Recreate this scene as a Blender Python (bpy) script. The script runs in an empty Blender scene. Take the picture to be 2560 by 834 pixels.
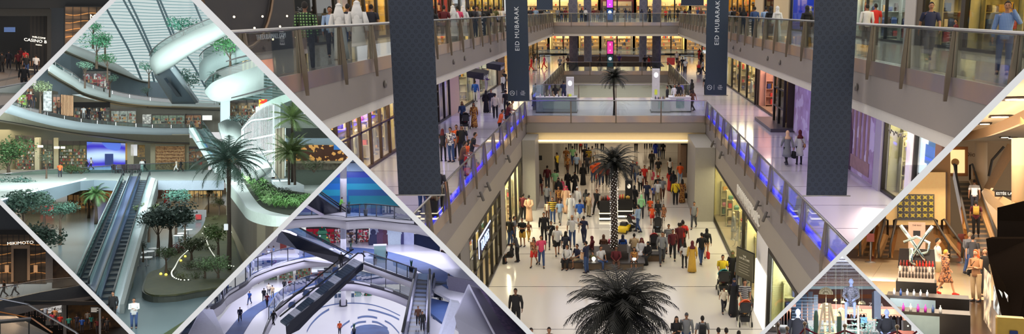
WORLD=0.76
import bpy,bmesh,math,random
from mathutils import Vector,Matrix
R=math.radians
random.seed(7)
SC=bpy.context.scene
COL=SC.collection
# ------------------------------------------------------------------ camera
F=2000.0;CX=1540.0;CY=417.0;PITCH=11.117;CAMH=13.85
cd=bpy.data.cameras.new('camera');cam=bpy.data.objects.new('camera',cd);COL.objects.link(cam)
cam.location=(0,0,CAMH);cam.rotation_euler=(R(90-PITCH),0,0)
cd.sensor_width=36;cd.lens=36*F/2560;cd.shift_x=(1280-CX)/2560
cd.clip_start=0.5;cd.clip_end=600
SC.camera=cam
SC.view_settings.view_transform='Standard';SC.view_settings.look='None'
SC.view_settings.exposure=0.0;SC.view_settings.gamma=1.0;SC.view_settings.use_curve_mapping=False
cy=SC.cycles
cy.max_bounces=6;cy.diffuse_bounces=3;cy.glossy_bounces=3;cy.transmission_bounces=4;cy.transparent_max_bounces=14
cy.caustics_reflective=False;cy.caustics_refractive=False;cy.sample_clamp_indirect=3.0
cy.use_denoising=True
W=bpy.data.worlds.new('world');SC.world=W;W.use_nodes=True
W.node_tree.nodes['Background'].inputs[0].default_value=(0.985,0.985,0.985,1)
W.node_tree.nodes['Background'].inputs[1].default_value=WORLD
# ------------------------------------------------------------------ frames of reference
CM=Matrix.Translation((0,0,CAMH))@Matrix.Rotation(R(90-PITCH),4,'X')
def pixdir(px,py):
    return Vector(((px-CX)/F,(CY-py)/F,-1.0))
class View:
    def __init__(s,M):s.M=M;s.I=M.inverted()
    def ray(s,px,py):
        o=s.I@CM.to_translation();d=(s.I@CM).to_3x3()@pixdir(px,py)
        return o,d
    def at(s,px,py,z=0.0):
        o,d=s.ray(px,py);t=(z-o.z)/d.z
        return o+d*t
    def aty(s,px,py,y):
        o,d=s.ray(px,py);return o+d*((y-o.y)/d.y)
    def atx(s,px,py,x):
        o,d=s.ray(px,py);return o+d*((x-o.x)/d.x)
    def pix(s,p):
        q=CM.inverted()@s.M@Vector(p);return(CX+F*q.x/-q.z,CY-F*q.y/-q.z)
def hall(px,py,pitch,H,roll=0.0):
    c=pixdir(px,py).normalized();fwd=c
    up=Vector((0,1,0));up=(up-fwd*up.dot(fwd)).normalized()
    rt=fwd.cross(up)
    if roll:q=Matrix.Rotation(R(roll),3,fwd);up=q@up;rt=q@rt
    p=R(pitch)
    wup=up*math.cos(p)-fwd*math.sin(p);wf=fwd*math.cos(p)+up*math.sin(p)
    B=Matrix((rt,wf,wup)).transposed().to_4x4()
    return View(CM@B@Matrix.Translation((0,0,-H)))
CUR=View(Matrix.Identity(4));PANEL='main'
MAIN=CUR
def use(v,p):
    global CUR,PANEL
    CUR=v;PANEL=p
# ------------------------------------------------------------------ materials
def lin(c):
    return tuple((x/255/12.92 if x/255<=.04045 else((x/255+.055)/1.055)**2.4)for x in c)
MATS={}
def mat(rgb,rough=.6,metal=0.0,emit=0.0,var=.12,scale=6.0,spec=.5,ecol=None):
    key=(tuple(rgb),rough,metal,emit,var,scale,spec,ecol)
    if key in MATS:return MATS[key]
    m=bpy.data.materials.new('surface');m.use_nodes=True;nt=m.node_tree;b=nt.nodes['Principled BSDF']
    c=lin(rgb)
    b.inputs['Base Color'].default_value=(*c,1);b.inputs['Roughness'].default_value=rough
    b.inputs['Metallic'].default_value=metal;b.inputs['Specular IOR Level'].default_value=spec
    if emit:
        b.inputs['Emission Color'].default_value=(*lin(ecol or rgb),1);b.inputs['Emission Strength'].default_value=emit
    if var:
        tc=nt.nodes.new('ShaderNodeTexCoord');n=nt.nodes.new('ShaderNodeTexNoise');n.inputs['Scale'].default_value=scale
        mr=nt.nodes.new('ShaderNodeMapRange');mr.inputs[3].default_value=1-var;mr.inputs[4].default_value=1+var
        mx=nt.nodes.new('ShaderNodeMix');mx.data_type='RGBA';mx.blend_type='MULTIPLY';mx.inputs[0].default_value=1
        mx.inputs[6].default_value=(*c,1)
        nt.links.new(tc.outputs['Object'],n.inputs['Vector']);nt.links.new(n.outputs[0],mr.inputs[0])
        nt.links.new(mr.outputs[0],mx.inputs[7]);nt.links.new(mx.outputs[2],b.inputs['Base Color'])
    MATS[key]=m;return m
def glass(tint=(235,245,245),refl=.12,rough=.02,clear=1.0):
    key=('glass',tint,refl,rough,clear)
    if key in MATS:return MATS[key]
    m=bpy.data.materials.new('glazing');m.use_nodes=True;nt=m.node_tree
    for n in list(nt.nodes):
        if n.type!='OUTPUT_MATERIAL':nt.nodes.remove(n)
    out=[n for n in nt.nodes if n.type=='OUTPUT_MATERIAL'][0]
    t=nt.nodes.new('ShaderNodeBsdfTransparent');t.inputs[0].default_value=(*lin(tint),1)
    g=nt.nodes.new('ShaderNodeBsdfGlossy');g.inputs[1].default_value=rough
    d=nt.nodes.new('ShaderNodeBsdfTranslucent' if clear<.2 else 'ShaderNodeBsdfDiffuse');d.inputs[0].default_value=(*lin(tint),1)
    lw=nt.nodes.new('ShaderNodeLayerWeight');lw.inputs[0].default_value=.25
    mr=nt.nodes.new('ShaderNodeMapRange');mr.inputs[3].default_value=refl*.5;mr.inputs[4].default_value=min(1,refl*5)
    a=nt.nodes.new('ShaderNodeMixShader');b=nt.nodes.new('ShaderNodeMixShader');b.inputs[0].default_value=1-clear
    nt.links.new(lw.outputs['Fresnel'],mr.inputs[0]);nt.links.new(mr.outputs[0],a.inputs[0])
    nt.links.new(t.outputs[0],a.inputs[1]);nt.links.new(g.outputs[0],a.inputs[2])
    nt.links.new(a.outputs[0],b.inputs[1]);nt.links.new(d.outputs[0],b.inputs[2])
    nt.links.new(b.outputs[0],out.inputs[0]);MATS[key]=m;return m
def pattern(kind,a,b,scale=1.0,rough=.4,width=.02,emit=0,var=.1,c3=None,spec=.5,metal=0,ratio=1.0):
    """procedural two-colour surfaces: lines across y, grid, stripes (x), rings, leopard noise, wave, voronoi goods"""
    key=(kind,a,b,scale,rough,width,emit,var,c3,spec,metal,ratio)
    if key in MATS:return MATS[key]
    m=bpy.data.materials.new('patterned');m.use_nodes=True;nt=m.node_tree;N=nt.nodes;L=nt.links
    bs=N['Principled BSDF'];bs.inputs['Roughness'].default_value=rough;bs.inputs['Specular IOR Level'].default_value=spec
    bs.inputs['Metallic'].default_value=metal
    tc=N.new('ShaderNodeTexCoord');sep=N.new('ShaderNodeSeparateXYZ');L.new(tc.outputs['Object'],sep.inputs[0])
    def M(op,*v):
        n=N.new('ShaderNodeMath');n.operation=op
        for i,x in enumerate(v):
            if isinstance(x,(int,float)):n.inputs[i].default_value=x
            else:L.new(x,n.inputs[i])
        return n.outputs[0]
    mix=N.new('ShaderNodeMix');mix.data_type='RGBA';mix.inputs[6].default_value=(*lin(a),1);mix.inputs[7].default_value=(*lin(b),1)
    X,Y,Z=sep.outputs
    def line(co,s,w):return M('LESS_THAN',M('FRACT',M('MULTIPLY',co,1/s)),w/s)
    if kind=='lines':f=line(Y,scale,width)
    elif kind=='stripes':f=line(X,scale,scale*.5)
    elif kind=='zstripes':f=line(Z,scale,scale*width)
    elif kind=='grid':f=M('MAXIMUM',line(Y,scale,width),line(X,scale*ratio,width))
    elif kind=='zgrid':f=M('MAXIMUM',M('MAXIMUM',line(Z,scale,width),line(X,scale*ratio,width)),0)
    elif kind=='check':f=M('MAXIMUM',line(X,scale,scale*.45),line(Z,scale,scale*.45))
    elif kind=='rings':
        r=M('FLOOR',M('MULTIPLY',Z,1/scale));sh=M('MULTIPLY',M('FRACT',M('MULTIPLY',r,.5)),1.0)
        u=M('SUBTRACT',M('FRACT',M('ADD',M('MULTIPLY',X,1/(scale*1.6)),sh)),.5);v=M('SUBTRACT',M('FRACT',M('MULTIPLY',Z,1/scale)),.5)
        u=M('MULTIPLY',u,1.6);d=M('SQRT',M('ADD',M('MULTIPLY',u,u),M('MULTIPLY',v,v)))
        ring=M('LESS_THAN',M('ABSOLUTE',M('SUBTRACT',d,.33)),.05);f=M('MAXIMUM',ring,M('LESS_THAN',d,.09))
    elif kind=='noise':
        n=N.new('ShaderNodeTexNoise');n.inputs['Scale'].default_value=scale;n.inputs['Detail'].default_value=4
        L.new(tc.outputs['Object'],n.inputs['Vector'])
        mr=N.new('ShaderNodeMapRange');mr.inputs[1].default_value=.5-width;mr.inputs[2].default_value=.5+width
        L.new(n.outputs[0],mr.inputs[0]);f=mr.outputs[0]
    elif kind=='wave':
        n=N.new('ShaderNodeTexWave');n.inputs['Scale'].default_value=scale;n.inputs['Distortion'].default_value=3
        n.bands_direction='Z';L.new(tc.outputs['Object'],n.inputs['Vector']);f=n.outputs['Fac']
    elif kind=='cells':
        n=N.new('ShaderNodeTexVoronoi');n.inputs['Scale'].default_value=scale;L.new(tc.outputs['Object'],n.inputs['Vector'])
        s2=N.new('ShaderNodeSeparateColor');L.new(n.outputs['Color'],s2.inputs[0]);f=M('GREATER_THAN',s2.outputs[0],1-width)
    if isinstance(f,(int,float)):mix.inputs[0].default_value=f
    else:L.new(f,mix.inputs[0])
    src=mix.outputs[2]
    if c3:
        n=N.new('ShaderNodeTexNoise');n.inputs['Scale'].default_value=scale*.7;L.new(tc.outputs['Object'],n.inputs['Vector'])
        m2=N.new('ShaderNodeMix');m2.data_type='RGBA';L.new(src,m2.inputs[6]);m2.inputs[7].default_value=(*lin(c3),1)
        L.new(M('GREATER_THAN',n.outputs[0],.56),m2.inputs[0]);src=m2.outputs[2]
    L.new(src,bs.inputs['Base Color'])
    if emit:L.new(src,bs.inputs['Emission Color']);bs.inputs['Emission Strength'].default_value=emit
    MATS[key]=m;return m
# ------------------------------------------------------------------ mesh collecting
class MB:
    def __init__(s):s.v=[];s.f=[];s.m=[];s.cur=0;s.T=None
    def slot(s,i):s.cur=i;return s
    def add(s,vs,fs):
        o=len(s.v)
        s.v+=[tuple(s.T@Vector(p))if s.T else tuple(p)for p in vs]
        for f in fs:s.f.append([i+o for i in f]);s.m.append(s.cur)
        return s
    def box(s,x0,x1,y0,y1,z0,z1):
        return s.add([(x0,y0,z0),(x1,y0,z0),(x1,y1,z0),(x0,y1,z0),(x0,y0,z1),(x1,y0,z1),(x1,y1,z1),(x0,y1,z1)],
                     [(0,3,2,1),(4,5,6,7),(0,1,5,4),(1,2,6,5),(2,3,7,6),(3,0,4,7)])
    def cbox(s,c,d,b=0.0):
        x,y,z=c;a,e,h=d[0]/2,d[1]/2,d[2]/2
        if not b:return s.box(x-a,x+a,y-e,y+e,z-h,z+h)
        r=[(a-b,e,0),(a,e-b,0),(a,-e+b,0),(a-b,-e,0),(-a+b,-e,0),(-a,-e+b,0),(-a,e-b,0),(-a+b,e,0)]
        L=[]
        for zz,k in((-h,b),(-h+b,0),(h-b,0),(h,b)):
            L.append([(x+p[0]*(1-k/a),y+p[1]*(1-k/e),z+zz)for p in r])
        return s.rings(L)
    def rings(s,L,closed=True,caps=True):
        n=len(L[0]);vs=[p for r in L for p in r];fs=[]
        for i in range(len(L)-1):
            for j in range(n if closed else n-1):
                k=(j+1)%n;fs.append((i*n+j,i*n+k,(i+1)*n+k,(i+1)*n+j))
        if caps and closed:fs.append(tuple(range(n-1,-1,-1)));fs.append(tuple((len(L)-1)*n+j for j in range(n)))
        return s.add(vs,fs)
    def tube(s,P,rad,n=8,caps=True,side=(1,0,0)):
        P=[Vector(p)for p in P];L=[]
        for i,p in enumerate(P):
            t=(P[min(i+1,len(P)-1)]-P[max(i-1,0)]);t=t.normalized()if t.length>1e-9 else Vector((0,0,1))
            u=Vector(side);u=u-t*u.dot(t)
            if u.length<.2:u=Vector((0,1,0));u=u-t*u.dot(t)
            if u.length<.2:u=Vector((0,0,1));u=u-t*u.dot(t)
            u.normalize();w=t.cross(u)
            r=rad[i]if isinstance(rad,(list,tuple))else rad
            rx,ry=r if isinstance(r,(list,tuple))else(r,r)
            L.append([tuple(p+u*(rx*math.cos(6.28318*k/n))+w*(ry*math.sin(6.28318*k/n)))for k in range(n)])
        return s.rings(L,True,caps)
    def lathe(s,prof,c=(0,0,0),n=16,sx=1,sy=1):
        L=[[(c[0]+r*sx*math.cos(6.28318*k/n),c[1]+r*sy*math.sin(6.28318*k/n),c[2]+z)for k in range(n)]for r,z in prof]
        return s.rings(L)
    def ball(s,c,r,n=10,m=6):
        rx,ry,rz=r if isinstance(r,(list,tuple))else(r,r,r)
        return s.lathe([(max(1e-3,math.sin(math.pi*i/m)),-math.cos(math.pi*i/m)*rz)for i in range(m+1)],c,n,rx,ry)
    def poly(s,P,up):
        n=len(P);U=Vector(up);vs=[tuple(p)for p in P]+[tuple(Vector(p)+U)for p in P]
        return s.add(vs,[tuple(range(n-1,-1,-1)),tuple(range(n,2*n))]+[(i,(i+1)%n,(i+1)%n+n,i+n)for i in range(n)])
    def strip(s,A,B,th):
        n=len(A);T=Vector(th)
        vs=[tuple(p)for p in A]+[tuple(p)for p in B]+[tuple(Vector(p)+T)for p in A]+[tuple(Vector(p)+T)for p in B];fs=[]
        for i in range(n-1):
            fs+=[(i,i+1,n+i+1,n+i),(2*n+i,3*n+i,3*n+i+1,2*n+i+1),(i,2*n+i,2*n+i+1,i+1),(n+i,n+i+1,3*n+i+1,3*n+i)]
        fs+=[(0,n,3*n,2*n),(n-1,3*n-1,4*n-1,2*n-1)]
        return s.add(vs,fs)
    def mesh(s,mats,smooth=False):
        me=bpy.data.meshes.new('mesh');me.from_pydata(s.v,[],s.f)
        for m in(mats if isinstance(mats,(list,tuple))else[mats]):me.materials.append(m)
        for p,i in zip(me.polygons,s.m):p.material_index=i
        if smooth:
            for p in me.polygons:p.use_smooth=True
        me.update();return me
    def build(s,name,mats,parent=None,smooth=False,loc=None,rz=0,label=None):
        return link(name,s.mesh(mats,smooth),parent,loc,rz,label)
def link(name,me,parent=None,loc=None,rz=0,label=None):
    o=bpy.data.objects.new(name,me);COL.objects.link(o)
    T=Matrix.Translation(loc or(0,0,0))@Matrix.Rotation(rz,4,'Z')
    if parent is not None:o.parent=parent;o.matrix_basis=T
    else:o.matrix_basis=CUR.M@T;o['_p']=PANEL
    if label:o['label']=label
    return o
def tag(o,label,cat,group=None,kind=None):
    o['label']=label;o['category']=cat
    if group:o['group']=group
    if kind:o['kind']=kind
    return o
def thing(name,label,cat,loc=(0,0,0),rz=0,group=None):
    return tag(link(name,None,None,loc,rz),label,cat,group)
def struct(name,mb,m,label=None,smooth=False,loc=None,rz=0):
    o=mb.build(name,m,None,smooth,loc,rz);o['kind']='structure';o['category']=name.split('_')[0]
    o['label']=label or 'plain '+name.replace('_',' ')+' of the hall'
    return o
def kids(o):return[c for c in o.children]
def dup(o,loc=None,rz=0,label=None,group=None,parent=None,scale=1.0):
    c=o.copy();COL.objects.link(c)
    if parent is not None:c.parent=parent;c.matrix_parent_inverse=o.matrix_parent_inverse
    else:
        c.matrix_basis=CUR.M@Matrix.Translation(loc)@Matrix.Rotation(rz,4,'Z')@Matrix.Scale(scale,4);c['_p']=PANEL
    if label:c['label']=label
    if group:c['group']=group
    for ch in o.children:dup(ch,parent=c)
    return c
def area(loc,size,power,color=(255,255,255),rot=(0,0,0),name='ceiling_lamp',spread=180):
    ld=bpy.data.lights.new(name,'AREA');ld.shape='RECTANGLE';ld.size,ld.size_y=size;ld.energy=power;ld.color=lin(color);ld.spread=R(spread)
    o=bpy.data.objects.new(name,ld);COL.objects.link(o)
    o.matrix_basis=CUR.M@Matrix.Translation(loc)@Matrix.Rotation(rot[2],4,'Z')@Matrix.Rotation(rot[1],4,'Y')@Matrix.Rotation(rot[0],4,'X');return o
def point(loc,power,color=(255,255,255),r=.3):
    ld=bpy.data.lights.new('lamp','POINT');ld.energy=power;ld.color=lin(color);ld.shadow_soft_size=r
    o=bpy.data.objects.new('lamp',ld);COL.objects.link(o);o.matrix_basis=CUR.M@Matrix.Translation(loc);return o
TEXTC={}
def textmesh(s,size,m,th=.02,align='CENTER',spacing=1.0):
    key=(s,size,th,align,spacing)
    if key in TEXTC:me=TEXTC[key].copy()
    else:
        c=bpy.data.curves.new('t','FONT');c.body=s;c.size=size;c.extrude=th;c.align_x=align;c.align_y='CENTER';c.resolution_u=2;c.space_character=spacing
        o=bpy.data.objects.new('t',c);COL.objects.link(o);bpy.context.view_layer.update()
        me=bpy.data.meshes.new_from_object(o.evaluated_get(bpy.context.evaluated_depsgraph_get()));bpy.data.objects.remove(o);TEXTC[key]=me
    me.materials.clear();me.materials.append(m);return me
def text(name,s,size,m,loc,X,Yv,parent=None,th=.02,align='CENTER',spacing=1.0,label=None,cat='sign'):
    """flat letters in the plane of X (reading direction) and Yv (up direction)"""
    me=textmesh(s,size,m,th,align,spacing);o=bpy.data.objects.new(name,me);COL.objects.link(o)
    X=Vector(X).normalized();Yv=Vector(Yv).normalized();Z=X.cross(Yv)
    T=Matrix.Translation(loc)@Matrix((X,Yv,Z)).transposed().to_4x4()
    if parent is not None:o.parent=parent;o.matrix_basis=T
    else:o.matrix_basis=CUR.M@T;o['_p']=PANEL;tag(o,label,cat)
    return o
# ------------------------------------------------------------------ the white lattice between the halls
LIMITS={
 'main':[(1,-1,491),(-1,-1,-2739)],'atrium':[(1,1,282.5),(-1,1,-487),(-1,-1,-1270),(1,-1,-503)],
 'rings':[(1,1,1274),(-1,1,-491)],'dark_high':[(-1,-1,-282.5)],'dark_low':[(-1,1,503)],
 'store':[(1,1,2739),(-1,1,-1471)],'warm':[(1,1,2745),(1,-1,1471)]}
LIMITS['rings'][0]=(1,1,1272);
D0,D1=9.0,150.0
def bar(i,P,d1=D1):
    mb=MB();I=CM
    V0=[I@(pixdir(*p)*D0)for p in P];V1=[I@(pixdir(*p)*d1)for p in P];n=len(P)
    mb.add([tuple(v)for v in V0+V1],[tuple(range(n-1,-1,-1)),tuple(range(n,2*n))]+[(k,(k+1)%n,(k+1)%n+n,k+n)for k in range(n)])
    struct('trim_%d'%i,mb,mat((250,250,250),.9,var=0,spec=0),'pale grey diagonal partition between two halls')  # added partition wedge, not a trim: dividing stripe run back in depth
E=60
bar(1,[(274+E,-E),(291+E,-E),(-E,291+E),(-E,274+E)])
bar(2,[(477.5-E,-E),(501.7-E,-E),(882+10,390.3),(882,399.2),(870.2,392.7)])
bar(7,[(892,390.3),(834+501.5+E,834+E),(834+483+E,834+E),(882,399.2)])
bar(3,[(870.2,392.7),(882,399.2),(1281.5-834-E,834+E),(1263.7-834-E,834+E)])
bar(4,[(-E,495.4-E),(834-495.4+E,834+E),(834-511.2+E,834+E),(-E,511.2-E)])
bar(5,[(2731-171+E,171-E),(2757-197+E,197-E),(2115.5,637.8),(2105.6,640.5),(2090,641)])
bar(8,[(2105.6,640.5),(2746-834-E,834+E),(2731.5-834-E,834+E),(2090,641)])
bar(6,[(2105.6,640.5),(2115.5,637.8),(834+1475.5+E,834+E),(834+1465.5+E,834+E)])
# ------------------------------------------------------------------ people
SKIN={'a':(196,150,120),'b':(150,105,78),'c':(112,76,56),'d':(225,190,165)}
def joints(pose,fem=False):
    """joint positions of a 1.75 m figure facing +Y; x>0 is its right side seen from behind"""
    sw=.17 if fem else .195;J={}
    J['pel']=(0,0,.95);J['bel']=(0,.01,1.10);J['che']=(0,0,1.28);J['upc']=(0,-.005,1.41);J['nek']=(0,0,1.49);J['hd0']=(0,.012,1.57);J['hd']=(0,.02,1.645)
    for s,k in((1,'R'),(-1,'L')):
        J['sh'+k]=(s*sw,0,1.41);J['el'+k]=(s*(sw+.065),-.03,1.13);J['wr'+k]=(s*(sw+.075),.04,.88)
        J['hi'+k]=(s*.095,0,.90);J['kn'+k]=(s*.105,.015,.50);J['an'+k]=(s*.11,-.03,.085)
    def arm(k,el,wr):J['el'+k]=el;J['wr'+k]=wr
    def leg(k,kn,an):J['kn'+k]=kn;J['an'+k]=an
    if pose in('walk','walkb'):
        a,b=('R','L')if pose=='walk' else('L','R');sa=1 if a=='R' else-1
        leg(a,(sa*.10,.19,.53),(sa*.10,.30,.12));leg(b,(-sa*.10,-.03,.51),(-sa*.10,-.33,.17))
        arm(b,(-sa*(sw+.06),.10,1.15),(-sa*(sw+.03),.28,.97));arm(a,(sa*(sw+.06),-.14,1.16),(sa*(sw+.07),-.22,.92))
    if pose in('push','rail'):
        for s,k in((1,'R'),(-1,'L')):arm(k,(s*(sw+.04),.05,1.15),(s*.19,.36,1.06))
        if pose=='push':leg('R',(.10,.14,.52),(.10,.20,.10));leg('L',(-.10,-.04,.50),(-.10,-.25,.15))
    if pose=='phone':arm('R',(sw+.03,.06,1.16),(.08,.27,1.20));arm('L',(-sw-.04,.03,1.14),(-.10,.24,1.12))
    if pose=='ear':arm('L',(-sw-.12,.10,1.24),(-.13,.08,1.58));
    if pose=='behind':
        for s,k in((1,'R'),(-1,'L')):arm(k,(s*(sw+.07),-.10,1.15),(s*.05,-.20,.98))
    if pose=='cross':
        for s,k in((1,'R'),(-1,'L')):arm(k,(s*(sw+.04),.06,1.15),(-s*.06,.20,1.14+.03*s))
    if pose=='point':arm('R',(sw+.16,.12,1.26),(sw+.34,.26,1.18))
    if pose=='sit':
        d=-.45
        for k in('pel','bel','che','upc','nek','hd0','hd','shR','shL','hiR','hiL'):x,y,z=J[k];J[k]=(x,y,z+d)
        for s,k in((1,'R'),(-1,'L')):
            leg(k,(s*.13,.42,.50),(s*.13,.40,.085));arm(k,(s*(sw+.06),.08,.72),(s*.12,.32,.62))
    if pose=='child':
        pass
    if pose in('rail','lean','stoop'):
        an={'rail':16,'lean':28,'stoop':20}[pose];c,sn=math.cos(R(an)),math.sin(R(an))
        for k in J:
            if k[:2]in('be','ch','up','ne','hd','sh','el','wr')and not(pose=='rail' and k[:2]=='wr'):
                x,y,z=J[k];y2=y;z2=z-.95;J[k]=(x,y2*c+z2*sn,.95+z2*c-y2*sn)
    return{k:Vector(v)for k,v in J.items()}
def shape_head(me,J,fem):
    hc=J['hd']
    for v in me.vertices:
        p=v.co-hc
        if p.length<.19 and v.co.z>J['nek'].z+.035:
            d=Vector((p.x,p.y,p.z));a=d.normalized()
            rx,ry,rz=(.072,.092,.115)
            r=1/math.sqrt((a.x/rx)**2+(a.y/ry)**2+(a.z/rz)**2)
            if a.z<-.2:r*=1+.25*min(0,a.z+.2)*(1 if a.y>.1 else .2)
            if a.y>.2:
                nose=math.exp(-((a.x/.16)**2)-((a.z+.18)/.2)**2);r+=.020*nose
                eye=math.exp(-(((abs(a.x)-.33)/.16)**2)-((a.z-.06)/.13)**2);r-=.008*eye
                lip=math.exp(-((a.x/.25)**2)-((a.z+.58)/.10)**2);r+=.006*lip
            if abs(a.x)>.93 and abs(a.z)<.3:r+=.012
            v.co=hc+a*r
BODY={}
def body_mesh(pose,fem,hands):
    key=(pose,fem,hands)
    if key in BODY:return BODY[key]
    J=joints(pose,fem);V=[];Rr=[];Ed=[];ix={}
    def add(k,p,r):ix[k]=len(V);V.append(tuple(p));Rr.append(r if isinstance(r,tuple)else(r,r));return ix[k]
    def con(a,b):Ed.append((ix[a],ix[b]))
    t=.9 if fem else 1
    add('pel',J['pel'],(.13,.10));add('bel',J['bel'],(.12*t,.09));add('che',J['che'],(.135*t,.095));add('upc',J['upc'],(.10*t,.07));add('nek',J['nek'],.052*t)
    add('hd0',J['hd0'],(.06,.065));add('hd',J['hd'],(.085,.095));up=(J['hd']-J['hd0']).normalized();add('ht',J['hd']+up*.065,(.06,.07))
    for a,b in(('pel','bel'),('bel','che'),('che','upc'),('upc','nek'),('nek','hd0'),('hd0','hd'),('hd','ht')):con(a,b)
    for s,k in((1,'R'),(-1,'L')):
        add('sh'+k,J['sh'+k],.048*t);add('el'+k,J['el'+k],.040*t);add('wr'+k,J['wr'+k],(.026,.026));con('upc','sh'+k);con('sh'+k,'el'+k);con('el'+k,'wr'+k)
        d=(J['wr'+k]-J['el'+k]).normalized();sd=Vector((0,1,0));sd=(sd-d*sd.dot(d)).normalized()if abs(d.y)<.9 else Vector((1,0,0))
        nrm=d.cross(sd)
        add('pa'+k,J['wr'+k]+d*.07,(.035,.020));con('wr'+k,'pa'+k)
        if hands:
            inn=-nrm*s if nrm.x*s>0 else nrm*s
            inn=Vector((-s,0,0))if abs(d.x)<.8 else Vector((0,0,-1))
            for q in range(4):
                o=(q-1.5)*.020;L=(.068,.078,.072,.056)[q]
                b0=J['wr'+k]+d*.092+sd*o;add('f%s%d'%(k,q),b0,.0095);con('pa'+k,'f%s%d'%(k,q))
                add('g%s%d'%(k,q),b0+d*L*.5+inn*.010,.0085);con('f%s%d'%(k,q),'g%s%d'%(k,q))
                add('h%s%d'%(k,q),b0+d*L*.9+inn*.032,.007);con('g%s%d'%(k,q),'h%s%d'%(k,q))
            b0=J['wr'+k]+d*.035+sd*.034;add('t'+k,b0,.011);con('pa'+k,'t'+k);add('u'+k,b0+d*.035+sd*.018+inn*.012,.0095);con('t'+k,'u'+k)
        else:
            add('fi'+k,J['wr'+k]+d*.155,(.028,.014));con('pa'+k,'fi'+k)
        add('hi'+k,J['hi'+k],.088);add('kn'+k,J['kn'+k],.055*t);add('an'+k,J['an'+k],.036)
        cf=J['kn'+k].lerp(J['an'+k],.3);add('ca'+k,cf+Vector((0,-.015,0)),.052*t);con('kn'+k,'ca'+k)
        add('to'+k,J['an'+k]+Vector((0,.13,-.045)),(.035,.025));con('pel','hi'+k);con('hi'+k,'kn'+k);con('ca'+k,'an'+k);con('an'+k,'to'+k)
    me=bpy.data.meshes.new('b');me.from_pydata(V,Ed,[]);o=bpy.data.objects.new('b',me);COL.objects.link(o)
    sk=o.modifiers.new('s','SKIN');sk.use_smooth_shade=True
    if not me.skin_vertices:
        bpy.context.view_layer.objects.active=o;bpy.ops.mesh.customdata_skin_add()
    for i,r in enumerate(Rr):
        me.skin_vertices[0].data[i].radius=r;me.skin_vertices[0].data[i].use_root=(i==0)
    sb=o.modifiers.new('u','SUBSURF');sb.levels=1;sb.render_levels=1
    bpy.context.view_layer.update();out=bpy.data.meshes.new_from_object(o.evaluated_get(bpy.context.evaluated_depsgraph_get()))
    bpy.data.objects.remove(o);shape_head(out,J,fem);out.materials.clear();out.materials.append(None)
    for p in out.polygons:p.use_smooth=True
    BODY[key]=out;return out
CLO={}
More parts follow.
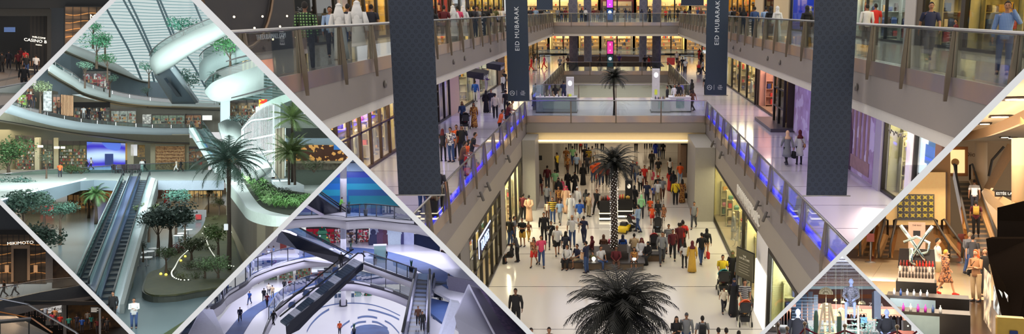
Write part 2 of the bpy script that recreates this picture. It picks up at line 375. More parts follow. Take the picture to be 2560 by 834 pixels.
def garment(kind,pose,fem):
    key=(kind,pose,fem)
    if key in CLO:return CLO[key]
    J=joints(pose,fem);m=MB();t=.92 if fem else 1.0
    up=(J['upc']-J['pel']).normalized()
    def lim(k,a,b):return J[a+k],J[b+k]
    if kind in('tee','shirt','jacket','vest'):
        g=1.0 if kind!='jacket' else 1.08;pl=J['pel'];lo=pl-up*(.10 if kind!='jacket' else .14)
        m.tube([lo,pl,J['bel'],J['che'],J['upc'],J['upc'].lerp(J['nek'],.5),J['upc'].lerp(J['nek'],.92)],[(.165*t*g,.125*g),(.165*t*g,.125*g),(.150*t*g*(.9 if fem else 1),.120*g),(.175*t*g,.132*g),(.178*t*g,.120*g),(.135*g,.098),(.076,.072)],12)
        for k in 'RL':
            s=J['sh'+k];e=J['el'+k];w=J['wr'+k];inn=J['upc'].lerp(s,.35)+Vector((0,0,.012))
            if kind=='vest':m.tube([inn,s,s.lerp(e,.12)],[.07,.066,.062],8)
            elif kind=='tee':m.tube([inn,s,s.lerp(e,.75)],[.085,.078,.062],8)
            else:m.tube([inn,s,e,e.lerp(w,.93)],[.085,.078*g,.055*g,.040*g],8)
    elif kind in('trousers','shorts','jeans','leggings'):
        w={'trousers':1.08,'jeans':1.0,'shorts':1.18,'leggings':.86}[kind]
        m.tube([J['pel']+up*.06,J['pel'],(J['hiR']+J['hiL'])/2-Vector((0,0,.03))],[(.150*t,.112),(.165*t,.122),(.150,.115)],12)
        for k in 'RL':
            h,n,a=J['hi'+k],J['kn'+k],J['an'+k]
            if kind=='shorts':m.tube([h+Vector((0,0,.04)),h,h.lerp(n,.85)],[.098,.100*w,.086*w],10)
            else:m.tube([h+Vector((0,0,.04)),h,h.lerp(n,.5),n,n.lerp(a,.35),a+Vector((0,0,.0))],[.098,.100,.086*w,.068*w,.066*w,.052*w],10)
    elif kind in('robe','dress','skirt','coat','longdress'):
        n=16;foot=(J['anR']+J['anL'])/2;sit=pose=='sit'
        if sit:
            kn=(J['knR']+J['knL'])/2
            m.tube([J['nek'],J['upc'],J['che'],J['bel'],J['pel']],[(.06,.06),(.175,.12),(.18,.135),(.175,.14),(.20,.16)],n)
            m.tube([J['pel']+Vector((0,-.08,.02)),J['pel']+Vector((0,.15,.02)),kn+Vector((0,.03,-.02)),kn+Vector((0,.09,-.10)),foot+Vector((0,.08,-.05))],[(.19,.12),(.22,.12),(.23,.11),(.23,.10),(.27,.14)],n)
        else:
            sp=abs(J['anR'].y-J['anL'].y)/2;bot={'robe':.03,'longdress':.06,'coat':.45,'dress':.52,'skirt':.50}[kind]
            top=1.0 if kind=='skirt' else None;P=[];Q=[]
            if kind!='skirt':P+=[J['nek'],J['upc'].lerp(J['nek'],.5),J['upc'],J['che'],J['bel']];Q+=[(.06,.06),(.11,.085),(.17*t,.118),(.178*t,.14),(.165*t,.135)]
            else:P+=[J['pel']+up*.08];Q+=[(.14,.11)]
            P+=[J['pel'],Vector((0,foot.y*.4,.62))];Q+=[(.185*t,.145),(.20,.16+sp*.35)]
            if bot<.4:P+=[Vector((0,foot.y*.8,.32)),Vector((0,foot.y,bot))];Q+=[(.22,.18+sp*.7),(.25,.20+sp*.95)]
            else:P+=[Vector((0,foot.y*.5,bot))];Q+=[(.225,.185+sp*.4)]
            m.tube(P,Q,n)
        if kind!='skirt':
            for k in 'RL':
                s=J['sh'+k];e=J['el'+k];w=J['wr'+k];inn=J['upc'].lerp(s,.45);wd=1.35 if kind in('robe',)else 1
                m.tube([inn,s,e,e.lerp(w,.95)],[.07,.074,.062*wd,.05*wd],8)
    elif kind=='shoes':
        for k in 'RL':
            a=J['an'+k];lift=max(0,a.z-.085)
            m.rings([[(a.x+x*w,a.y+y-.02,a.z-.085+z+(-.5*lift*(y>.1)))for x,w in((-1,.034),(-.6,.048),(.6,.048),(1,.034))]+[(a.x+.03,a.y+y-.02,a.z-.085+z+h),(a.x-.03,a.y+y-.02,a.z-.085+z+h)]for y,z,h in((-.06,.004,.05),(-.02,.0,.085),(.05,.0,.08),(.12,0,.055),(.19,.004,.035),(.215,.012,.015))])
    elif kind in('short','bun','long','ponytail','cap','hijab','ghutra','kippa','hood'):
        c=J['hd'];hu=(J['hd']-J['hd0']).normalized()if pose in('rail','lean','stoop')else Vector((0,0,1))
        def shell(rx,ry,rz,lowf,lowb,n=14,rows=7,off=(0,-.006,.006)):
            L=[]
            for i in range(rows+1):
                row=[]
                for j in range(n):
                    a=6.28318*j/n;ca,sa=math.cos(a),math.sin(a)
                    w=(1+sa)/2;w=w*w*(3-2*w);end=lowb+(lowf-lowb)*w
                    th=end*max(i,.02)/rows
                    row.append((c.x+off[0]+rx*math.sin(th)*ca,c.y+off[1]+ry*math.sin(th)*sa,c.z+off[2]+rz*math.cos(th)))
                L.append(row)
            L2=[[(c.x+(p[0]-c.x)*.93,c.y+(p[1]-c.y)*.93,c.z+(p[2]-c.z)*.93)for p in r]for r in reversed(L)]
            m.rings(L+L2,True,False)
        if kind=='short':shell(.083,.102,.126,.78,2.05)
        if kind=='bun':shell(.084,.104,.126,.8,2.05);m.ball((c.x,c.y-.11,c.z+.05),.045)
        if kind in('long','ponytail'):shell(.088,.108,.128,.8,2.2)
        if kind=='long':m.tube([c+Vector((0,-.03,.02)),c+Vector((0,-.06,-.10)),c+Vector((0,-.095,-.22)),c+Vector((0,-.10,-.36))],[(.088,.07),(.10,.06),(.12,.045),(.09,.02)],10)
        if kind=='ponytail':m.tube([c+Vector((0,-.09,.04)),c+Vector((0,-.15,.0)),c+Vector((0,-.14,-.16)),c+Vector((0,-.12,-.26))],[.03,.035,.028,.01],8)
        if kind=='cap':shell(.086,.104,.128,1.15,1.6);m.poly([c+Vector((x,y,.045))for x,y in((-.07,.07),(.07,.07),(.06,.16),(0,.18),(-.06,.16))],(0,0,.012))
        if kind=='kippa':shell(.082,.1,.125,1.2,1.5);shell(.083,.101,.122,1.3,1.5)
        if kind in('hijab','hood'):
            shell(.096,.115,.135,1.1,2.6);m.tube([c+Vector((0,-.02,-.02)),c+Vector((0,-.02,-.11)),J['nek']+Vector((0,0,-.02)),J['upc']+Vector((0,-.02,.0)),J['che']+Vector((0,-.03,.06))],[(.092,.085),(.085,.085),(.115,.10),(.19*t,.14),(.185*t,.14)],12)
        if kind=='ghutra':
            shell(.10,.118,.135,1.05,2.2);m.tube([c+Vector((0,-.04,.0)),c+Vector((0,-.06,-.12)),c+Vector((0,-.08,-.24)),c+Vector((0,-.10,-.40))],[(.105,.085),(.14,.08),(.175,.07),(.15,.05)],12)
            m.lathe([(.098,0),(.103,.01),(.098,.022)],(c.x,c.y-.006,c.z+.062),14,1,1.15)
    elif kind=='face':
        c=J['hd']
        for s in(-1,1):
            m.ball((c.x+s*.029,c.y+.082,c.z+.012),(.012,.006,.006),8,4);m.cbox((c.x+s*.030,c.y+.086,c.z+.030),(.032,.008,.007))
        m.ball((c.x,c.y+.086,c.z-.058),(.022,.007,.006),8,4)
    elif kind=='bag':
        w=J['wrR'];m.cbox((w.x+.04,w.y,w.z-.36),(.14,.30,.36),.02)
        m.tube([(w.x+.04,w.y-.08,w.z-.18),(w.x+.02,w.y,w.z-.03),(w.x+.04,w.y+.08,w.z-.18)],.008,5)
    elif kind=='handbag':
        h=J['pel'];m.cbox((h.x+.24,h.y-.02,h.z+.02),(.10,.26,.20),.03)
        m.tube([(h.x+.22,h.y+.08,h.z+.1),J['upc']+Vector((.0,.13,-.05)),J['shL']+Vector((.03,0,.06)),J['upc']+Vector((0,-.15,-.05)),(h.x+.22,h.y-.1,h.z+.1)],.012,5)
    elif kind=='backpack':
        h=J['che'];m.cbox((h.x,h.y-.20,h.z-.02),(.28,.16,.42),.04);m.cbox((h.x,h.y-.29,h.z-.08),(.2,.05,.22),.02)
        for s in(-1,1):m.tube([(s*.11,h.y-.13,h.z+.16),(s*.12,h.y,h.z+.215),(s*.12,h.y+.13,h.z+.05),(s*.13,h.y+.0,h.z-.18)],.018,5)
    elif kind=='handset':
        w=J['wrL' if pose=='ear' else 'wrR'];m.cbox((w.x+(0 if pose=='ear' else 0),w.y+.02,w.z+.06),(.02,.075,.14),.006)
    me=m.mesh([None],True);CLO[key]=me;return me
def fit(name,me,parent,material,label=None):
    o=bpy.data.objects.new(name,me);COL.objects.link(o);o.parent=parent
    o.material_slots[0].link='OBJECT';o.material_slots[0].material=material
    if label:o['label']=label
    return o
CN={'black':(22,22,26),'white':(205,205,205),'grey':(120,122,126),'navy':(28,34,62),'blue':(30,80,170),'lightblue':(140,165,200),'red':(190,40,36),'maroon':(88,24,32),'pink':(205,70,105),
      'peach':(212,172,140),'cream':(212,200,178),'yellow':(215,185,40),'green':(70,135,70),'mint':(145,205,150),'teal':(40,130,130),'orange':(220,90,40),'brown':(90,58,44),'khaki':(150,135,105),'olive':(90,88,50),
      'denim':(50,72,115),'dark':(38,38,48),'purple':(70,45,130),'darkgrey':(62,64,70),'hair':(24,18,16),'blond':(170,130,70),'tan':(170,125,90),'beige':(190,165,130),'gold':(190,150,60),'royal':(28,55,175),'lime':(120,190,80)}
WORDS={'lightblue':'light blue','darkgrey':'dark grey','royal':'royal blue','dark':'dark','denim':'blue','striped':'striped','floral':'floral','bluecheck':'pale blue','greencheck':'green checked','bee':'yellow and black striped','pat':'patterned','leafy':'patterned brown'}
def cmat(c):
    if c=='floral2':return pattern('noise',(34,34,44),(150,150,160),60,.5,.08)
    if c=='striped':return pattern('zstripes',(40,40,50),(165,165,165),.09,.9,.5)
    if c=='bee':return pattern('zstripes',(215,180,60),(25,22,20),.13,.9,.5)
    if c=='floral':return pattern('noise',(225,222,222),(70,60,80),14,.9,.06)
    if c=='pat':return pattern('noise',(60,40,45),(190,130,90),16,.9,.08)
    if c=='leafy':return pattern('noise',(100,50,35),(190,140,70),12,.9,.08)
    if c=='greencheck':return pattern('check',(120,158,100),(20,34,25),.075,.9)
    if c=='bluecheck':return pattern('check',(120,145,185),(85,110,155),.035,.9)
    return mat(CN[c],.85,var=.10,scale=9)
PEOPLE=[]
PCOL=[]
def person(px,py,top='black',bot='dark',hair='short',kind='man',pose='stand',rz=0,h=None,garb=('tee','trousers'),z=0,skin='b',extra=(),where='',fixed=None,face=False,hands=True,hx=False,desc=None,scol='dark',hcol='hair',loc=None,ecol='black'):
    """px, py: where the feet (or, with hx, the crown of the head) show; z: level stood on; rz in degrees, 0 faces away from the camera"""
    fem=kind in('woman','girl');hh=h or{'man':1.75,'woman':1.64,'boy':1.25,'girl':1.2,'child':1.05}[kind]
    p=Vector(loc)if loc else(CUR.at(px,py,z+hh*.99)if hx else CUR.at(px,py,z));p.z=z
    root=link('person',None,None,p,R(rz));s=hh/1.75
    if kind in('boy','girl','child'):sc=Matrix.Diagonal((s*1.08,s*1.08,s,1))
    else:sc=Matrix.Diagonal((s,s,s,1))
    root.matrix_basis=root.matrix_basis@sc
    sm=mat(SKIN[skin],.55,var=.05)
    fit('body',body_mesh(pose,fem,hands),root,sm)
    tp,bt=garb;words=[]
    names={'tee':'t-shirt','shirt':'shirt','jacket':'jacket','vest':'sleeveless top','robe':'long robe','dress':'short dress','longdress':'long dress','coat':'long coat'}
    fit({'tee':'t_shirt','longdress':'dress'}.get(tp,tp),garment(tp,pose,fem),root,cmat(top));words.append((WORDS.get(top,top),names[tp]))
    if bt:fit(bt,garment(bt,pose,fem),root,cmat(bot));words.append((WORDS.get(bot,bot),bt))
    fit('shoes',garment('shoes',pose,fem),root,cmat(scol))
    if hair:fit({'short':'hair','bun':'hair','long':'hair','ponytail':'hair','ghutra':'headscarf','hijab':'headscarf','hood':'headscarf','kippa':'cap'}.get(hair,hair),garment(hair,pose,fem),root,cmat(hcol if hair not in('ghutra','kippa')or hcol!='hair' else 'white'))
    if face:fit('face_features',garment('face',pose,fem),root,mat((40,24,20),.6,var=0),'dark brows, eyes and mouth')
    for e in extra:fit({'bag':'carrier_bag','handset':'phone'}.get(e,e),garment(e,pose,fem),root,cmat(ecol if e!='handset' else 'black'))
    pz={'walk':'walking','walkb':'walking','stand':'standing','push':'pushing a pushchair','rail':'leaning on the railing','lean':'bending forward','stoop':'stooping','phone':'holding a phone','ear':'phoning','behind':'hands behind back','cross':'arms folded','sit':'sitting','point':'reaching out'}[pose]
    w1={'man':'person','woman':'person','boy':'child','girl':'child','child':'small child'}[kind]
    d='%s in %s %s'%(w1,words[0][0],words[0][1])
    if bt:d+=' and %s %s'%words[1]
    if hair in('hijab','hood'):d+=' with headscarf'
    elif hair=='ghutra':d+=' with white headcloth'
    elif hair=='cap':d+=' and cap'
    if 'backpack' in extra:d+=' with backpack'
    if 'bag' in extra:d+=' with bag'
    if desc:d=desc;pz=''
    tag(root,fixed or ' '.join((d+' '+pz+' '+where).split()),'person','people in the '+GROUPNAME)
    PEOPLE.append([root,d,pz,where,fixed,root.matrix_basis.to_translation(),PANEL,w1,'%s in %s'%(w1,words[0][0])])
    return root
GROUPNAME='atrium crowd'
def cut(s,n=10):return ' '.join(s.split()[:n])
def fitw(*c):
    for x in c:
        x=' '.join(x.split())
        if 4<=len(x.split())<=16:return x
    return ' '.join(' '.join(c[-1].split()).split()[:16])
ORD='first second third fourth fifth sixth seventh eighth ninth tenth eleventh twelfth thirteenth fourteenth'.split()
def unique_labels():
    """tells look-alikes apart by who stands next to them, else by their place"""
    from collections import Counter,defaultdict
    live=PEOPLE
    for e in live:e.append(e[4]or fitw('%s %s %s'%(e[1],e[2],e[3]),'%s %s'%(e[1],e[3]),'%s %s %s'%(e[8],e[2],e[3]),'%s %s'%(e[8],e[3])));e[0]['label']=e[-1]
    cnt=Counter(e[-1]for e in live);used=set(e[-1]for e in live if cnt[e[-1]]==1)
    for e in live:
        if cnt[e[-1]]==1:continue
        near=sorted((q for q in live if q is not e and q[6]==e[6]),key=lambda q:(q[5]-e[5]).length);done=False
        for k,rel in enumerate(('beside the','near the','not far from the','near the','near the','near the')):
            for tail in(e[3],''):
                if k>=len(near)or done:continue
                for c in('%s %s %s %s'%(e[8],tail,rel,near[k][8]),'%s %s %s %s %s'%(e[8],e[2],tail,rel,near[k][8]),'%s %s %s %s'%(e[1],tail,rel,near[k][8])):
                    c=' '.join(c.split())
                    if c not in used and 4<=len(c.split())<=16:e[0]['label']=c;used.add(c);done=True;break
    G=defaultdict(list)
    for o in bpy.data.objects:
        if o.parent is None and 'label' in o and o.get('kind')!='structure':G[o['label']].append(o)
    for L,os_ in G.items():
        if len(os_)<2:continue
        if len(os_)<=14 and len(L.split())<=12:
            os_.sort(key=lambda o:View(Matrix.Identity(4)).pix(sum(((o.matrix_world@Vector(c))for c in o.bound_box),Vector())/8 if o.type=='MESH' else o.matrix_world.to_translation())[0])
            for w,o in zip(ORD,os_):o['label']='%s, %s from the left'%(L,w)
        for o in os_:
            if 'group' not in o:o['group']=L
# ================================================================== MAIN ATRIUM: ground floor z 0, first gallery 6.30, second gallery 12.28
L1,L2=6.30,12.28
SN,CS=math.sin(R(PITCH)),math.cos(R(PITCH))
def yx(px,X,z):return(X*F/(px-CX)-(CAMH-z)*SN)/CS
# ---- lights the hall has: a bright roof high above, lamps along each gallery
area((0,55,27),(26,90),5200,(255,236,214),name='roof_lamp')
for y in(22,34,46):area((0,y+2,11),(4,3),90,(255,232,200),name='roof_lamp')
for s in(-1,1):
    for y in(30,44,58,76,100):area((s*9.2,y,L2-1.75),(3.0,9),74,(172,156,255),name='gallery_lamp')
    for y in(22,36,52,72,96):area((s*10.5,y,L2+4.3),(3.0,9),80,(255,226,190),name='gallery_lamp')
for y in(64,80,98):area((0,y,4.4),(10,9),330,(255,232,196),name='underpass_lamp')
for y in(110,124):area((0,y,11.5),(22,9),500,(255,226,200),name='court_lamp')
for y in(106,126):area((0,y,17),(26,10),500,(255,226,200),name='court_lamp')
area((0,64,10.5),(11,9),260,(205,210,255),name='bridge_lamp')
# ---- floors
tile=pattern('lines',(206,200,192),(70,66,64),5.55,.13,.06,spec=.6)
tile1=pattern('lines',(196,192,204),(90,84,96),3.4,.10,.05,spec=.7)
tile2=pattern('grid',(180,176,172),(120,116,112),1.2,.12,.02,spec=.6)
FASC=mat((128,121,118),.7,var=.05,scale=.6);FASB=mat((150,142,130),.7,var=.05,scale=.6);WHT=mat((196,192,188),.6,var=.04)
BRZ=mat((118,106,92),.35,.6,var=.12,scale=2);STEEL=mat((150,150,152),.25,.9,var=.05);COPPER=pattern('noise',(196,168,142),(150,150,164),.5,.28,.2,metal=.7)
GL=glass((236,243,242),.10);BLUEL=mat((50,50,255),.5,emit=2.2,var=0)
mb=MB().box(-16,16,12,112,-.4,0);struct('floor',mb,tile,'cream polished ground floor crossed by thin dark joints')
def deck(name,x0,x1,y0,y1,zt,zb,m,lab):struct(name,MB().box(x0,x1,y0,y1,zb,zt),m,lab)
for s,w in((-1,'left'),(1,'right')):
    a,b=sorted((s*6.55,s*18));deck('floor_first_'+w,a,b,12,142,L1,L1-.35,tile1,'pale lilac gallery floor on the %s side, first storey'%w)
    a,b=sorted((s*7.65,s*20));deck('floor_second_'+w,a,b,10,142,L2,L2-.30,tile2,'polished grey gallery floor on the %s side, top storey'%w)
deck('floor_bridge',-6.55,6.55,57.4,69.9,L1,L1-.35,tile1,'pale bridge floor under the perfume kiosks')
deck('floor_court',-6.55,6.55,100.4,108.5,L1,L1-.35,tile1,'gallery floor at the foot of the grey columns')
deck('floor_high_bridge',-7.65,7.65,98.6,142,L2,L2-.3,tile2,'top storey floor beyond the far railing')
def edge(X0,X1,Y0,Y1,z,parts,lab):
    """edge of a gallery seen from the void: metal strip, two bands of fascia, recessed cove"""
    for i,(nm,za,zb,inn,m)in enumerate(parts):
        mb=MB()
        if X0==X1:s=1 if X0>0 else-1;a,b=sorted((X0+s*inn,X0+s*(inn+.35)));mb.box(a,b,Y0,Y1,zb,za)
        else:mb.box(X0,X1,Y0+inn,Y0+inn+.35,zb,za)
        struct('trim_%d'%(20+edge.n),mb,m,lab+', '+nm);edge.n+=1
edge.n=0
P1=[('metal strip below the glass',6.33,5.85,0,COPPER),('grey fascia band',5.85,5.02,.02,FASC),('beige fascia band',5.02,3.87,.03,FASB)]
P2_=[('metal strip below the glass',12.35,11.93,0,COPPER),('grey fascia band',11.93,11.02,.02,FASC),('white lower band',11.02,10.69,.10,WHT)]
for s,w in((-1,'left'),(1,'right')):
    edge(s*6.5,s*6.5,12,57.4,L1,P1,'first gallery edge on the %s'%w)
    edge(s*6.5,s*6.5,69.9,100.4,L1,P1[:2],'first gallery edge beyond the bridge on the %s'%w)
    edge(s*7.6,s*7.6,10,98.6,L2,P2_,'top gallery edge on the %s'%w)
edge(-6.5,6.5,57.4,0,L1,[('metal strip',6.33,5.85,-.02,COPPER),('beige fascia',5.85,5.1,.02,FASB)],'bridge edge')
edge(-6.5,6.5,100.4,0,L1,[('metal strip',6.33,5.85,-.02,COPPER),('grey fascia',5.85,4.9,.02,FASC),('white lower band',4.9,4.55,.1,WHT)],'far court edge')
edge(-7.6,7.6,98.6,0,L2,[('metal strip',12.35,11.93,-.02,COPPER),('beige fascia',11.93,11.02,.02,FASC),('white lower band',11.02,10.69,.1,WHT)],'top bridge edge')
struct('trim_60',MB().box(-6.5,6.5,57.7,58.0,4.45,5.1).box(-6.5,6.5,57.0,57.7,4.38,4.46),mat((238,222,180),.6,var=.03),'cream cove under the bridge')
tag(MB().box(-6.3,6.3,57.25,57.4,4.50,4.58).build('cove_light',mat((255,236,200),.5,emit=2.2,var=0)),'warm cove light glowing under the bridge edge','light')
struct('ceiling_underpass',MB().box(-6.5,6.5,58.0,112,4.5,4.7),mat((190,180,160),.8),'low ceiling under the bridge')
for s,w in((-1,'left'),(1,'right')):
    a,b=sorted((s*7.9,s*20));struct('ceiling_%s'%w,MB().box(a,b,10,142,10.62,10.75),mat((190,184,180),.8),'gallery ceiling on the '+w)
    a,b=sorted((s*6.8,s*18));struct('ceiling_low_%s'%w,MB().box(a,b,12,112,3.85,3.95),mat((190,180,160),.8),'shop ceiling on the ground floor '+w)
    for i,x in enumerate(range(12)):
        pass
    tag(MB().box(s*6.62-.03,s*6.62+.03,16,57,L1+.01,L1+.13).build('light_strip',BLUEL),'blue line of light at the foot of the %s glass railing'%w,'light strip')
    for y in(24,34,44,54):area((s*6.9,y,L1+.3),(.5,8),70,(70,70,255),(0,R(s*100),0),name='blue_lamp')
def fin(mb,s,y,z,zb):
    mb.poly([(s*0,y,z+1.10),(-s*.05,y,z+1.10),(-s*.14,y,z+.02),(-s*.14,y,zb),(-s*.07,y,zb),(-s*.02,y,z+.0)],(0,.055,0))
    mb.poly([(s*.07,y,z+1.10),(s*.01,y,z+1.10),(-s*.0,y,z),(s*.11,y,z)],(0,.05,0))
def balustrade(X,Y0,Y1,z,zb,sp,phase,lab,blue=False):
    s=1 if X>0 else-1;t=thing('glass_balustrade',lab,'balustrade',(X,Y0,z));n=Y1-Y0
    MB().tube([(0,0,1.13),(0,n,1.13)],(.045,.03),8).build('handrail',STEEL,t,True)
    y=(phase-Y0)%sp
    prev=0
    while True:
        yy=min(y,n)
        if yy-prev>.3:MB().box(s*.02,s*.04,prev+.06,yy-.04,.04,1.09).build('glass_pane',GL,t)
        if y>n:break
        m=MB();fin(m,s,y,0,zb-z);m.build('post',BRZ,t);prev=y;y+=sp
    return t
def crossrail(Y,X0,X1,z,sp,lab):
    t=thing('glass_balustrade',lab,'balustrade',(X0,Y,z));n=X1-X0
    MB().tube([(0,0,1.13),(n,0,1.13)],(.045,.03),8).build('handrail',STEEL,t,True);k=max(1,round(n/sp))
    for i in range(k):
        MB().box(i*n/k+.05,(i+1)*n/k-.05,-.01,.01,.04,1.09).build('glass_pane',GL,t)
        if i:MB().poly([(i*n/k-.035,-.03,1.1),(i*n/k+.035,-.03,1.1),(i*n/k+.05,-.03,-.5),(i*n/k-.05,-.03,-.5)],(0,-.06,0)).build('post',BRZ,t)
for s,w in((-1,'left'),(1,'right')):
    balustrade(s*6.5,16,57.4,L1,5.75,3.0,yx(1540+385,6.5,L1),'glass railing with bronze fin posts along the %s first gallery'%w)
    balustrade(s*6.5,69.9,100.4,L1,5.75,3.0,71,'glass railing beyond the bridge on the %s first gallery'%w)
    balustrade(s*7.6,13,98.6,L2,11.8,2.9,yx(2389 if s>0 else 745,s*7.6,L2+1.1),'glass railing with bronze fin posts along the %s top gallery'%w)
crossrail(57.45,-6.5,6.5,L1,2.9,'glass railing on the near edge of the kiosk bridge')
crossrail(69.8,-6.5,6.5,L1,2.9,'glass railing behind the kiosks on the bridge')
crossrail(100.45,-6.5,6.5,L1,2.9,'glass railing in front of the grey columns')
crossrail(98.65,-7.6,7.6,L2,2.2,'glass railing on the top bridge under the shops')
# ---- piers
PIER=mat((150,146,138),.55,var=.05)
struct('column_left',MB().box(-6.5,-5.62,54.6,57.4,0,5),PIER,'grey stone pier holding up the bridge at the left end')
struct('column_right',MB().box(5.2,6.5,51.6,57.4,0,5),PIER,'grey stone pier holding up the bridge at the right end')
struct('wall_portal',MB().box(5.4,6.5,66,69,0,4.5),mat((120,98,84),.6),'brown portal wall beyond the right pier')
t=thing('hanging_screen','small black direction screen on the brown portal wall','screen',(5.9,65.9,2.9))
MB().box(-.5,.3,-.1,0,-.1,.7).box(.0,.3,-.1,0,-2.5,-.1).build('casing',mat((20,18,18),.5),t);MB().ball((-.25,-.12,.3),(.16,.03,.16)).build('lamp',mat((255,255,255),emit=2),t)
t=thing('hanging_screen','twin black screens hung beside the left pier','screen',CUR.aty(1347,400,60))
MB().box(-.25,-.01,0,.08,0,.35).box(.01,.25,0,.08,0,.35).build('casing',mat((14,14,14),.4),t)
struct('wall_underpass',MB().box(-6.5,-5.3,66,80,0,4.5),PIER,'grey wall beyond the left pier')
struct('wall_court_low',MB().box(-6.5,6.5,100.2,100.4,0,4.5),mat((60,46,38),.5),'dark brown wall low under the far court')
struct('wall_end',MB().box(-16,16,111.5,112,0,6),mat((200,190,170),.7),'pale end wall of the ground floor')
RING=pattern('rings',(98,96,112),(72,72,92),.5,.8,.1)
for x,w in((-5.35,'left'),(5.1,'right')):
    struct('column_far_'+w,MB().lathe([(.55,0),(.55,7.9+8)],(x,101.6,L1),20),RING,'patterned round grey column on the %s of the court'%w,True)
    struct('column_back_'+w,MB().lathe([(.55,0),(.55,14)],(x*.77,118,L1),16),RING,'patterned round column further back on the '+w,True)
# ---- far court: round void with dark brown front
n=24;A=[];B=[]
for i in range(n+1):
    a=math.pi*i/n;A.append((-13.5*math.cos(a),124+14*math.sin(a)**.8,L1));B.append((A[-1][0],A[-1][1],L1-2.4))
struct('wall_round',MB().strip(A,B,(0,.3,0)),mat((58,34,26),.5,var=.1),'dark brown curved front of the far court')
struct('floor_far',MB().strip([(x*1.0,y,L1)for x,y,z in A],[(x*1.3,165,L1)for x,y,z in A],(0,0,-.3)),tile1,'pale floor around the round void')
struct('wall_below',MB().box(-13,13,138,138.4,0,L1-2.2),mat((120,90,60),.6),'dim brown wall low in the far court')
t=thing('glass_balustrade','curved glass railing round the far court','balustrade')
MB().tube([(x,y-.05,L1+1.1)for x,y,z in A],.04,6).build('handrail',STEEL,t,True);MB().strip([(x,y-.05,L1+1.05)for x,y,z in A],[(x,y-.05,L1+.05)for x,y,z in A],(0,.02,0)).build('glass_pane',GL,t)
# ---- shops
DK=mat((38,32,28),.45,.3,var=.1)
SHOPN=[0];END=[1]
def mannequin(loc,rz,cols,label,skin=(225,220,214),pose='stand',s=1.0,fem=True,hair=None,garb=('dress',None),head=True):
    root=thing('mannequin',label,'mannequin',loc,rz,'shop mannequins');root.matrix_basis=root.matrix_basis@Matrix.Scale(s,4)
    fit('body',body_mesh(pose,fem,False),root,mat(skin,.4,var=0));fit(garb[0],garment(garb[0],pose,fem),root,cmat(cols[0]))
    if garb[1]:fit(garb[1],garment(garb[1],pose,fem),root,cmat(cols[1]))
    if hair:fit('wig',garment(hair,pose,fem),root,cmat('blond'))
    MB().lathe([(.2,0),(.2,.015),(.015,.02),(.012,.12)],(0,-.02,0),14).build('stand',STEEL,root,True)
    return root
GOODS=[(190,60,50),(220,200,170),(70,50,44),(210,150,60),(40,60,110),(225,225,225),(150,120,90),(200,110,130),(60,110,90),(30,30,34)]
rg=random.Random(3);NEAR=[330]
def shelf(loc,rz,w,h,rows,label,lit=True,frame=(120,96,70),fill=.8,kindw='box',glow=(255,235,200)):
    """wall shelving with its goods; every box or bag on it is a thing of its own"""
    root=thing('display_shelf',label,'shelf',loc,rz);dp=.38
    MB().box(-w/2,w/2,dp-.03,dp,0,h).box(-w/2,-w/2+.05,0,dp,0,h).box(w/2-.05,w/2,0,dp,0,h).build('carcass',mat(frame,.6),root)
    T=Matrix.Translation(loc)@Matrix.Rotation(rz,4,'Z');out=[];rest=MB()
    for r in range(rows):
        z=.15+r*(h-.2)/rows;MB().box(-w/2+.05,w/2-.05,0,dp-.03,z-.03,z).build('shelf_board',mat(frame,.6),root)
        x=-w/2+.12
        while x<w/2-.15:
            bw=rg.uniform(.14,.34);bh=rg.uniform(.35,.8)*(h-.2)/rows
            if rg.random()<fill and x+bw<w/2-.06:
                m=MB();k=rg.random()
                if kindw=='bottle':m.lathe([(bw*.3,0),(bw*.3,bh*.6),(bw*.12,bh*.75),(bw*.12,bh)],(0,0,0),8)
                elif k<.6:m.cbox((0,0,bh/2),(bw*.85,.24,bh),.015)
                else:m.rings([[(-bw*.45,-.1,0),(bw*.45,-.1,0),(bw*.45,.1,0),(-bw*.45,.1,0)],[(-bw*.5,-.12,bh*.5),(bw*.5,-.12,bh*.5),(bw*.5,.12,bh*.5),(-bw*.5,.12,bh*.5)],[(-bw*.3,-.03,bh*.8),(bw*.3,-.03,bh*.8),(bw*.3,.03,bh*.8),(-bw*.3,.03,bh*.8)]])
                c=rg.choice(GOODS);p=T@Vector((x+bw/2,.17,z))
                if NEAR[0]>0 and(CUR is not MAIN or p.y<58):NEAR[0]-=1;o=m.build({'bottle':'bottle'}.get(kindw,'goods_box' if k<.6 else 'handbag'),mat(c,.5),None,False,p,rz);out.append((o,c))
                else:
                    q=T.inverted()@p;i=GOODS.index(c)%5;rest.slot(i);rest.add([(v[0]+q.x,v[1]+q.y,v[2]+q.z)for v in m.v],m.f)
            x+=bw+rg.uniform(.02,.12)
    if rest.v:rest.build('goods',[mat(c,.5)for c in GOODS[:5]],root)['kind']='stuff'
    for o,c in out:tag(o,'small item for sale on the '+cut(label),'merchandise','goods on the '+label)
    return root
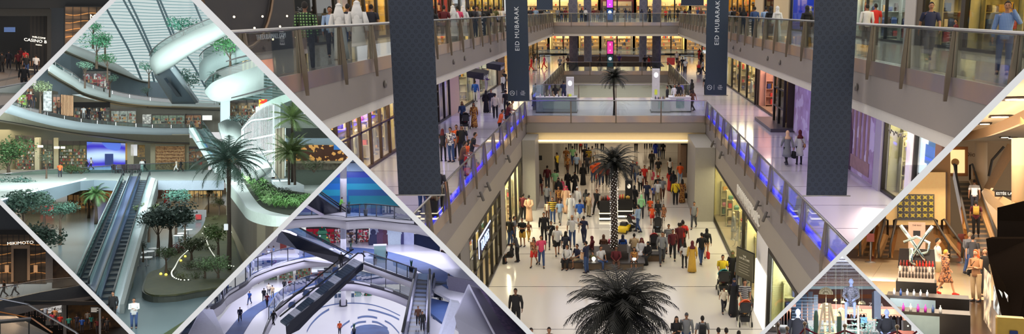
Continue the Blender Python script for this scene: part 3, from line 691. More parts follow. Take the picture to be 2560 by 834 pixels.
def clothes(loc,rz,w,label,cols,n=8,h=1.7):
    root=thing('clothes_rail',label,'clothes rail',loc,rz)
    MB().tube([(-w/2,0,0),(-w/2,0,h),(w/2,0,h),(w/2,0,0)],.02,6).build('frame',STEEL,root,True)
    T=Matrix.Translation(loc)@Matrix.Rotation(rz,4,'Z')
    for i in range(n):
        x=-w/2+.15+(w-.3)*i/max(1,n-1);c=cols[i%len(cols)]
        m=MB();m.rings([[(-.04,-.24,-1.0),(.04,-.24,-1.0),(.04,.24,-1.0),(-.04,.24,-1.0)],[(-.04,-.21,-.3),(.04,-.21,-.3),(.04,.21,-.3),(-.04,.21,-.3)],[(-.02,-.23,-.14),(.02,-.23,-.14),(.02,.23,-.14),(-.02,.23,-.14)],[(-.01,-.06,-.04),(.01,-.06,-.04),(.01,.06,-.04),(-.01,.06,-.04)]])
        o=m.build('garment',mat(c,.9),None,True,T@Vector((x,0,h)),rz+.3);tag(o,'garment hanging on the '+cut(label,12),'garment','clothes hanging on the '+label)
def shop(X,ya,yb,z0,z1,wall,lamp,power,where,mull=2,bars=(),dp=2.6,frame=DK,glass_on=True,fl=(170,150,120),fw=.12,content=(),lampc=None):
    """one shop unit behind a gallery wall (X is the shop line; the room lies outside it)"""
    s=1 if X>0 else-1;y0,y1=min(ya,yb),max(ya,yb);SHOPN[0]+=1;k=SHOPN[0]
    a,b=sorted((X+s*dp,X+s*(dp+.2)));mb=MB().box(a,b,y0,y1,z0,z1)
    a,b=sorted((X+s*.25,X+s*dp));mb.box(a,b,y0-.1,y0+.05,z0,z1);mb.box(a,b,y1-.05,y1+.1,z0,z1)
    struct('wall_shop_%d'%k,mb,mat(wall,.7,var=.1,scale=1.5),'inner walls of the '+where)
    struct('floor_shop_%d'%k,MB().box(a,b,y0,y1,z0,z0+.03),mat(fl,.3),'shop floor of the '+where)
    struct('ceiling_shop_%d'%k,MB().box(a,b,y0,y1,z1-.06,z1),mat((225,215,200),.7),'ceiling of the '+where)
    area((X+s*dp*.45,(y0+y1)/2,z1-.12),(dp*.7,(y1-y0)*.8),power*(y1-y0),lamp,name='shop_lamp')
    t=thing('shop_window','dark framed glazing of the '+where,'shop window',(X,y0,z0));n=y1-y0;H=z1-z0
    m=MB();a,b=sorted((0,s*.16))
    m.box(a,b,0,fw,0,H);m.box(a,b,n-fw,n,0,H);m.box(a,b,fw,n-fw,0,.12);m.box(a,b,fw,n-fw,H-.15,H)
    for i in range(1,mull):m.box(a,b,n*i/mull-fw/2,n*i/mull+fw/2,.12,H-.15)
    for q in bars:m.box(a,b,fw,n-fw,q-.05,q+.05)
    m.build('frame',frame,t)
    if glass_on:
        for i in range(mull):MB().box(s*.07,s*.09,n*i/mull+fw*.5,n*(i+1)/mull-fw*.5,.12,H-.15).build('glass_pane',glass((240,244,240),.06),t)
    T=lambda u,v:(X+s*u,y0+v*n,z0+.03);rz=-s*math.pi/2
    if n>2.4 and dp>1.5 and wall[0]>90 and END[0]:
        for e in range(min(5,int(n/2.6))):shelf((X+s*(dp*.5+.25),y1-.55-e*n/max(1,int(n/2.6)),z0+.03),0,dp-.75,min(3.0,H*.62),4,cut('%s end shelves of the %s'%(ORD[e],where),14),True,tuple(int(v*.8)for v in wall))
    for c in content:
        if c[0]=='man':mannequin(T(c[1],c[2]),s*math.pi/2,c[3],c[4],*(c[5:]if len(c)>5 else()))
        if c[0]=='shelf':shelf(T(dp-.42,c[1]),rz,c[2],c[3],c[4],c[5],*(c[6:]))
        if c[0]=='rail':clothes(T(c[1],c[2]),math.pi/2,c[3],c[4],c[5])
    return t
def pierbox(X,ya,yb,z0,z1,rgb,lab,dp=.6):
    s=1 if X>0 else-1;a,b=sorted((X,X+s*dp));y0,y1=min(ya,yb),max(ya,yb);SHOPN[0]+=1
    struct('wall_pier_%d'%SHOPN[0],MB().box(a,b,y0,y1,z0,z1),mat(rgb,.6,var=.04),lab)
G=lambda px:yx(px,6.5,0);GL_=lambda px:yx(px,-6.5,0)
# ground floor, left wall
cr=(226,208,160)
shop(-6.5,GL_(1306),GL_(1266),0,3.87,(240,226,180),(255,240,205),150,'bright yellow shop behind the left pier on the ground floor',3,(),content=[('shelf',.3,2.2,3.2,5,'bright yellow shelves in the shop by the left pier'),('shelf',.75,2.2,3.2,5,'second bright shelves in the shop by the left pier')])
pierbox(-6.5,GL_(1266),GL_(1256),0,3.87,(150,144,132),'narrow grey pier between the two ground floor shops on the left')
shop(-6.5,GL_(1256),GL_(1180),0,3.87,(220,202,150),(255,232,180),42,'tall dark framed shop with the blue lit sign on the left',6,(1.9,2.9),content=[('man',.8,.2,('cream','dark'),'mannequin in cream dress by the blue lit sign'),('man',.8,.5,('black','dark'),'mannequin in black dress by the blue lit sign'),('shelf',.6,2.4,2.4,3,'dark shelves in the shop with the blue sign')])
pierbox(-6.5,GL_(1180),GL_(1160),0,3.87,(120,116,112),'grey pier at the near end of the left ground floor shops')
shop(-6.5,GL_(1160),16,0,3.87,(70,80,80),(200,220,220),10,'dim shop in the lower corner on the left',2)
p=CUR.atx(1212,545,-6.42)
t=thing('lit_sign','blue edged sign with white letters on the tall left shop','sign',(-6.46,p.y-1.9,2.35));MB().box(-.02,.02,0,3.6,0,.95).build('board',mat((16,22,60),.5),t);MB().box(.02,.05,0,3.6,.88,.95).box(.02,.05,0,.1,0,.95).build('light_edge',mat((210,220,255),emit=1.3,var=0),t)
text('lettering','TATES',.7,mat((190,210,255),emit=1.3,var=0),(.04,1.8,.42),(0,-1,0)if False else(0,1,0),(0,0,1),t,spacing=1.25)
# ground floor, right wall
shop(6.5,G(1851),G(1776),0,3.87,(228,214,160),(255,238,190),52,'wide clothing shop under the raised letters',1,(),content=[('shelf',.9,1.8,2.8,5,'clothing shelves in the wide shop under the raised letters'),('man',.7,.55,('grey','dark'),'mannequin in grey dress in the wide clothing shop',(205,190,165)),('man',.8,.42,('cream','dark'),'mannequin in cream coat in the wide clothing shop',(205,190,165),'walk',1.0,True,None,('coat',None)),('rail',1.9,.6,2.2,'rail of jackets in the wide clothing shop',[(60,54,48),(180,170,150),(120,110,96)])])
shop(6.5,G(1851),G(1886),0,3.87,(240,230,180),(255,242,200),56,'shop bay with round lamps behind the menu board',1,(),content=[('shelf',.5,1.6,2.8,5,'shelves of pale jars behind the menu board',True,(225,215,180),.9,'bottle')])
pierbox(6.5,G(1886),G(1912),0,3.87,(228,226,220),'white panel between the menu board and the last window',.3);tag(MB().box(6.44,6.5,G(1911),G(1887),.05,2.6).build('light_box',mat((255,250,235),emit=1.0,var=0)),'tall white panel glowing for the lit doorway behind the orange pushchair','light box')  # glowing panel put in to stand for the lit doorway
shop(6.5,G(1912),17,0,3.87,(232,224,160),(255,244,190),44,'last ground floor window towards the lower right corner',3,(),fw=.18,content=[('shelf',.75,2.0,2.2,3,'low shelf in the last ground floor window'),('man',.9,.7,('cream','dark'),'mannequin in cream dress in the last ground floor window')])
for i,(px,w)in enumerate(((1862,'above the menu board'),(1842,'in the middle of the wide shop'))):
    for k in range(9):
        pass
for k in range(14):
    o=MB().ball((0,0,0),.16,10,6).build('paper_lamp',mat((240,232,200),.7,emit=.4,var=0),None,True,(7.1,G(1845)+.1,.9+k*.21));tag(o,'round pale lamp on the string in the wide shop window','lamp','string of round pale lamps')
a,b=CUR.atx(1873,496,6.47),0
for s_,px_,w_ in(('BANANA',1856,'BANANA'),('REPUBLIC',1884,'REPUBLIC')):text('raised_lettering',s_,.8,mat((225,220,205),.5,emit=.1,var=0),(6.48,yx(px_,6.5,4.6),4.42),(0,-1,0),(0,0,1),None,.03,label='raised pale word on the beige fascia, %s of the two above the wide shop'%('further' if px_<1870 else 'nearer'),cat='lettering')
# menu board
p=CUR.atx(1874,627,6.1);t=thing('menu_board','dark olive menu board standing before the shop window','board',(5.9,p.y,0),R(-62))
MB().box(-.62,.62,-.03,.03,1.75,3.05).build('panel',mat((84,80,58),.5),t);MB().box(-.66,.66,.03,.05,1.70,3.1).build('frame',mat((30,26,20),.5),t)
for x in(-.5,.5):MB().box(x-.03,x+.03,-.02,.02,0,1.72).build('leg',mat((30,26,20),.5),t)
text('heading','THE\nLOCAL CAFE',.13,mat((200,195,170),emit=.2),(0,-.035,2.72),(1,0,0),(0,0,1),t,.004)
for i in range(5):MB().box(-.4,.4-.1*(i%2),-.04,-.03,2.45-i*.12,2.47-i*.12).build('text_line',mat((170,164,140)),t)
# spotlights on the fascias
def spot_on_edge(X,px,z,lab):
    s=1 if X>0 else-1;t=thing('spotlight',lab,'spotlight',(X-s*.02,yx(px,X,z),z),0,'small spotlights below the galleries')
    MB().box(-s*.22,0,-.03,.03,-.03,.03).build('bracket',mat((90,86,82),.5),t);MB().tube([(-s*.18,-.12,.22),(-s*.26,.14,-.22)],.07,8).build('lamp_head',mat((96,92,88),.5),t,True)
for X,px in((-6.5,1210),(-6.5,1192),(6.5,1790),(6.5,1811),(6.5,1905),(6.5,1926),(-6.5,1262)):spot_on_edge(X,px,5.3,'small grey spotlight bracketed below the %s first gallery'%('left' if X<0 else 'right'))
for X,px in((-7.6,962),(-7.6,1134),(-7.6,1162),(-7.6,1226),(7.6,1833),(7.6,1851),(7.6,1919),(7.6,1950),(7.6,2142)):
    s=1 if X>0 else-1;o=MB().tube([(0,0,0),(-s*.05,0,0)],.12,12).tube([(-s*.05,0,0),(-s*.06,0,0)],.05,8).build('wall_speaker',mat((110,104,100),.5),None,True,(X-s*.0,yx(px,X,11.45),11.45));tag(o,'round grey disc set in the top %s gallery fascia'%('left' if s<0 else 'right'),'speaker','round discs in the top fascia')
# first gallery, left shops (line 11.9 m out)
f1=lambda px:yx(px,-11.9,L1)
BRN=mat((70,48,40),.5)
shop(-11.9,f1(1000),f1(820),L1,10.6,(236,214,170),(255,234,190),70,'brown framed shop left of the big banner, first gallery',7,(1.9,),frame=BRN,content=[('man',.9,.85,('cream','dark'),'mannequin in cream dress left of the big banner'),('man',.9,.6,('white','dark'),'mannequin in white dress behind brown bars')])
text('shop_sign','Collers',.75,mat((225,225,240),emit=.8,var=0),(-11.75,f1(885),L1+3.3),(0,1,0),(0,0,1),None,.04,label='pale letters over the brown framed shop',cat='sign')
shop(-11.9,f1(1088),f1(1100),L1,10.6,(180,160,110),(255,230,170),50,'narrow black framed display right of the big banner',1,(1.2,2.2,3.2),content=[('shelf',.5,1.2,3,5,'narrow display of dark bags right of the big banner')])
shop(-11.9,f1(1100),f1(1128),L1,10.6,(190,180,220),(200,190,255),46,'lilac glass shop front right of the big banner',2)
pierbox(-11.9,f1(1128),f1(1150),L1,10.6,(206,176,156),'salmon wall panel right of the lilac shop')
shop(-11.9,f1(1150),f1(1190),L1,10.6,(230,222,190),(255,240,214),60,'cream opening with a dark awning, nearer one',1,fw=.06,dp=4,content=[('shelf',.4,2.5,2.4,3,'cream shelves under the nearer dark awning')])
pierbox(-11.9,f1(1190),f1(1200),L1,10.6,(214,200,214),'pale pier between the dark awnings')
shop(-11.9,f1(1200),f1(1246),L1,10.6,(226,222,200),(245,240,235),60,'cream opening with a dark awning, further one',1,fw=.06,dp=4,content=[('shelf',.6,3.0,2.4,3,'cream shelves under the further dark awning')])
pierbox(-11.9,f1(1246),f1(1262),L1,10.6,(120,92,76),'brown pier behind the left lettered banner')
for px,lab in((1176,'nearer'),(1222,'further')):
    y=f1(px);t=thing('awning','dark curved awning with white cups over the %s cream opening'%lab,'awning',(-11.8,y,L1+2.3))
    MB().rings([[(.0,-1.6,0),(1.2,-1.3,-.25),(1.2,1.3,-.25),(0,1.6,0)],[(0,-1.6,.5),(1.3,-1.4,.3),(1.3,1.4,.3),(0,1.6,.5)]]).build('cover',mat((26,26,48),.6),t)
    for q in(-.8,0,.8):MB().lathe([(.12,0),(.15,.25)],(1.22,q,-.2),8,.4,1).build('cup_emblem',mat((220,220,225)),t)
shop(-11.9,f1(1262),f1(1345),L1,10.6,(226,190,140),(255,222,170),46,'row of far shops on the left, first gallery',6,fw=.3,content=[('shelf',.3,6,2.6,3,'far red shelves on the left first gallery'),('shelf',.75,6,2.6,3,'far gold shelves on the left first gallery')])
# first gallery, right shops (line 11.2 m out)
r1=lambda px:yx(px,11.2,L1)
shop(11.2,r1(1886),r1(1812),L1,10.6,(232,214,166),(255,236,196),60,'cream shops with pale mannequins behind the right lettered banner',4,fw=.2,content=[('man',.5,.25,('white','dark'),'mannequin in white dress behind the right lettered banner',(220,210,190)),('man',.5,.12,('black','dark'),'mannequin in black dress behind the right lettered banner',(220,210,190)),('man',.6,.06,('grey','dark'),'mannequin in grey dress behind the right lettered banner'),('shelf',.6,5,2.6,3,'cream shop shelves behind the right lettered banner')])
shop(11.2,r1(1950),r1(1890),L1,10.6,(225,178,150),(255,216,200),55,'peach coloured open shop with a group inside',1,fw=.2,glass_on=False,dp=4.5,content=[('shelf',.45,4,2.6,3,'dark shelves in the peach coloured shop',True,(70,46,36))])
t=shop(10.6,r1(1953),r1(1978)-.2,L1,10.6,(60,46,40),(255,220,160),40,'black framed glass corner display on the right first gallery',2,(1.3,2.5),dp=1.4,content=[('shelf',.5,1.3,3.2,5,'crowded shelves in the black corner display')])
struct('baseboard_right',MB().box(9.7,11.2,r1(1986),r1(1940),L1,L1+.22),mat((70,66,70),.4),'dark plinth of the corner display')
MUR=pattern('noise',(176,156,200),(140,112,150),1.3,.5,.25,c3=(190,178,210),emit=.08)
pierbox(11.2,r1(1985),r1(2185),L1,10.6,(190,170,205),'wall behind the lilac mural')
m=MB().box(11.12,11.2,r1(2183),r1(1986),L1+.1,10.5);tag(m.build('mural',MUR),'large lilac and gold printed mural behind the right big banner','mural')
m=MB()
yb=r1(2175)
for k in range(7):m.box(11.09,11.11,yb+.2+k*.62,yb+.45+k*.62,L1+.9,L1+3.0);m.lathe([(.3,0),(.26,.2),(.02,.5)],(11.1,yb+.35+k*.62,L1+3.0),8,.1,1)
m.box(11.085,11.105,yb,yb+4.5,L1+.3,L1+.9);tag(m.build('printed_palace',mat((150,118,120),.6,var=.3,scale=3)),'gold palace picture printed on the lilac mural','picture')
m=MB().tube([(11.1,yb+3.2,L1+.1),(11.1,yb+3.2,L1+1.8),(11.1,yb+3.2,L1+2.8)],[(.03,.5),(.03,.62),(.03,.3)],10,side=(1,0,0)).ball((11.1,yb+3.2,L1+3.2),(.03,.26,.34));tag(m.build('printed_figure',mat((70,44,70),.7,var=.2)),'dark robed figure printed on the mural beside the banner','picture')
pierbox(11.1,r1(2185),r1(2200),L1,10.6,(170,164,180),'lilac grey pier between mural and watch shop')
shop(11.2,r1(2262),r1(2200),L1,10.6,(205,198,160),(255,246,214),60,'black framed shop window with handwritten script',1,content=[('shelf',.3,1.2,1.2,2,'white display blocks in the script window',True,(225,225,225))])
yy=r1(2214)
o=MB().tube([(11.08,yy-i*.085,L1+2.75-i*.0+.12*math.sin(i*1.7)*math.cos(i*.6))for i in range(26)],.018,5).build('script_lettering',mat((60,54,48)));tag(o,'dark curling handwriting on the tall shop window glass','lettering')
pierbox(11.1,r1(2262),r1(2272),L1,10.6,(226,224,226),'white frame between script window and display screens')
shop(11.2,r1(2330),r1(2272),L1,10.6,(40,44,56),(220,235,255),30,'window of the shop with the bright display screen',1,content=[])
t=thing('display_screen','bright screen with a blue figure in the right hand shop window','screen',(11.45,r1(2300),L1+1.5),0)
MB().box(0,.12,-1.2,1.2,0,2.4).build('panel',mat((220,235,250),emit=1.4,var=0),t);MB().box(-.03,0,-.3,.3,.4,1.9).box(-.03,0,-.6,-.3,1.1,1.8).box(-.03,0,.3,.55,.5,1.2).build('picture',mat((90,130,190),emit=.5),t)
pierbox(11.1,r1(2330),r1(2345),L1,10.6,(96,70,50),'brown frame right of the display screens');shop(11.2,r1(2345),14,L1,10.6,(206,170,110),(255,220,150),45,'gold lit shop at the right edge of the first gallery',5,frame=BRN)
# top gallery, left shops (line 13.4 m out)
T2=16.8
l2=lambda px:yx(px,-13.4,L2)
pierbox(-13.4,10,l2(742),L2,T2,(30,30,38),'dark wall panel of the top gallery, upper left',.5)
y0=l2(742)
t=thing('wall_relief','dark shop front with large bronze circle outlines','relief',(-13.3,y0-5,L2+3.2))
for r_,oy,oz in((3.0,0,0),(2.2,2.2,1.2),(3.4,-6,.5)):MB().tube([(0,oy+r_*math.cos(6.2832*i/32),oz+r_*math.sin(6.2832*i/32))for i in range(33)],.07,6).build('ring',mat((110,92,76),.35,.7),t,True)
for i in range(12):
    o=MB().ball((0,0,0),.04,8,5).build('pin_light',mat((255,225,180),emit=4,var=0),None,True,(-13.1,y0-9+i*.75,L2+.9+.5*math.sin(i*2.1)));tag(o,'tiny warm light on the dark upper left shop front','light','pin lights on the dark shop front')
text('shop_name','THEDUBAIMALL.COM',.16,mat((180,180,190),emit=.3),(-7.7,yx(690,-7.6,L2+1),L2+.98),(0,1,0),(0,0,1),None,.005,label='small pale wording along the upper left glass',cat='lettering')
shop(-13.4,l2(742),l2(845),L2,T2,(60,58,60),(255,220,160),14,'dim shop behind the person in a green checked shirt',2)
shop(-13.4,l2(846),l2(975),L2,T2,(232,192,110),(255,222,150),85,'gold lit shop behind the persons in white robes',4,fw=.2,content=[('shelf',.5,3,2.8,4,'gold lit shelves behind the white robes'),('man',.8,.7,('red','dark'),'mannequin in red dress behind the white robes')])
shop(-13.4,l2(1075),l2(1128),L2,T2,(190,70,30),(255,190,120),60,'orange shop right of the left big banner, top gallery',3,fw=.15,content=[('shelf',.5,6,3,4,'orange shelves of the top gallery shop',True,(150,60,30))])
shop(-13.4,l2(1130),l2(1172),L2,T2,(220,220,220),(240,240,255),60,'white shop on the left top gallery',2,fw=.2)
shop(-13.4,l2(1174),l2(1262),L2,T2,(220,196,120),(255,230,160),50,'yellow lit shops left of the lettered banner, top gallery',6,fw=.3,content=[('shelf',.3,6,2.8,3,'yellow shelves left of the lettered banner'),('shelf',.8,6,2.8,3,'second yellow shelves left of the lettered banner')])
shop(-13.4,l2(1000),l2(1074),L2,T2,(120,90,60),(255,200,140),20,'shop behind the left big banner, top gallery',2)
# top gallery, right shops (line 13.5 m out)
r2=lambda px:yx(px,13.5,L2)
shop(13.5,r2(1888),r2(1815),L2,T2,(214,160,60),(255,210,130),60,'gold curtained shop on the right top gallery',5,fw=.2,content=[('shelf',.3,6,3,3,'gold shelves on the right top gallery'),('rail',1.2,.7,5,'rail of gold gowns on the right top gallery',[(220,170,60),(200,140,50),(230,190,90)])])
pierbox(13.4,r2(1888),r2(1908),L2,T2,(190,170,140),'cream pier beside the gold curtained shop')
shop(13.5,r2(1935),r2(1908),L2,T2,(70,44,36),(255,200,150),16,'brown doorway on the right top gallery',1,fw=.3)
pierbox(13.4,r2(1935),r2(1972),L2,T2,(196,176,140),'cream pier left of the blue shop window')
shop(13.5,r2(2034),r2(1972),L2,T2,(30,60,170),(190,210,255),55,'blue shop window with a blond mannequin',1,fw=.3,dp=2,content=[('man',.8,.55,('black','dark'),'blond mannequin in black robe in the blue window',(235,215,190),'stand',1.0,True,'bun',('robe',None))])
shop(13.5,r2(2262),r2(2120),L2,T2,(226,230,226),(240,250,245),60,'white clothes shop right of the right big banner',3,fw=.06,content=[('rail',2.1,.3,3.0,'rail of red and white clothes in the white shop',[(200,60,70),(230,230,230),(210,90,100),(60,60,70)]),('rail',2.1,.75,3.0,'rail of dark clothes in the white shop',[(60,64,70),(90,90,96),(200,60,70)]),('man',1.0,.15,('white','dark'),'mannequin in white dress in the white clothes shop'),('shelf',.5,2,1.0,2,'low white table shelf in the white clothes shop',True,(200,205,205))])
pierbox(13.4,r2(2262),r2(2288),L2,T2,(160,158,160),'light grey pier beside the white clothes shop')
pierbox(13.45,r2(2288),r2(2302),L2,T2,(70,62,54),'dark brown strip next to the light grey pier')
shop(13.5,r2(2398),r2(2302),L2,T2,(214,196,150),(255,234,184),48,'cream shop window behind the person in navy',1,dp=1.6,fw=.16,content=[])
shop(13.5,11,r2(2398),L2,T2,(206,180,110),(255,226,150),48,'cream shop with dark posts behind the phoning person',4,fw=.22,content=[('shelf',.8,1.2,1.4,2,'small shelf of red bags in the cream shop'),('man',1.0,.55,('maroon','dark'),'mannequin in maroon dress in the cream shop'),('man',1.1,.75,('olive','dark'),'mannequin in olive dress in the cream shop')])
for x0,x1,nm in((-20,-13.4,'left'),(13.5,20,'right')):struct('ceiling_top_'+nm,MB().box(x0,x1,10,142,T2,T2+.2),mat((150,140,130)),'shop ceiling of the top gallery')
# far end walls of the galleries, shops facing the camera
def endshop(xa,xb,Y,z0,z1,wall,lamp,power,where,mull=2,shelves=1,goods=(120,96,70)):
    SHOPN[0]+=1;k=SHOPN[0];dp=3.5
    struct('wall_shop_%d'%k,MB().box(xa,xb,Y+dp,Y+dp+.2,z0,z1).box(xa-.1,xa+.1,Y,Y+dp,z0,z1).box(xb-.1,xb+.1,Y,Y+dp,z0,z1),mat(wall,.7),'inner walls of the '+where)
    struct('ceiling_shop_%d'%k,MB().box(xa,xb,Y,Y+dp,z1,z1+.1),mat((225,215,200)),'ceiling of the '+where)
    area(((xa+xb)/2,Y+dp*.5,z1-.1),((xb-xa)*.8,dp*.7),power*(xb-xa),lamp,name='shop_lamp')
    t=thing('shop_window','framed glazing of the '+where,'shop window',(xa,Y,z0));n=xb-xa;m=MB()
    for i in range(mull+1):m.box(n*i/mull-.12,n*i/mull+.12,0,.15,0,z1-z0)
    m.box(0,n,.02,.13,z1-z0-.25,z1-z0);m.build('frame',DK,t)
    for i in range(mull):MB().box(n*i/mull+.12,n*(i+1)/mull-.12,.06,.08,0,z1-z0-.25).build('glass_pane',glass((240,244,240),.06),t)
    if shelves:
        for i in range(shelves):shelf((xa+(i+.5)*n/shelves,Y+dp-.45,z0),0,n/shelves*.85,3.0,4,'shelves of the '+where,True,tuple(min(255,v+90)for v in goods),.45)
ES=[(-19,-12.6,(236,214,160),'far left yellow shop'),(-12.4,-7.2,(240,226,186),'far shop left of the grey column'),(-7,-3,(225,206,150),'far shop between the left columns'),(-2.8,3.2,(120,26,20),'far red fronted shop'),(3.4,7.4,(226,200,140),'far shop beside the right column'),(7.6,12.8,(235,218,160),'far bright shop right of the right column'),(13,19,(220,190,130),'far right yellow shop')]
for i,(a,b,c,w)in enumerate(ES):
    endshop(a,b,142,L2,17,c,(255,232,180),75 if c[1]>50 else 35,w+' on the top storey',2,1)
    endshop(a,b,150,L1,10.8,(c if c[1]>50 else(200,190,180)),(255,232,190),90,w+' on the first storey',2,1)
# ---- the banners
def banner(cx,yb_,zc,bottom_h,w,label,lettered=False,col=((45,53,68),(27,31,43)),top=9):
    """cloth banner on a rod, hung by two cables from the roof"""
    y=(zc-bottom_h*SN)/CS;x=(cx-CX)*zc/F;z=CAMH-bottom_h
    t=thing('hanging_banner',label,'banner',(x,y,z));H=top
    if lettered:m=mat((46,58,74),.85,var=.06)
    else:m=pattern('rings',col[0],col[1],.142,.85,.1)
    MB().box(-w/2,w/2,-.012,.012,0,H).build('cloth',m,t);MB().tube([(-w/2-.12,0,-.01),(w/2+.12,0,-.01)],.025,8).build('bottom_rod',mat((150,148,146),.4,.6),t,True)
    MB().tube([(-w/2-.1,0,H),(w/2+.1,0,H)],.03,8).build('top_rod',mat((150,148,146),.4,.6),t,True)
    for s in(-1,1):MB().tube([(s*w/2*.8,0,H),(s*w/2*.8,0,27-z)],.01,5).build('cable',STEEL,t)
    if lettered:
        wm=mat((205,210,215),.7,emit=.12,var=0)
        text('lettering','EID MUBARAK',.41*w/1.43,wm,(0,-.02,4.7),(0,0,1),(-1,0,0),t,.004,spacing=1.12)
        MB().tube([(-.42+.15*math.cos(6.2832*i/16),-.03,.52+.15*math.sin(6.2832*i/16))for i in range(17)],.014,5).tube([(-.5,-.03,.48),(-.42,-.03,.58),(-.33,-.03,.46)],.02,5).build('emblem',wm,t)
        MB().box(-.13,-.115,-.03,-.02,.36,.70).build('divider',wm,t);text('mall_name','THE\nDUBAI\nMALL',.11,wm,(.28,-.02,.52),(1,0,0),(0,0,1),t,.003)
    return t
banner(1050,485,25.8,5.85,1.37,'large ring-patterned grey blue banner hanging left of centre')
banner(2066,487,25.2,5.74,1.27,'large ring-patterned grey blue banner hanging right of centre')
banner(1297,252,53,5.93,1.42,'smaller lettered banner hanging left of the kiosk bridge',True)
banner(1789,238,53,5.56,1.42,'smaller lettered banner hanging right of the kiosk bridge',True)
banner(1362,25,78,.02,1.55,'short lettered banner far up left of centre',False,((50,62,80),(60,72,90)),7)
banner(1731,14,78,-.4,2.2,'short ring-patterned banner far up right of centre',False,((50,58,76),(28,34,48)),7)
# ---- totem screens
def totem(x,y,z,h,lab,cols):
    t=thing('display_totem',lab,'display',(x,y,z));MB().cbox((0,0,h/2),(.9,.5,h),.04).build('casing',mat((16,16,20),.4),t)
    MB().box(-.36,.36,-.28,-.255,h*.55,h*.97).build('upper_screen',mat(cols[0],emit=1.0,var=0),t);MB().box(-.36,.36,-.28,-.255,h*.1,h*.5).build('lower_screen',mat(cols[1],emit=.6,var=0),t)
    MB().ball((0,-.29,h*.38),(.22,.02,.22),10,6).build('picture',mat((220,235,240),emit=.7),t);MB().box(-.05,.05,-.30,-.28,h*.83,h*.9).box(-.05,.05,-.30,-.28,h*.64,h*.68).build('mark',mat((255,255,255),emit=.8),t)
totem(-.75,103.2,L1,3.7,'tall totem with a pink screen on the far court',((225,60,160),(30,60,70)))
totem(-.75,99.6,L2,3.3,'tall totem with a purple screen on the top bridge',((190,60,220),(20,60,120)))
# ---- palms
def palm(loc,h,r,label,beads=False,n=34,droop=.7,green=(44,52,40),tr=.16,seed=1,leaf=.42):
    rr=random.Random(seed);t=thing('palm_tree',label,'palm',loc);th=MB()
    th.tube([(0,0,0),(.03,0,h*.3),(-.02,0,h*.7),(0,0,h)],[tr*1.25,tr,tr*.9,tr*1.1],12);th.build('trunk',pattern('zstripes',(62,50,40),(38,30,24),.12,.9,.4),t,True)
    f=MB()
    for i in range(n):
        a=i*2.39996+rr.uniform(-.2,.2);e=R(80)*(1-(i/n)**.8)-R(22)*(i/n)+rr.uniform(-.1,.1);L=r*rr.uniform(.9,1.15);P=[];k=9
        d=Vector((math.cos(a),math.sin(a),0));x=Vector((0,0,h));ang=e
        for j in range(k+1):
            P.append(x.copy());ang2=ang-droop*1.9*(j/k)**1.5;x=x+(d*math.cos(ang2)+Vector((0,0,1))*math.sin(ang2))*L/k
        f.tube(P,[.018*(1-.8*j/k)*r for j in range(k+1)],4);sd=Vector((-d.y,d.x,0));m=20
        for j in range(1,m+1):
            u=j/m*.97*k;q=P[int(u)].lerp(P[min(k,int(u)+1)],u-int(u));tg=(P[min(k,int(u)+1)]-P[max(0,int(u))]).normalized()
            ll=leaf*r*.62*math.sin(math.pi*min(.97,.14+.86*j/m))**.6*rr.uniform(.85,1.1)
            for s in(-1,1):
                tip=q+(sd*s*.62+tg*.72).normalized()*ll+Vector((0,0,-.20*ll-.08*rr.random()*ll));w=tg*(.022*r)
                f.add([tuple(q-w),tuple(q+w),tuple(tip)],[(0,1,2)])
    f.build('fronds',mat(green,.6,var=.35,scale=1.5),t)
    if beads:
        k=0;mm=mat((250,240,235),emit=2.0,var=0);z=.35;nb=150;g=MB();rest=MB()
        proto=None
        for i in range(nb*2):
            zz=.3+(h-.5)*i/(nb*2);a=i*2.4;c=((tr*1.08+.012)*math.cos(a),(tr*1.08+.012)*math.sin(a),zz)
            if i%3==0:
                if proto is None:proto=MB().ball((0,0,0),.019,6,4).mesh(mm,True)
                o=link('light_bulb',proto,t,c)
            else:rest.ball(c,.013,5,3)
        o=rest.build('light_bulbs',mm,t,True);o['kind']='stuff'
    return t
p=CUR.at(1535,655,0)
palm((p.x,p.y,.45),5.1,1.55,'tall palm with fairy lights round its trunk rising from the seating planter',True,60,.75,(20,24,14),.19,3)
palm((.16,22.9,0),4.95,1.75,'near dark palm whose crown fills the bottom of the hall',False,78,.85,(11,14,10),.2,8,.55)
palm(CUR.at(1535,287,L1),2.7,1.1,'small palm standing on the kiosk bridge',False,44,.75,(24,30,18),.07,5,.6)
# ---- planter bench round the beaded palm
PX,PY=p.x,p.y
t=thing('planter_bench','square dark planter bench round the beaded palm','bench',(PX,PY,0))
MB().box(-1.6,1.6,-1.5,1.5,.06,.40).build('seat_base',mat((90,74,56),.5),t);MB().box(-1.68,1.68,-1.58,1.58,.40,.47).build('seat_top',mat((44,38,34),.4),t);MB().box(-.8,.8,-.8,.8,.47,.80).build('planter_box',mat((50,42,36),.5),t);MB().box(-.72,.72,-.72,.72,.80,.83).build('soil',mat((40,30,24),.9),t)
for s in(-1,1):
    o=MB().ball((0,0,.12),.11,10,6).lathe([(.05,0),(.05,.05)],(0,0,0),8).build('globe_lamp',mat((255,250,235),emit=4,var=0),None,True,(PX+s*1.1,PY-1.2,.47));tag(o,'small white globe lamp on the planter bench, %s corner'%('left' if s<0 else 'right'),'lamp')
for x0,y0,lab in((1432,668,'low dark stool seat left of the planter'),(1632,650,'low dark bench right of the planter')):
    q=CUR.at(x0,y0,0);t=thing('low_bench',lab,'bench',q);MB().cbox((0,0,.4),(1.3,.6,.1),.02).build('cushion',mat((40,36,36),.6),t);MB().box(-.55,.55,-.22,.22,0,.35).build('base',mat((96,74,52),.5),t)
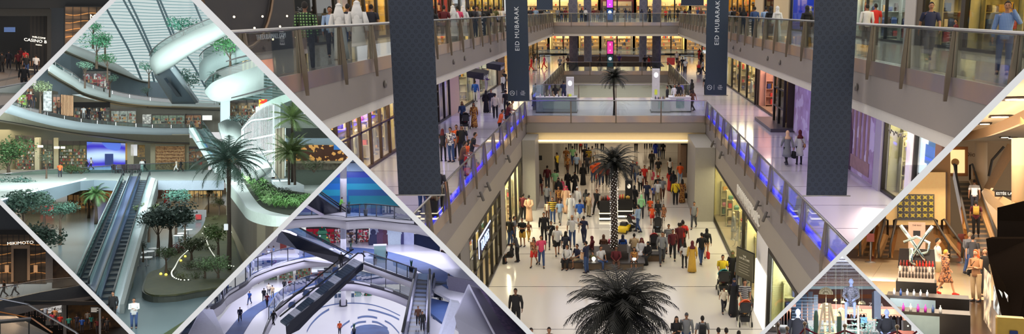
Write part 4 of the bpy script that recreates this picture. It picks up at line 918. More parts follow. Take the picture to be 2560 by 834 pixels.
# ---- kiosk stands on the ground floor
def stand(px,py,w,d,h,label,glow=True,tall=False):
    q=CUR.at(px,py,0);t=thing('kiosk_stand',label,'kiosk',q);MB().box(-w/2,w/2,0,d,0,h).build('counter',mat((24,22,22),.4),t)
    MB().box(-w/2-.02,w/2+.02,-.03,d+.02,.10,.22).box(-w/2-.02,w/2+.02,-.03,d+.02,.5,.56).build('light_band',mat((250,240,205),emit=1.6,var=0),t)
    MB().box(-w/2-.04,w/2+.04,-.04,d+.04,h,h+.05).build('counter_top',mat((46,40,38),.25),t)
    if tall:MB().box(w/2-.5,w/2,.2,.8,h,2.6).build('tower',mat((20,18,18),.4),t);MB().ball((w/2-.25,.17,2.2),(.12,.02,.16),8,6).build('emblem',mat((235,225,210),emit=.6),t)
    if glow:
        for i in range(8):
            hh=rg.uniform(.15,.35);o=MB().lathe([(.07,0),(.07,hh*.6),(.03,hh*.75),(.03,hh)],(0,0,0),8).build('bottle',mat(rg.choice([(200,60,60),(220,180,90),(120,80,60),(60,50,46)]),.3),None,True,(q.x-w/2+.15+i*(w-.3)/8,q.y+.25,h+.05));tag(o,'small bottle on the '+cut(label,11),'bottle','bottles on the '+label)
    return t
stand(1519,552,1.1,2.2,1.35,'black sales stand left of the beaded trunk')
stand(1563,546,1.0,2.6,1.30,'black sales stand right of the beaded trunk',True,True)
# ---- pushchairs
def pushchair(px,py,rz,col,label,z=0,loc=None,occupant=None,s=1.0,grp=None):
    q=Vector(loc)if loc else CUR.at(px,py,z);t=thing('pushchair',label,'pushchair',q,R(rz));t.matrix_basis=t.matrix_basis@Matrix.Scale(s,4);blk=mat((28,28,30),.5,.3);cl=mat(CN[col]if isinstance(col,str)else col,.8)
    for x in(-.24,.24):
        m=MB().tube([(x,-.42,1.02),(x,-.16,.62),(x,.30,.12)],.016,6).tube([(x,.05,.55),(x,-.30,.10)],.014,6);m.build('frame_side',blk,t,True)
        for y in(-.32,.34):MB().tube([(x-.02,y,.10),(x+.02,y,.10)],.10,12).build('wheel',mat((20,20,20),.7),t)
    MB().tube([(-.24,-.42,1.02),(0,-.46,1.04),(.24,-.42,1.02)],.02,6).build('handle',blk,t,True)
    MB().strip([(-.21,-.22,.90),(-.21,-.12,.5),(-.21,.18,.44),(-.21,.30,.25)],[(.21,-.22,.90),(.21,-.12,.5),(.21,.18,.44),(.21,.30,.25)],(0,-.02,.04)).build('seat',mat((48,48,52),.8),t)
    L=[]
    for i in range(7):
        a=R(-10+i*20);L.append([(.24*math.cos(R(k*22.5)),-.20+.34*math.sin(a)*1*.9,.78+.30*math.cos(a)*math.sin(R(k*22.5))+0)for k in range(9)])
    MB().rings(L,False,False).build('canopy',cl,t,True);MB().box(-.17,.17,-.2,.16,.16,.30).build('basket',mat((34,34,38),.8),t)
    if occupant:MB().ball((0,.06,.68),(.085,.09,.10)).build('child_head',mat(SKIN['b'],.6),t,True);MB().tube([(0,.02,.62),(0,.05,.50),(0,.2,.46)],[.07,.12,.10],8).build('child_body',cmat(occupant),t,True)
    return t
# ================================================================== people of the main atrium
GROUPNAME='main atrium'
TS,SH,JK,RB,DR,LD,VS=('tee','trousers'),('shirt','trousers'),('jacket','trousers'),('robe',None),('dress',None),('longdress',None),('vest','trousers')
TJ,SJ,TSH=('tee','jeans'),('shirt','jeans'),('tee','shorts')
def P(px,py,*a,**k):return person(px,py,*a,**k)
def za(x,y):return 1180+x/2.779,340+y/2.779
def zb(x,y):return 1500+x/2.78,340+y/2.78
def z5(x,y):return 1200+x/3.564,600+y/3.564
def zc_(x,y):return 1600+x/3.564,600+y/3.564
w='on the ground floor'
# left side of the ground floor
P(*za(358,575),'maroon','black',rz=-20,garb=TS,skin='b',where='by the left pier')
P(*za(398,588),'peach',garb=RB,pose='behind',rz=0,skin='b',where='by the left pier')
P(*za(352,765),'black','gold',garb=TSH,pose='cross',rz=170,where='left of the crowd')
P(*za(268,758),'black','denim',garb=TJ,rz=-30,where='by the dark framed shop')
P(*za(296,752),'grey','denim',garb=TJ,pose='phone',rz=-90,where='by the dark framed shop')
P(*z5(335,190),'darkgrey','black','long','woman',garb=TS,pose='rail',rz=80,where='with a black case by the shop')
P(*z5(285,205),'black',hair='hijab',kind='woman',garb=RB,pose='sit',rz=90,hcol='black',where='seated by the dark framed shop',h=1.5)
P(*za(395,725),'pat','gold','long','girl',garb=('tee','leggings'),rz=200,pose='walk',where='left of the crowd')
P(*z5(483,230),'pat','red','long','woman',garb=('vest','shorts'),rz=170,pose='walk',where='at the front of the crowd')
P(*z5(548,232),'pink','denim',garb=TJ,rz=190,pose='walkb',where='at the front of the crowd',skin='b')
P(*za(477,410),'pat','maroon','long','woman',garb=('tee','leggings'),rz=0,hair_=0 if False else None)if False else P(*za(477,412),'pat','maroon','long','woman',garb=('tee','leggings'),rz=10,extra=('backpack',),where='beside the left pier')
P(*za(525,365),'maroon','darkgrey',garb=SH,rz=0,where='right of the left pier',h=1.85)
P(*za(562,256),'black','darkgrey',garb=JK,rz=20,where='beyond the left pier');P(*za(592,252),'yellow','black',garb=SH,rz=60,pose='phone',where='beyond the left pier')
P(*za(578,386),'mint','khaki',garb=('tee','trousers'),rz=0,where='right of the left pier',extra=('bag',),ecol='white')
P(*za(522,500),'grey','dark',garb=TS,rz=10,pose='walk',where='left of the crowd')
P(*za(603,452),'black',hair='hijab',kind='woman',garb=RB,hcol='black',rz=180,where='in the middle of the crowd',h=1.75)
P(*za(625,402),'pink','pink','long','girl',garb=DR,rz=180,where='in the middle of the crowd')
P(*za(667,382),'black',hair='hijab',kind='woman',garb=RB,hcol='dark',rz=170,where='under the bridge, first from the left');P(*za(716,392),'black',hair='hijab',kind='woman',garb=RB,hcol='black',rz=200,pose='walk',extra=('handbag',),where='under the bridge, second from the left')
P(*za(772,338),'black',hair='hijab',kind='woman',garb=RB,hcol='black',rz=0,where='under the bridge, third from the left',h=1.75)
P(*za(655,527),'peach',hair='ghutra',garb=RB,rz=185,hcol='pink',pose='walk',where='amid the crowd',h=1.85)
P(*za(686,575),'white',hair='kippa',garb=RB,rz=180,where='at the head of the crowd',pose='walk');P(*za(733,520),'white',hair='kippa',garb=RB,rz=150,where='behind another white robe')
P(*za(750,626),'blue','white',garb=TSH,rz=0,where='left of the beaded palm',h=1.78)
P(*za(562,607),'bee','denim',garb=TJ,rz=175,where='amid the crowd',h=1.8)
P(*za(526,577),'cream','brown','short','boy',garb=TS,rz=170,where='holding the hand of an adult')
P(*za(612,610),'lightblue','grey','long','woman',garb=('tee','leggings'),rz=170,pose='walkb',where='amid the crowd')
P(*za(603,505),'leafy','brown','long','woman',garb=('tee','jeans'),rz=180,where='amid the crowd')
P(*za(793,530),'darkgrey','black','long','woman',garb=TS,rz=-20,extra=('handbag',),where='left of the black sales stand');P(*za(812,558),'beige','khaki','bun','woman',garb=('tee','trousers'),rz=-40,where='left of the black sales stand')
P(*za(868,541),'black','black',garb=JK,rz=150,pose='walk',where='beside the black sales stand',skin='b')
P(*za(502,735),'black','black',garb=JK,rz=185,where='in front of the striped shirt',h=1.85)
P(*za(552,776),'black','dark','ponytail','woman',garb=('tee','leggings'),rz=180,pose='walk',extra=('handbag',),ecol='white',where='at the front of the crowd')
P(*z5(690,142),'white','black','kippa',garb=TSH,rz=10,hcol='tan',pose='walk',where='at the front of the crowd',h=1.8)
P(*za(697,765),'white','denim','kippa',garb=TJ,rz=0,hcol='tan',pose='point',where='holding out a hand',h=1.9)
P(*za(777,752),'navy','navy','bun','woman',garb=('tee','jeans'),rz=-10,where='left of the planter',h=1.75,pose='walkb')
P(*z5(766,182),'navy','dark','long','woman',garb=('tee','leggings'),rz=0,extra=('backpack','bag'),ecol='dark',where='left of the planter',h=1.7)
for x,y,c,b,h_,k,r in((655,212,'leafy','khaki','short','man',0),(700,202,'mint','denim','short','man',20),(727,262,'lightblue','black','short','man',10),(785,202,'dark','dark','short','man',0),(811,212,'bee','dark','short','man',0),(836,202,'white','khaki','short','man',0),(665,262,'leafy','brown','cap','woman',170),(755,122,'red','brown','long','woman',0),(722,97,'denim','dark','short','man',0),(790,95,'grey','denim','short','man',0),(680,92,'pat','dark','long','woman',0),(866,92,'maroon','dark','short','man',180),(905,110,'black','black','short','man',0),(800,265,'dark','dark','short','man',0)):
    P(*za(x,y),c,b,h_,k,garb=('tee','trousers'),rz=r,pose=random.choice(['walk','stand','walkb']),where='far under the bridge, left half',hands=False)
for x,y,c,b in((842,325,'orange','denim'),(872,305,'orange','red'),(897,345,'orange','denim'),(922,330,'dark','dark'),(946,342,'maroon','black')):P(*za(x,y),c,b,garb=TJ,rz=random.choice([0,180]),pose='walk',where='behind the palm crown, left half',hands=False)
# seated round the planter
def S(x,y,z,c,b,rz,**k):return person(x,y,c,b,pose='sit',rz=rz,z=0,loc=(x,y,z),**k)
S(PX-1.25,PY+1.0,-.03,'maroon','dark',-100+180,kind='woman',hair='hijab',hcol='maroon',garb=('shirt','trousers'),where='on the planter bench, back left')
S(PX-.6,PY+1.3,-.03,'brown','brown',0,kind='woman',hair='hijab',hcol='brown',garb=('shirt','trousers'),where='on the back of the planter bench')
S(PX+.5,PY+1.3,-.03,'blue','dark',0,kind='woman',hair='hijab',hcol='navy',garb=('shirt','trousers'),where='on the back of the planter bench');S(PX+1.15,PY+1.25,-.03,'beige','brown',0,garb=('shirt','trousers'),where='on the back of the planter bench')
S(PX-.1,PY+1.4,-.03,'pink','dark',0,kind='woman',hair='long',garb=('shirt','trousers'),where='on the back of the planter bench')
S(PX-.72,PY-1.15,-.03,'white','denim',215,garb=TJ,where='on the front of the planter bench');S(PX+.12,PY-1.2,-.03,'maroon','brown',180,garb=SH,where='below the beaded trunk on the bench',skin='c')
S(PX+1.1,PY-1.15,-.03,'leafy','black',175,kind='woman',hair='long',garb=('vest','shorts'),where='at the front right corner of the planter bench')
S(PX-1.15,PY-1.0,-.03,'olive','red',150,kind='boy',garb=TSH,where='at the front left corner of the planter bench')
q=CUR.at(1432,668,0);S(q.x-.3,q.y,-.0,'white','black',165,garb=SH,where='on the low stool left of the planter');S(q.x+.25,q.y+.1,0,'navy','khaki',130,garb=TSH,where='on the low stool left of the planter',skin='b')
P(1466,681,'navy','denim',garb=TJ,rz=60,pose='phone',extra=('bag',),ecol='peach',where='standing with a cardboard sheet left of the planter')
q=CUR.at(1620,655,0);S(q.x,q.y-.1,0,'black','black',150,kind='woman',hair='hijab',hcol='black',garb=RB,where='on the low bench right of the planter');S(q.x-.35,q.y+.35,0,'white','white',170,hair='ghutra',garb=RB,hcol='maroon',where='on the low bench right of the planter')
# right side of the ground floor
for x,y,c,b,h_,k,g,r,ps in((250,112,'maroon','black','short','man',TS,0,'walk'),(318,90,'dark','dark','short','man',TS,0,'stand'),(352,88,'black','black','short','man',TS,0,'walk'),(385,153,'royal','royal','long','woman',DR,0,'stand'),(412,153,'grey','denim','short','man',TJ,0,'walk'),(438,158,'black','black','long','woman',('tee','leggings'),0,'stand'),(360,236,'black','black','short','man',JK,0,'walk'),(405,296,'black','khaki','short','man',TSH,0,'walkb'),(485,283,'white','black','long','woman',('vest','trousers'),0,'walk'),(228,312,'navy','black','short','man',TS,180,'stand'),(255,328,'grey','denim','cap','man',TJ,180,'walk'),(280,392,'white','black','hijab','woman',TS,180,'walk'),(308,352,'red','maroon','short','man',TS,180,'walk'),(340,352,'cream','cream','long','woman',LD,180,'stand'),(362,332,'pink','pink','long','girl',DR,180,'stand'),(485,375,'red','red','hijab','woman',LD,0,'walk'),(508,385,'dark','dark','hijab','woman',RB,0,'stand'),(556,332,'orange','lightblue','short','man',TJ,0,'stand'),(325,478,'navy','dark','short','man',TS,180,'walk'),(402,432,'black','black','cap','man',SH,0,'stand'),(433,445,'grey','brown','short','man',TS,180,'walk'),(400,470,'white','khaki','short','man',TS,180,'stand'),(376,455,'blue','dark','short','boy',TS,180,'stand'),(347,553,'orange','brown','short','boy',TSH,0,'walk'),(362,610,'orange','red','short','boy',TSH,180,'walk'),(440,594,'pat','pat','long','girl',DR,180,'walk'),(238,500,'black','black','hijab','woman',RB,0,'stand'),(210,540,'black','black','hijab','woman',RB,20,'walk'),(287,572,'mint','dark','hijab','woman',SH,0,'stand')):
    P(*zb(x,y),c,b,h_,k,garb=g,rz=r,pose=ps,hands=False,hcol={'hijab':'black' if c!='mint' else 'mint','cap':'red'}.get(h_,'hair'),where='right of the beaded palm' if y>250 else 'far under the bridge, right half')
P(*zb(524,475),'yellow','black',garb=SH,rz=0,extra=('handbag',),where='near the right pier',h=1.85);P(*zb(570,462),'leafy',hair='long',kind='woman',garb=LD,rz=0,extra=('bag',),where='near the right pier',h=1.75)
P(*zb(402,610),'black','darkgrey','long','woman',garb=SH,rz=180,pose='push',where='right of the planter')
pushchair(*zb(400,684),0,'darkgrey','grey and blue pushchair pushed by a person in black',occupant='lightblue',s=1.15)
P(*zb(265,668),'lightblue','denim',garb=SJ,rz=60,pose='push',where='beside the beaded trunk',h=1.8)
pushchair(*zb(222,652),-50,'maroon','dark red pushchair beside the yellow toy car')
P(*zb(652,640),'grey','darkgrey',garb=('vest','trousers'),rz=165,pose='walk',fixed='person in grey waistcoat over white shirt walking alone near the right pier',h=1.75)
P(*zb(575,802),'red','black',garb=TS,rz=10,pose='walk',where='by a black headscarf',h=1.85);P(*zb(572,770),'black',hair='hijab',kind='woman',garb=RB,hcol='black',rz=0,where='behind the red t-shirt');P(*zb(546,806),'maroon','dark',garb=TS,rz=20,pose='walkb',where='left of the red t-shirt')
P(*zc_(196,212),'grey','darkgrey',garb=SH,rz=180,pose='walk',where='right of the planter',h=1.85);P(*zc_(252,118),'striped','dark',garb=TS,rz=185,where='right of the planter');P(*zc_(290,168),'maroon','black',garb=SH,rz=180,pose='walkb',where='right of the planter')
P(*zc_(360,105),'maroon','maroon',garb=TS,rz=0,where='behind the yellow dress')
P(*zc_(395,244),'white','black','long','girl',garb=('tee','leggings'),rz=10,where='in front of the red t-shirt',h=1.45)
P(*zc_(462,282),'gold',hair='hijab',kind='woman',garb=LD,hcol='maroon',rz=0,where='on the right of the floor',h=1.72)
P(*zc_(545,214),'black','denim','short',garb=TJ,rz=10,pose='walk',where='on the right of the floor',h=1.8,extra=('bag',),ecol='red');P(*zc_(590,158),'black','peach','hijab','woman',garb=('shirt','leggings'),rz=0,hcol='black',pose='walk',where='by the long window',h=1.72)
pushchair(*zb(375,800),0,'red','dark red pushchair right of the black robe',s=1.1)
P(*zc_(730,440),'yellow','khaki',garb=TS,rz=180,pose='push',where='near the menu board',h=1.82);pushchair(*zc_(740,462),0,'teal','teal pushchair pushed by a person in yellow',occupant='maroon',s=1.2)
P(*zc_(818,388),'black',hair='hijab',kind='woman',garb=RB,hcol='olive',rz=180,where='beside the teal pushchair',h=1.76)
P(*zc_(745,640),'cream','dark','short','boy',garb=TS,rz=180,pose='walk',where='in front of the teal pushchair',h=1.2)
P(*zc_(832,655),'black',hair='hijab',kind='woman',garb=RB,hcol='navy',rz=170,pose='walk',where='beside the orange pushchair',h=1.72)
P(*zc_(925,690),'striped','khaki',garb=TS,rz=180,pose='push',where='with the orange pushchair',h=1.82);pushchair(*zc_(930,745),0,'orange','orange pushchair pushed by a person in striped shirt',occupant='leafy',s=1.15)
P(*zc_(905,400),'maroon','grey',garb=SH,rz=120,where='behind the orange pushchair',pose='walk');P(*zc_(880,430),'grey','grey','long','woman',garb=SH,rz=140,where='behind the orange pushchair');P(*zc_(945,345),'white','tan',garb=SH,rz=60,pose='stand',where='in the bright doorway')
# people cut by the lower edge
P(*zc_(325,682),'black','dark','long','woman',garb=JK,rz=180,pose='cross',hx=True,where='at the lower edge',face=True)
P(*zc_(415,650),'grey','denim','kippa',hcol='darkgrey',garb=SJ,rz=180,hx=True,where='in dark cap at the lower edge',face=True)
P(*zc_(557,680),'grey','dark',garb=TS,rz=0,hx=True,extra=('backpack',),where='at the lower edge')
P(*zc_(700,785),'red','dark',garb=TS,rz=0,hx=True,where='at the lower edge');P(*zc_(770,788),'navy','dark',garb=TS,rz=10,hx=True,where='at the lower edge');P(*zc_(880,812),'dark','dark',garb=TS,rz=-20,hx=True,where='at the lower edge')
P(*z5(615,780),'black','black',garb=JK,rz=180,hx=True,where='at the lower edge');P(*z5(455,786),'brown','black',garb=JK,rz=180,hx=True,where='at the lower edge by the partition')
P(*z5(316,434),'black','black',garb=('jacket','trousers'),rz=175,hx=True,where='alone on the empty floor',skin='c',h=1.85)
# yellow toy car
q=CUR.at(1560,580,0);t=thing('toy_car','small yellow ride-on toy car beside the beaded trunk','toy car',q,R(70));ym=mat((225,190,20),.35)
MB().rings([[(-.5,-.28,.12),(.5,-.28,.12),(.5,.28,.12),(-.5,.28,.12)],[(-.55,-.3,.3),(.55,-.3,.3),(.55,.3,.3),(-.55,.3,.3)],[(-.5,-.27,.42),(.5,-.27,.42),(.5,.27,.42),(-.5,.27,.42)],[(-.25,-.22,.48),(.2,-.22,.48),(.2,.22,.48),(-.25,.22,.48)]]).build('body',ym,t,True)
MB().rings([[(-.25,-.22,.46),(.25,-.22,.46),(.25,.22,.46),(-.25,.22,.46)],[(-.2,-.18,.68),(.12,-.18,.68),(.12,.18,.68),(-.2,.18,.68)]]).build('cabin',mat((40,40,44),.3),t)
for x in(-.32,.32):
    for y in(-.3,.26):MB().tube([(x,y,.12),(x,y+.05,.12)],.12,12).build('wheel',mat((24,24,24),.6),t)
# first gallery, left
w1='on the left first gallery';k1=dict(z=L1)
P(1189,254,'blue','white',garb=JK,rz=0,where=w1,**k1);P(1216,230,'purple','purple',garb=SH,rz=-60,where=w1,pose='phone',**k1)
P(1216,281,'black',hair='hijab',kind='woman',garb=RB,hcol='black',rz=0,where=w1,**k1);P(1229,281,'dark','grey',garb=TS,rz=180,where=w1,**k1);P(1239,295,'cream','black','short',garb=SH,rz=0,where=w1,**k1);P(1266,284,'black','black',garb=TS,rz=30,where=w1,**k1)
P(1258,232,'white','dark',garb=SH,rz=60,where=w1,**k1);P(1262,222,'black','black',garb=TS,rz=-30,where=w1,**k1)
P(1157,316,'denim','black','long','woman',garb=SH,rz=180,pose='push',where=w1,**k1);pushchair(1164,321,200-180,'black','black pushchair on the left first gallery',z=L1,occupant='maroon')
P(1186,319,'leafy',hair='long',kind='woman',garb=LD,rz=190,where='beside the black pushchair',**k1)
P(1109,402,'dark','dark','long','woman',garb=('vest','leggings'),hcol='maroon',rz=0,where='right of the big banner',**k1);P(1129,404,'floral','denim',garb=TJ,rz=160,where='right of the big banner',**k1)
P(1144,396,'orange','dark',garb=TS,rz=180,where='right of the big banner',**k1);P(1157,398,'black','dark','cap',garb=TS,rz=180,hcol='dark',where='right of the big banner',h=1.8,**k1)
def RL(side,py,top,bot,**k):
    x=side*(6.5+.42);y=None
    for i in range(60):
        pass
    q=CUR.atx(*py,side*6.95);return person(0,0,top,bot,z=L1,loc=(side*6.98,q.y,L1),**k)
RL(-1,(1180,372),'black','dark',garb=TS,pose='rail',rz=-80,where='leaning over the railing right of the big banner',h=1.78);RL(-1,(1155,400),'brown','dark',garb=TS,pose='rail',rz=-70,where='at the railing near the big banner',h=1.76);RL(-1,(1164,388),'orange','red',hair='long',kind='woman',garb=('tee','shorts'),pose='rail',rz=-80,where='at the railing near the big banner',h=1.7)
RL(-1,(1250,296),'orange','black',garb=TS,pose='rail',rz=-80,where='leaning on the left railing',h=1.72);RL(-1,(1275,272),'beige','dark',garb=TS,pose='rail',rz=-80,where='at the left railing near the bridge');RL(-1,(1268,280),'maroon','dark',garb=TS,pose='rail',rz=-60,where='at the left railing near the bridge')
P(1059,535,'purple','denim',garb=TJ,rz=0,z=L1,where='whose legs show below the big banner');P(1083,545,'black',hair='hijab',kind='woman',garb=RB,rz=0,hcol='black',z=L1,where='below the big banner');P(1100,530,'dark','black',garb=TS,rz=0,z=L1,where='below the big banner')
# first gallery, right
P(1966,412,'grey','black','hijab','woman',garb=('coat','leggings'),hcol='peach',rz=10,pose='walk',z=L1,where='on the right first gallery',extra=('bag',),ecol='black',h=1.7);P(1997,410,'white','dark','hijab','woman',garb=('coat','leggings'),hcol='maroon',rz=0,z=L1,where='on the right first gallery',extra=('handbag',),ecol='tan',h=1.7)
for x,y,c,b,g in((1896,252,'lightblue','black',TS),(1911,255,'maroon','navy',TS),(1919,250,'grey','dark',SH),(1904,246,'black','dark',TS),(1937,236,'brown','dark',TS),(1944,238,'peach','peach',LD),(1963,262,'red','dark',TS),(1765,238,'black','black',TS),(1784,238,'dark','black',TS),(1806,236,'grey','black',TS)):
    P(x,y,c,b,garb=g,rz=0,z=L1,hands=False,where='outside the peach shop' if x>1890 else 'behind the right lettered banner')
# kiosk bridge
def kiosk(px,py,w,d,h,label,body,tower=None,tx=0):
    q=CUR.at(px,py,L1);t=thing('kiosk',label,'kiosk',q);MB().box(-w/2,w/2,0,.5,.08,h).box(-w/2,-w/2+.5,.5,d,.08,h).box(w/2-.5,w/2,.5,d,.08,h).build('counter',body,t)
    MB().box(-w/2-.04,w/2+.04,-.04,.54,0,.08).box(-w/2-.04,-w/2+.54,.5,d,0,.08).box(w/2-.54,w/2+.04,.5,d,0,.08).build('plinth',mat((40,40,44),.4),t)
    MB().box(-w/2+.5,w/2-.5,-.03,-.01,.3,h-.1).build('glass_front',glass((225,240,240),.1,clear=.8),t);MB().box(-w/2-.03,w/2+.03,-.04,.52,h,h+.04).build('counter_top',mat((225,225,228),.2),t)
    if tower:MB().box(tx-.28,tx+.28,.6,.9,0,tower).build('tower',mat((214,214,216),.5),t);MB().ball((tx,.58,tower-.45),(.16,.02,.2)).build('emblem',mat((250,250,255),emit=.8),t);MB().box(tx-.1,tx+.1,.57,.6,tower*.4,tower*.52).build('picture',mat((190,200,70),emit=.3),t)
    for i in range(7):
        hh=rg.uniform(.12,.26);o=MB().lathe([(.05,0),(.05,hh*.6),(.02,hh*.75),(.02,hh)],(0,0,0),8).build('bottle',mat(rg.choice([(220,230,240),(150,120,80),(60,60,80),(200,180,200)]),.2),None,True,(q.x-w/2+.3+i*(w-.6)/7,q.y+.2,L1+h+.04));tag(o,'small bottle on the counter of the '+cut(label,8),'bottle','bottles on the '+label)
    return t
kiosk(1391,282,3.0,1.6,1.15,'left perfume kiosk on the bridge with glass front',mat((120,130,136),.3),2.6,1.0)
kiosk(1652,281,1.4,1.5,.95,'grey kiosk on the bridge with a tall white column',mat((176,178,182),.35),3.2,-.35);kiosk(1700,280,1.6,1.5,1.1,'white box kiosk at the right end of the bridge',mat((205,206,210),.35))
q=CUR.at(1345,275,L1);t=thing('display_case','small glass display case at the left end of the kiosk','display case',q);MB().box(-.4,.4,0,.5,0,1.0).build('base',mat((70,72,80),.4),t);MB().box(-.38,.38,.02,.48,1.0,1.9).build('glass_case',glass((220,235,240),.12,clear=.85),t)
P(1334,265,'olive','denim',garb=TJ,rz=-60,pose='rail',z=L1,where='leaning at the left end of the bridge',h=1.8);P(1389,262,'black','white','long','woman',garb=TS,rz=0,z=L1,where='behind the left kiosk');P(1410,258,'navy','navy',garb=TS,rz=0,z=L1,where='behind the left kiosk',h=1.85)
P(1668,268,'black','black',garb=SH,rz=90,z=L1,where='between the two right kiosks',h=1.7);P(1686,262,'white','dark','long','woman',garb=SH,rz=180,z=L1,where='behind the white box kiosk');P(1696,262,'black','dark',garb=SH,rz=0,z=L1,where='behind the white box kiosk')
P(1729,252,'black','black','hijab','woman',garb=RB,rz=60,hcol='black',z=L1,where='at the right end of the bridge',h=1.8);P(1731,277,'brown','dark','long','woman',garb=TS,rz=40,pose='walk',z=L1,where='at the right end of the bridge')
# far first gallery
for x,y,c,b in((1329,178,'red','red'),(1340,176,'white','white'),(1348,170,'black','dark'),(1361,172,'pink','red'),(1336,160,'dark','dark'),(1319,160,'black','black'),(1370,130,'maroon','dark'),(1400,177,'grey','dark'),(1410,176,'beige','dark'),(1420,174,'brown','dark'),(1612,172,'black','black'),(1622,174,'red','dark'),(1560,120,'black','black'),(1568,121,'black','black'),(1583,116,'dark','dark'),(1592,118,'maroon','dark'),(1692,160,'white','dark'),(1696,182,'brown','dark'),(1706,178,'black','dark'),(1713,184,'white','dark'),(1748,150,'red','red'),(1753,164,'black','black'),(1757,186,'white','black'),(1500,166,'black','dark'),(1548,168,'purple','dark'),(1465,120,'dark','dark'),(1372,120,'brown','dark')):
    P(x,y,c,b,random.choice(['short','long','short']),garb=('tee','trousers'),rz=random.choice([0,180,90]),z=L1,hands=False,pose=random.choice(['stand','walk']),where='in the far court, '+('left of the grey columns' if x<1400 else 'between the grey columns' if x<1640 else 'right of the grey columns'))
pushchair(1747,184,180,'red','red pushchair far on the right first gallery',z=L1)
t=thing('poster_stand','small red poster board in the far court','board',CUR.at(1677,176,L1));MB().box(-.5,.5,-.02,.02,.7,1.6).build('panel',mat((214,70,60),.6),t);MB().box(-.03,.03,.02,.06,0,1.5).build('leg',STEEL,t)
# top far bridge
rr=random.Random(11)
for i,x in enumerate(list(range(1332,1380,8))+list(range(1384,1700,10))+[1704,1712,1722,1734,1744,1752]):
    if rr.random()<.15:continue
    c=rr.choice(['black','black','dark','darkgrey','maroon','navy','grey','brown','red','white','denim'])
    zc=rr.uniform(101,118);X=(x-CX)*zc/F;Y=(zc-1.57*SN)/CS
    person(0,0,c,rr.choice(['black','dark','denim']),rr.choice(['short','long','hijab','short']),rr.choice(['man','woman']),garb=rr.choice([TS,SH,RB,TJ]),rz=rr.choice([0,180,150,30]),z=L2,loc=(X,Y,L2),hands=False,pose=rr.choice(['stand','walk','stand','phone']),hcol='black',where='on the top bridge, '+('left of the left column' if x<1425 else 'left of the totem' if x<1525 else 'right of the totem' if x<1638 else 'right of the right column'))
# top gallery, left side
def TG(px,zc,top,bot,**k):
    zc=max(zc,8.1*F/abs(px-CX))
    X=(px-CX)*zc/F;Y=(zc-1.57*SN)/CS;return person(0,0,top,bot,z=L2,loc=(X,Y,L2),**k)
TG(773,20.9,'greencheck','dark',garb=SJ,rz=8,where='near the upper left corner',skin='c',h=1.76)
TG(832,27,'lightblue','dark',garb=SH,rz=200,where='beside the white robes',h=1.66,face=True)
TG(855,25.6,'white','white',hair='ghutra',garb=RB,rz=10,hcol='white',where='left of another white robe',h=1.74);TG(876,29,'dark','denim',garb=SJ,rz=0,pose='walk',where='between the two white robes',h=1.76);TG(900,23.4,'white','white',hair='ghutra',garb=RB,rz=5,hcol='white',where='taller of the two in white robes',h=1.82);TG(934,31,'dark','dark',garb=TS,rz=0,where='right of the white robes')
for px,zc,c,b,h_,g,kd in((1085,33,'black','black','hijab',RB,'woman'),(1113,34,'maroon','darkgrey','short',TS,'man'),(1135,37,'white','white','ghutra',RB,'man'),(1147,35,'pink','darkgrey','short',TS,'man'),(1160,38,'white','white','ghutra',RB,'man'),(1173,42,'black','dark','short',TS,'man'),(1186,44,'dark','dark','short',SH,'man'),(1195,39,'grey','dark','short',TS,'man'),(1207,45,'black','black','hijab',RB,'woman'),(1216,43,'black','dark','short',TS,'man'),(1229,46,'khaki','dark','long',TS,'woman'),(1238,50,'olive','dark','short',TS,'man'),(1248,52,'cream','dark','short',SH,'man'),(1258,50,'white','brown','short',TS,'man'),(1327,75,'dark','dark','short',TS,'man'),(1340,72,'lightblue','dark','short',TS,'man'),(1352,80,'black','black','short',TS,'man'),(1364,84,'grey','dark','long',TS,'woman')):
    TG(px,zc,c,b,hair=h_,kind=kd,garb=g,rz=rr.choice([0,10,160,30]),hcol='black' if h_=='hijab' else('white' if h_=='ghutra' else 'hair'),where='on the left top gallery',hands=False,pose=rr.choice(['stand','walk'])if g!=RB else 'stand')
for px,zc,c,b,h_,g,kd in((1827,52,'grey','dark','short',TS,'man'),(1835,50,'black','black','short',SH,'man'),(1848,48,'leafy','black','long',TS,'woman'),(1857,49,'black','dark','long',TS,'woman'),(1885,44,'denim','black','short',SH,'man'),(1912,40,'lightblue','denim','short',TJ,'man'),(1924,41,'black','black','hijab',RB,'woman'),(1941,37,'white','white','hijab',RB,'woman'),(2014,33.5,'black','black','hijab',RB,'woman')):
    TG(px,zc,c,b,hair=h_,kind=kd,garb=g,rz=rr.choice([0,10,20]),hcol='white' if c=='white' else('black' if h_=='hijab' else 'hair'),where='on the right top gallery',hands=False,pose='stand',h=1.72)
TG(2163,34,'white','darkgrey',garb=('shirt','trousers'),rz=0,where='beside the right big banner, top gallery',h=1.78);TG(2184,36,'red','dark',garb=TS,rz=5,where='before the white clothes shop',h=1.82)
TG(2318,24.4,'navy','darkgrey',garb=TS,rz=170,pose='walk',where='before the cream window, top gallery',face=True,h=1.78);TG(2504,19.8,'bluecheck','denim',garb=SJ,rz=150,pose='ear',extra=('handset',),where='holding a phone to the ear, upper right corner',face=True,h=1.76)
TG(2385,31,'maroon','darkgrey',kind='woman',garb=TS,rz=90,where='small behind the dark post, top gallery',h=1.2)
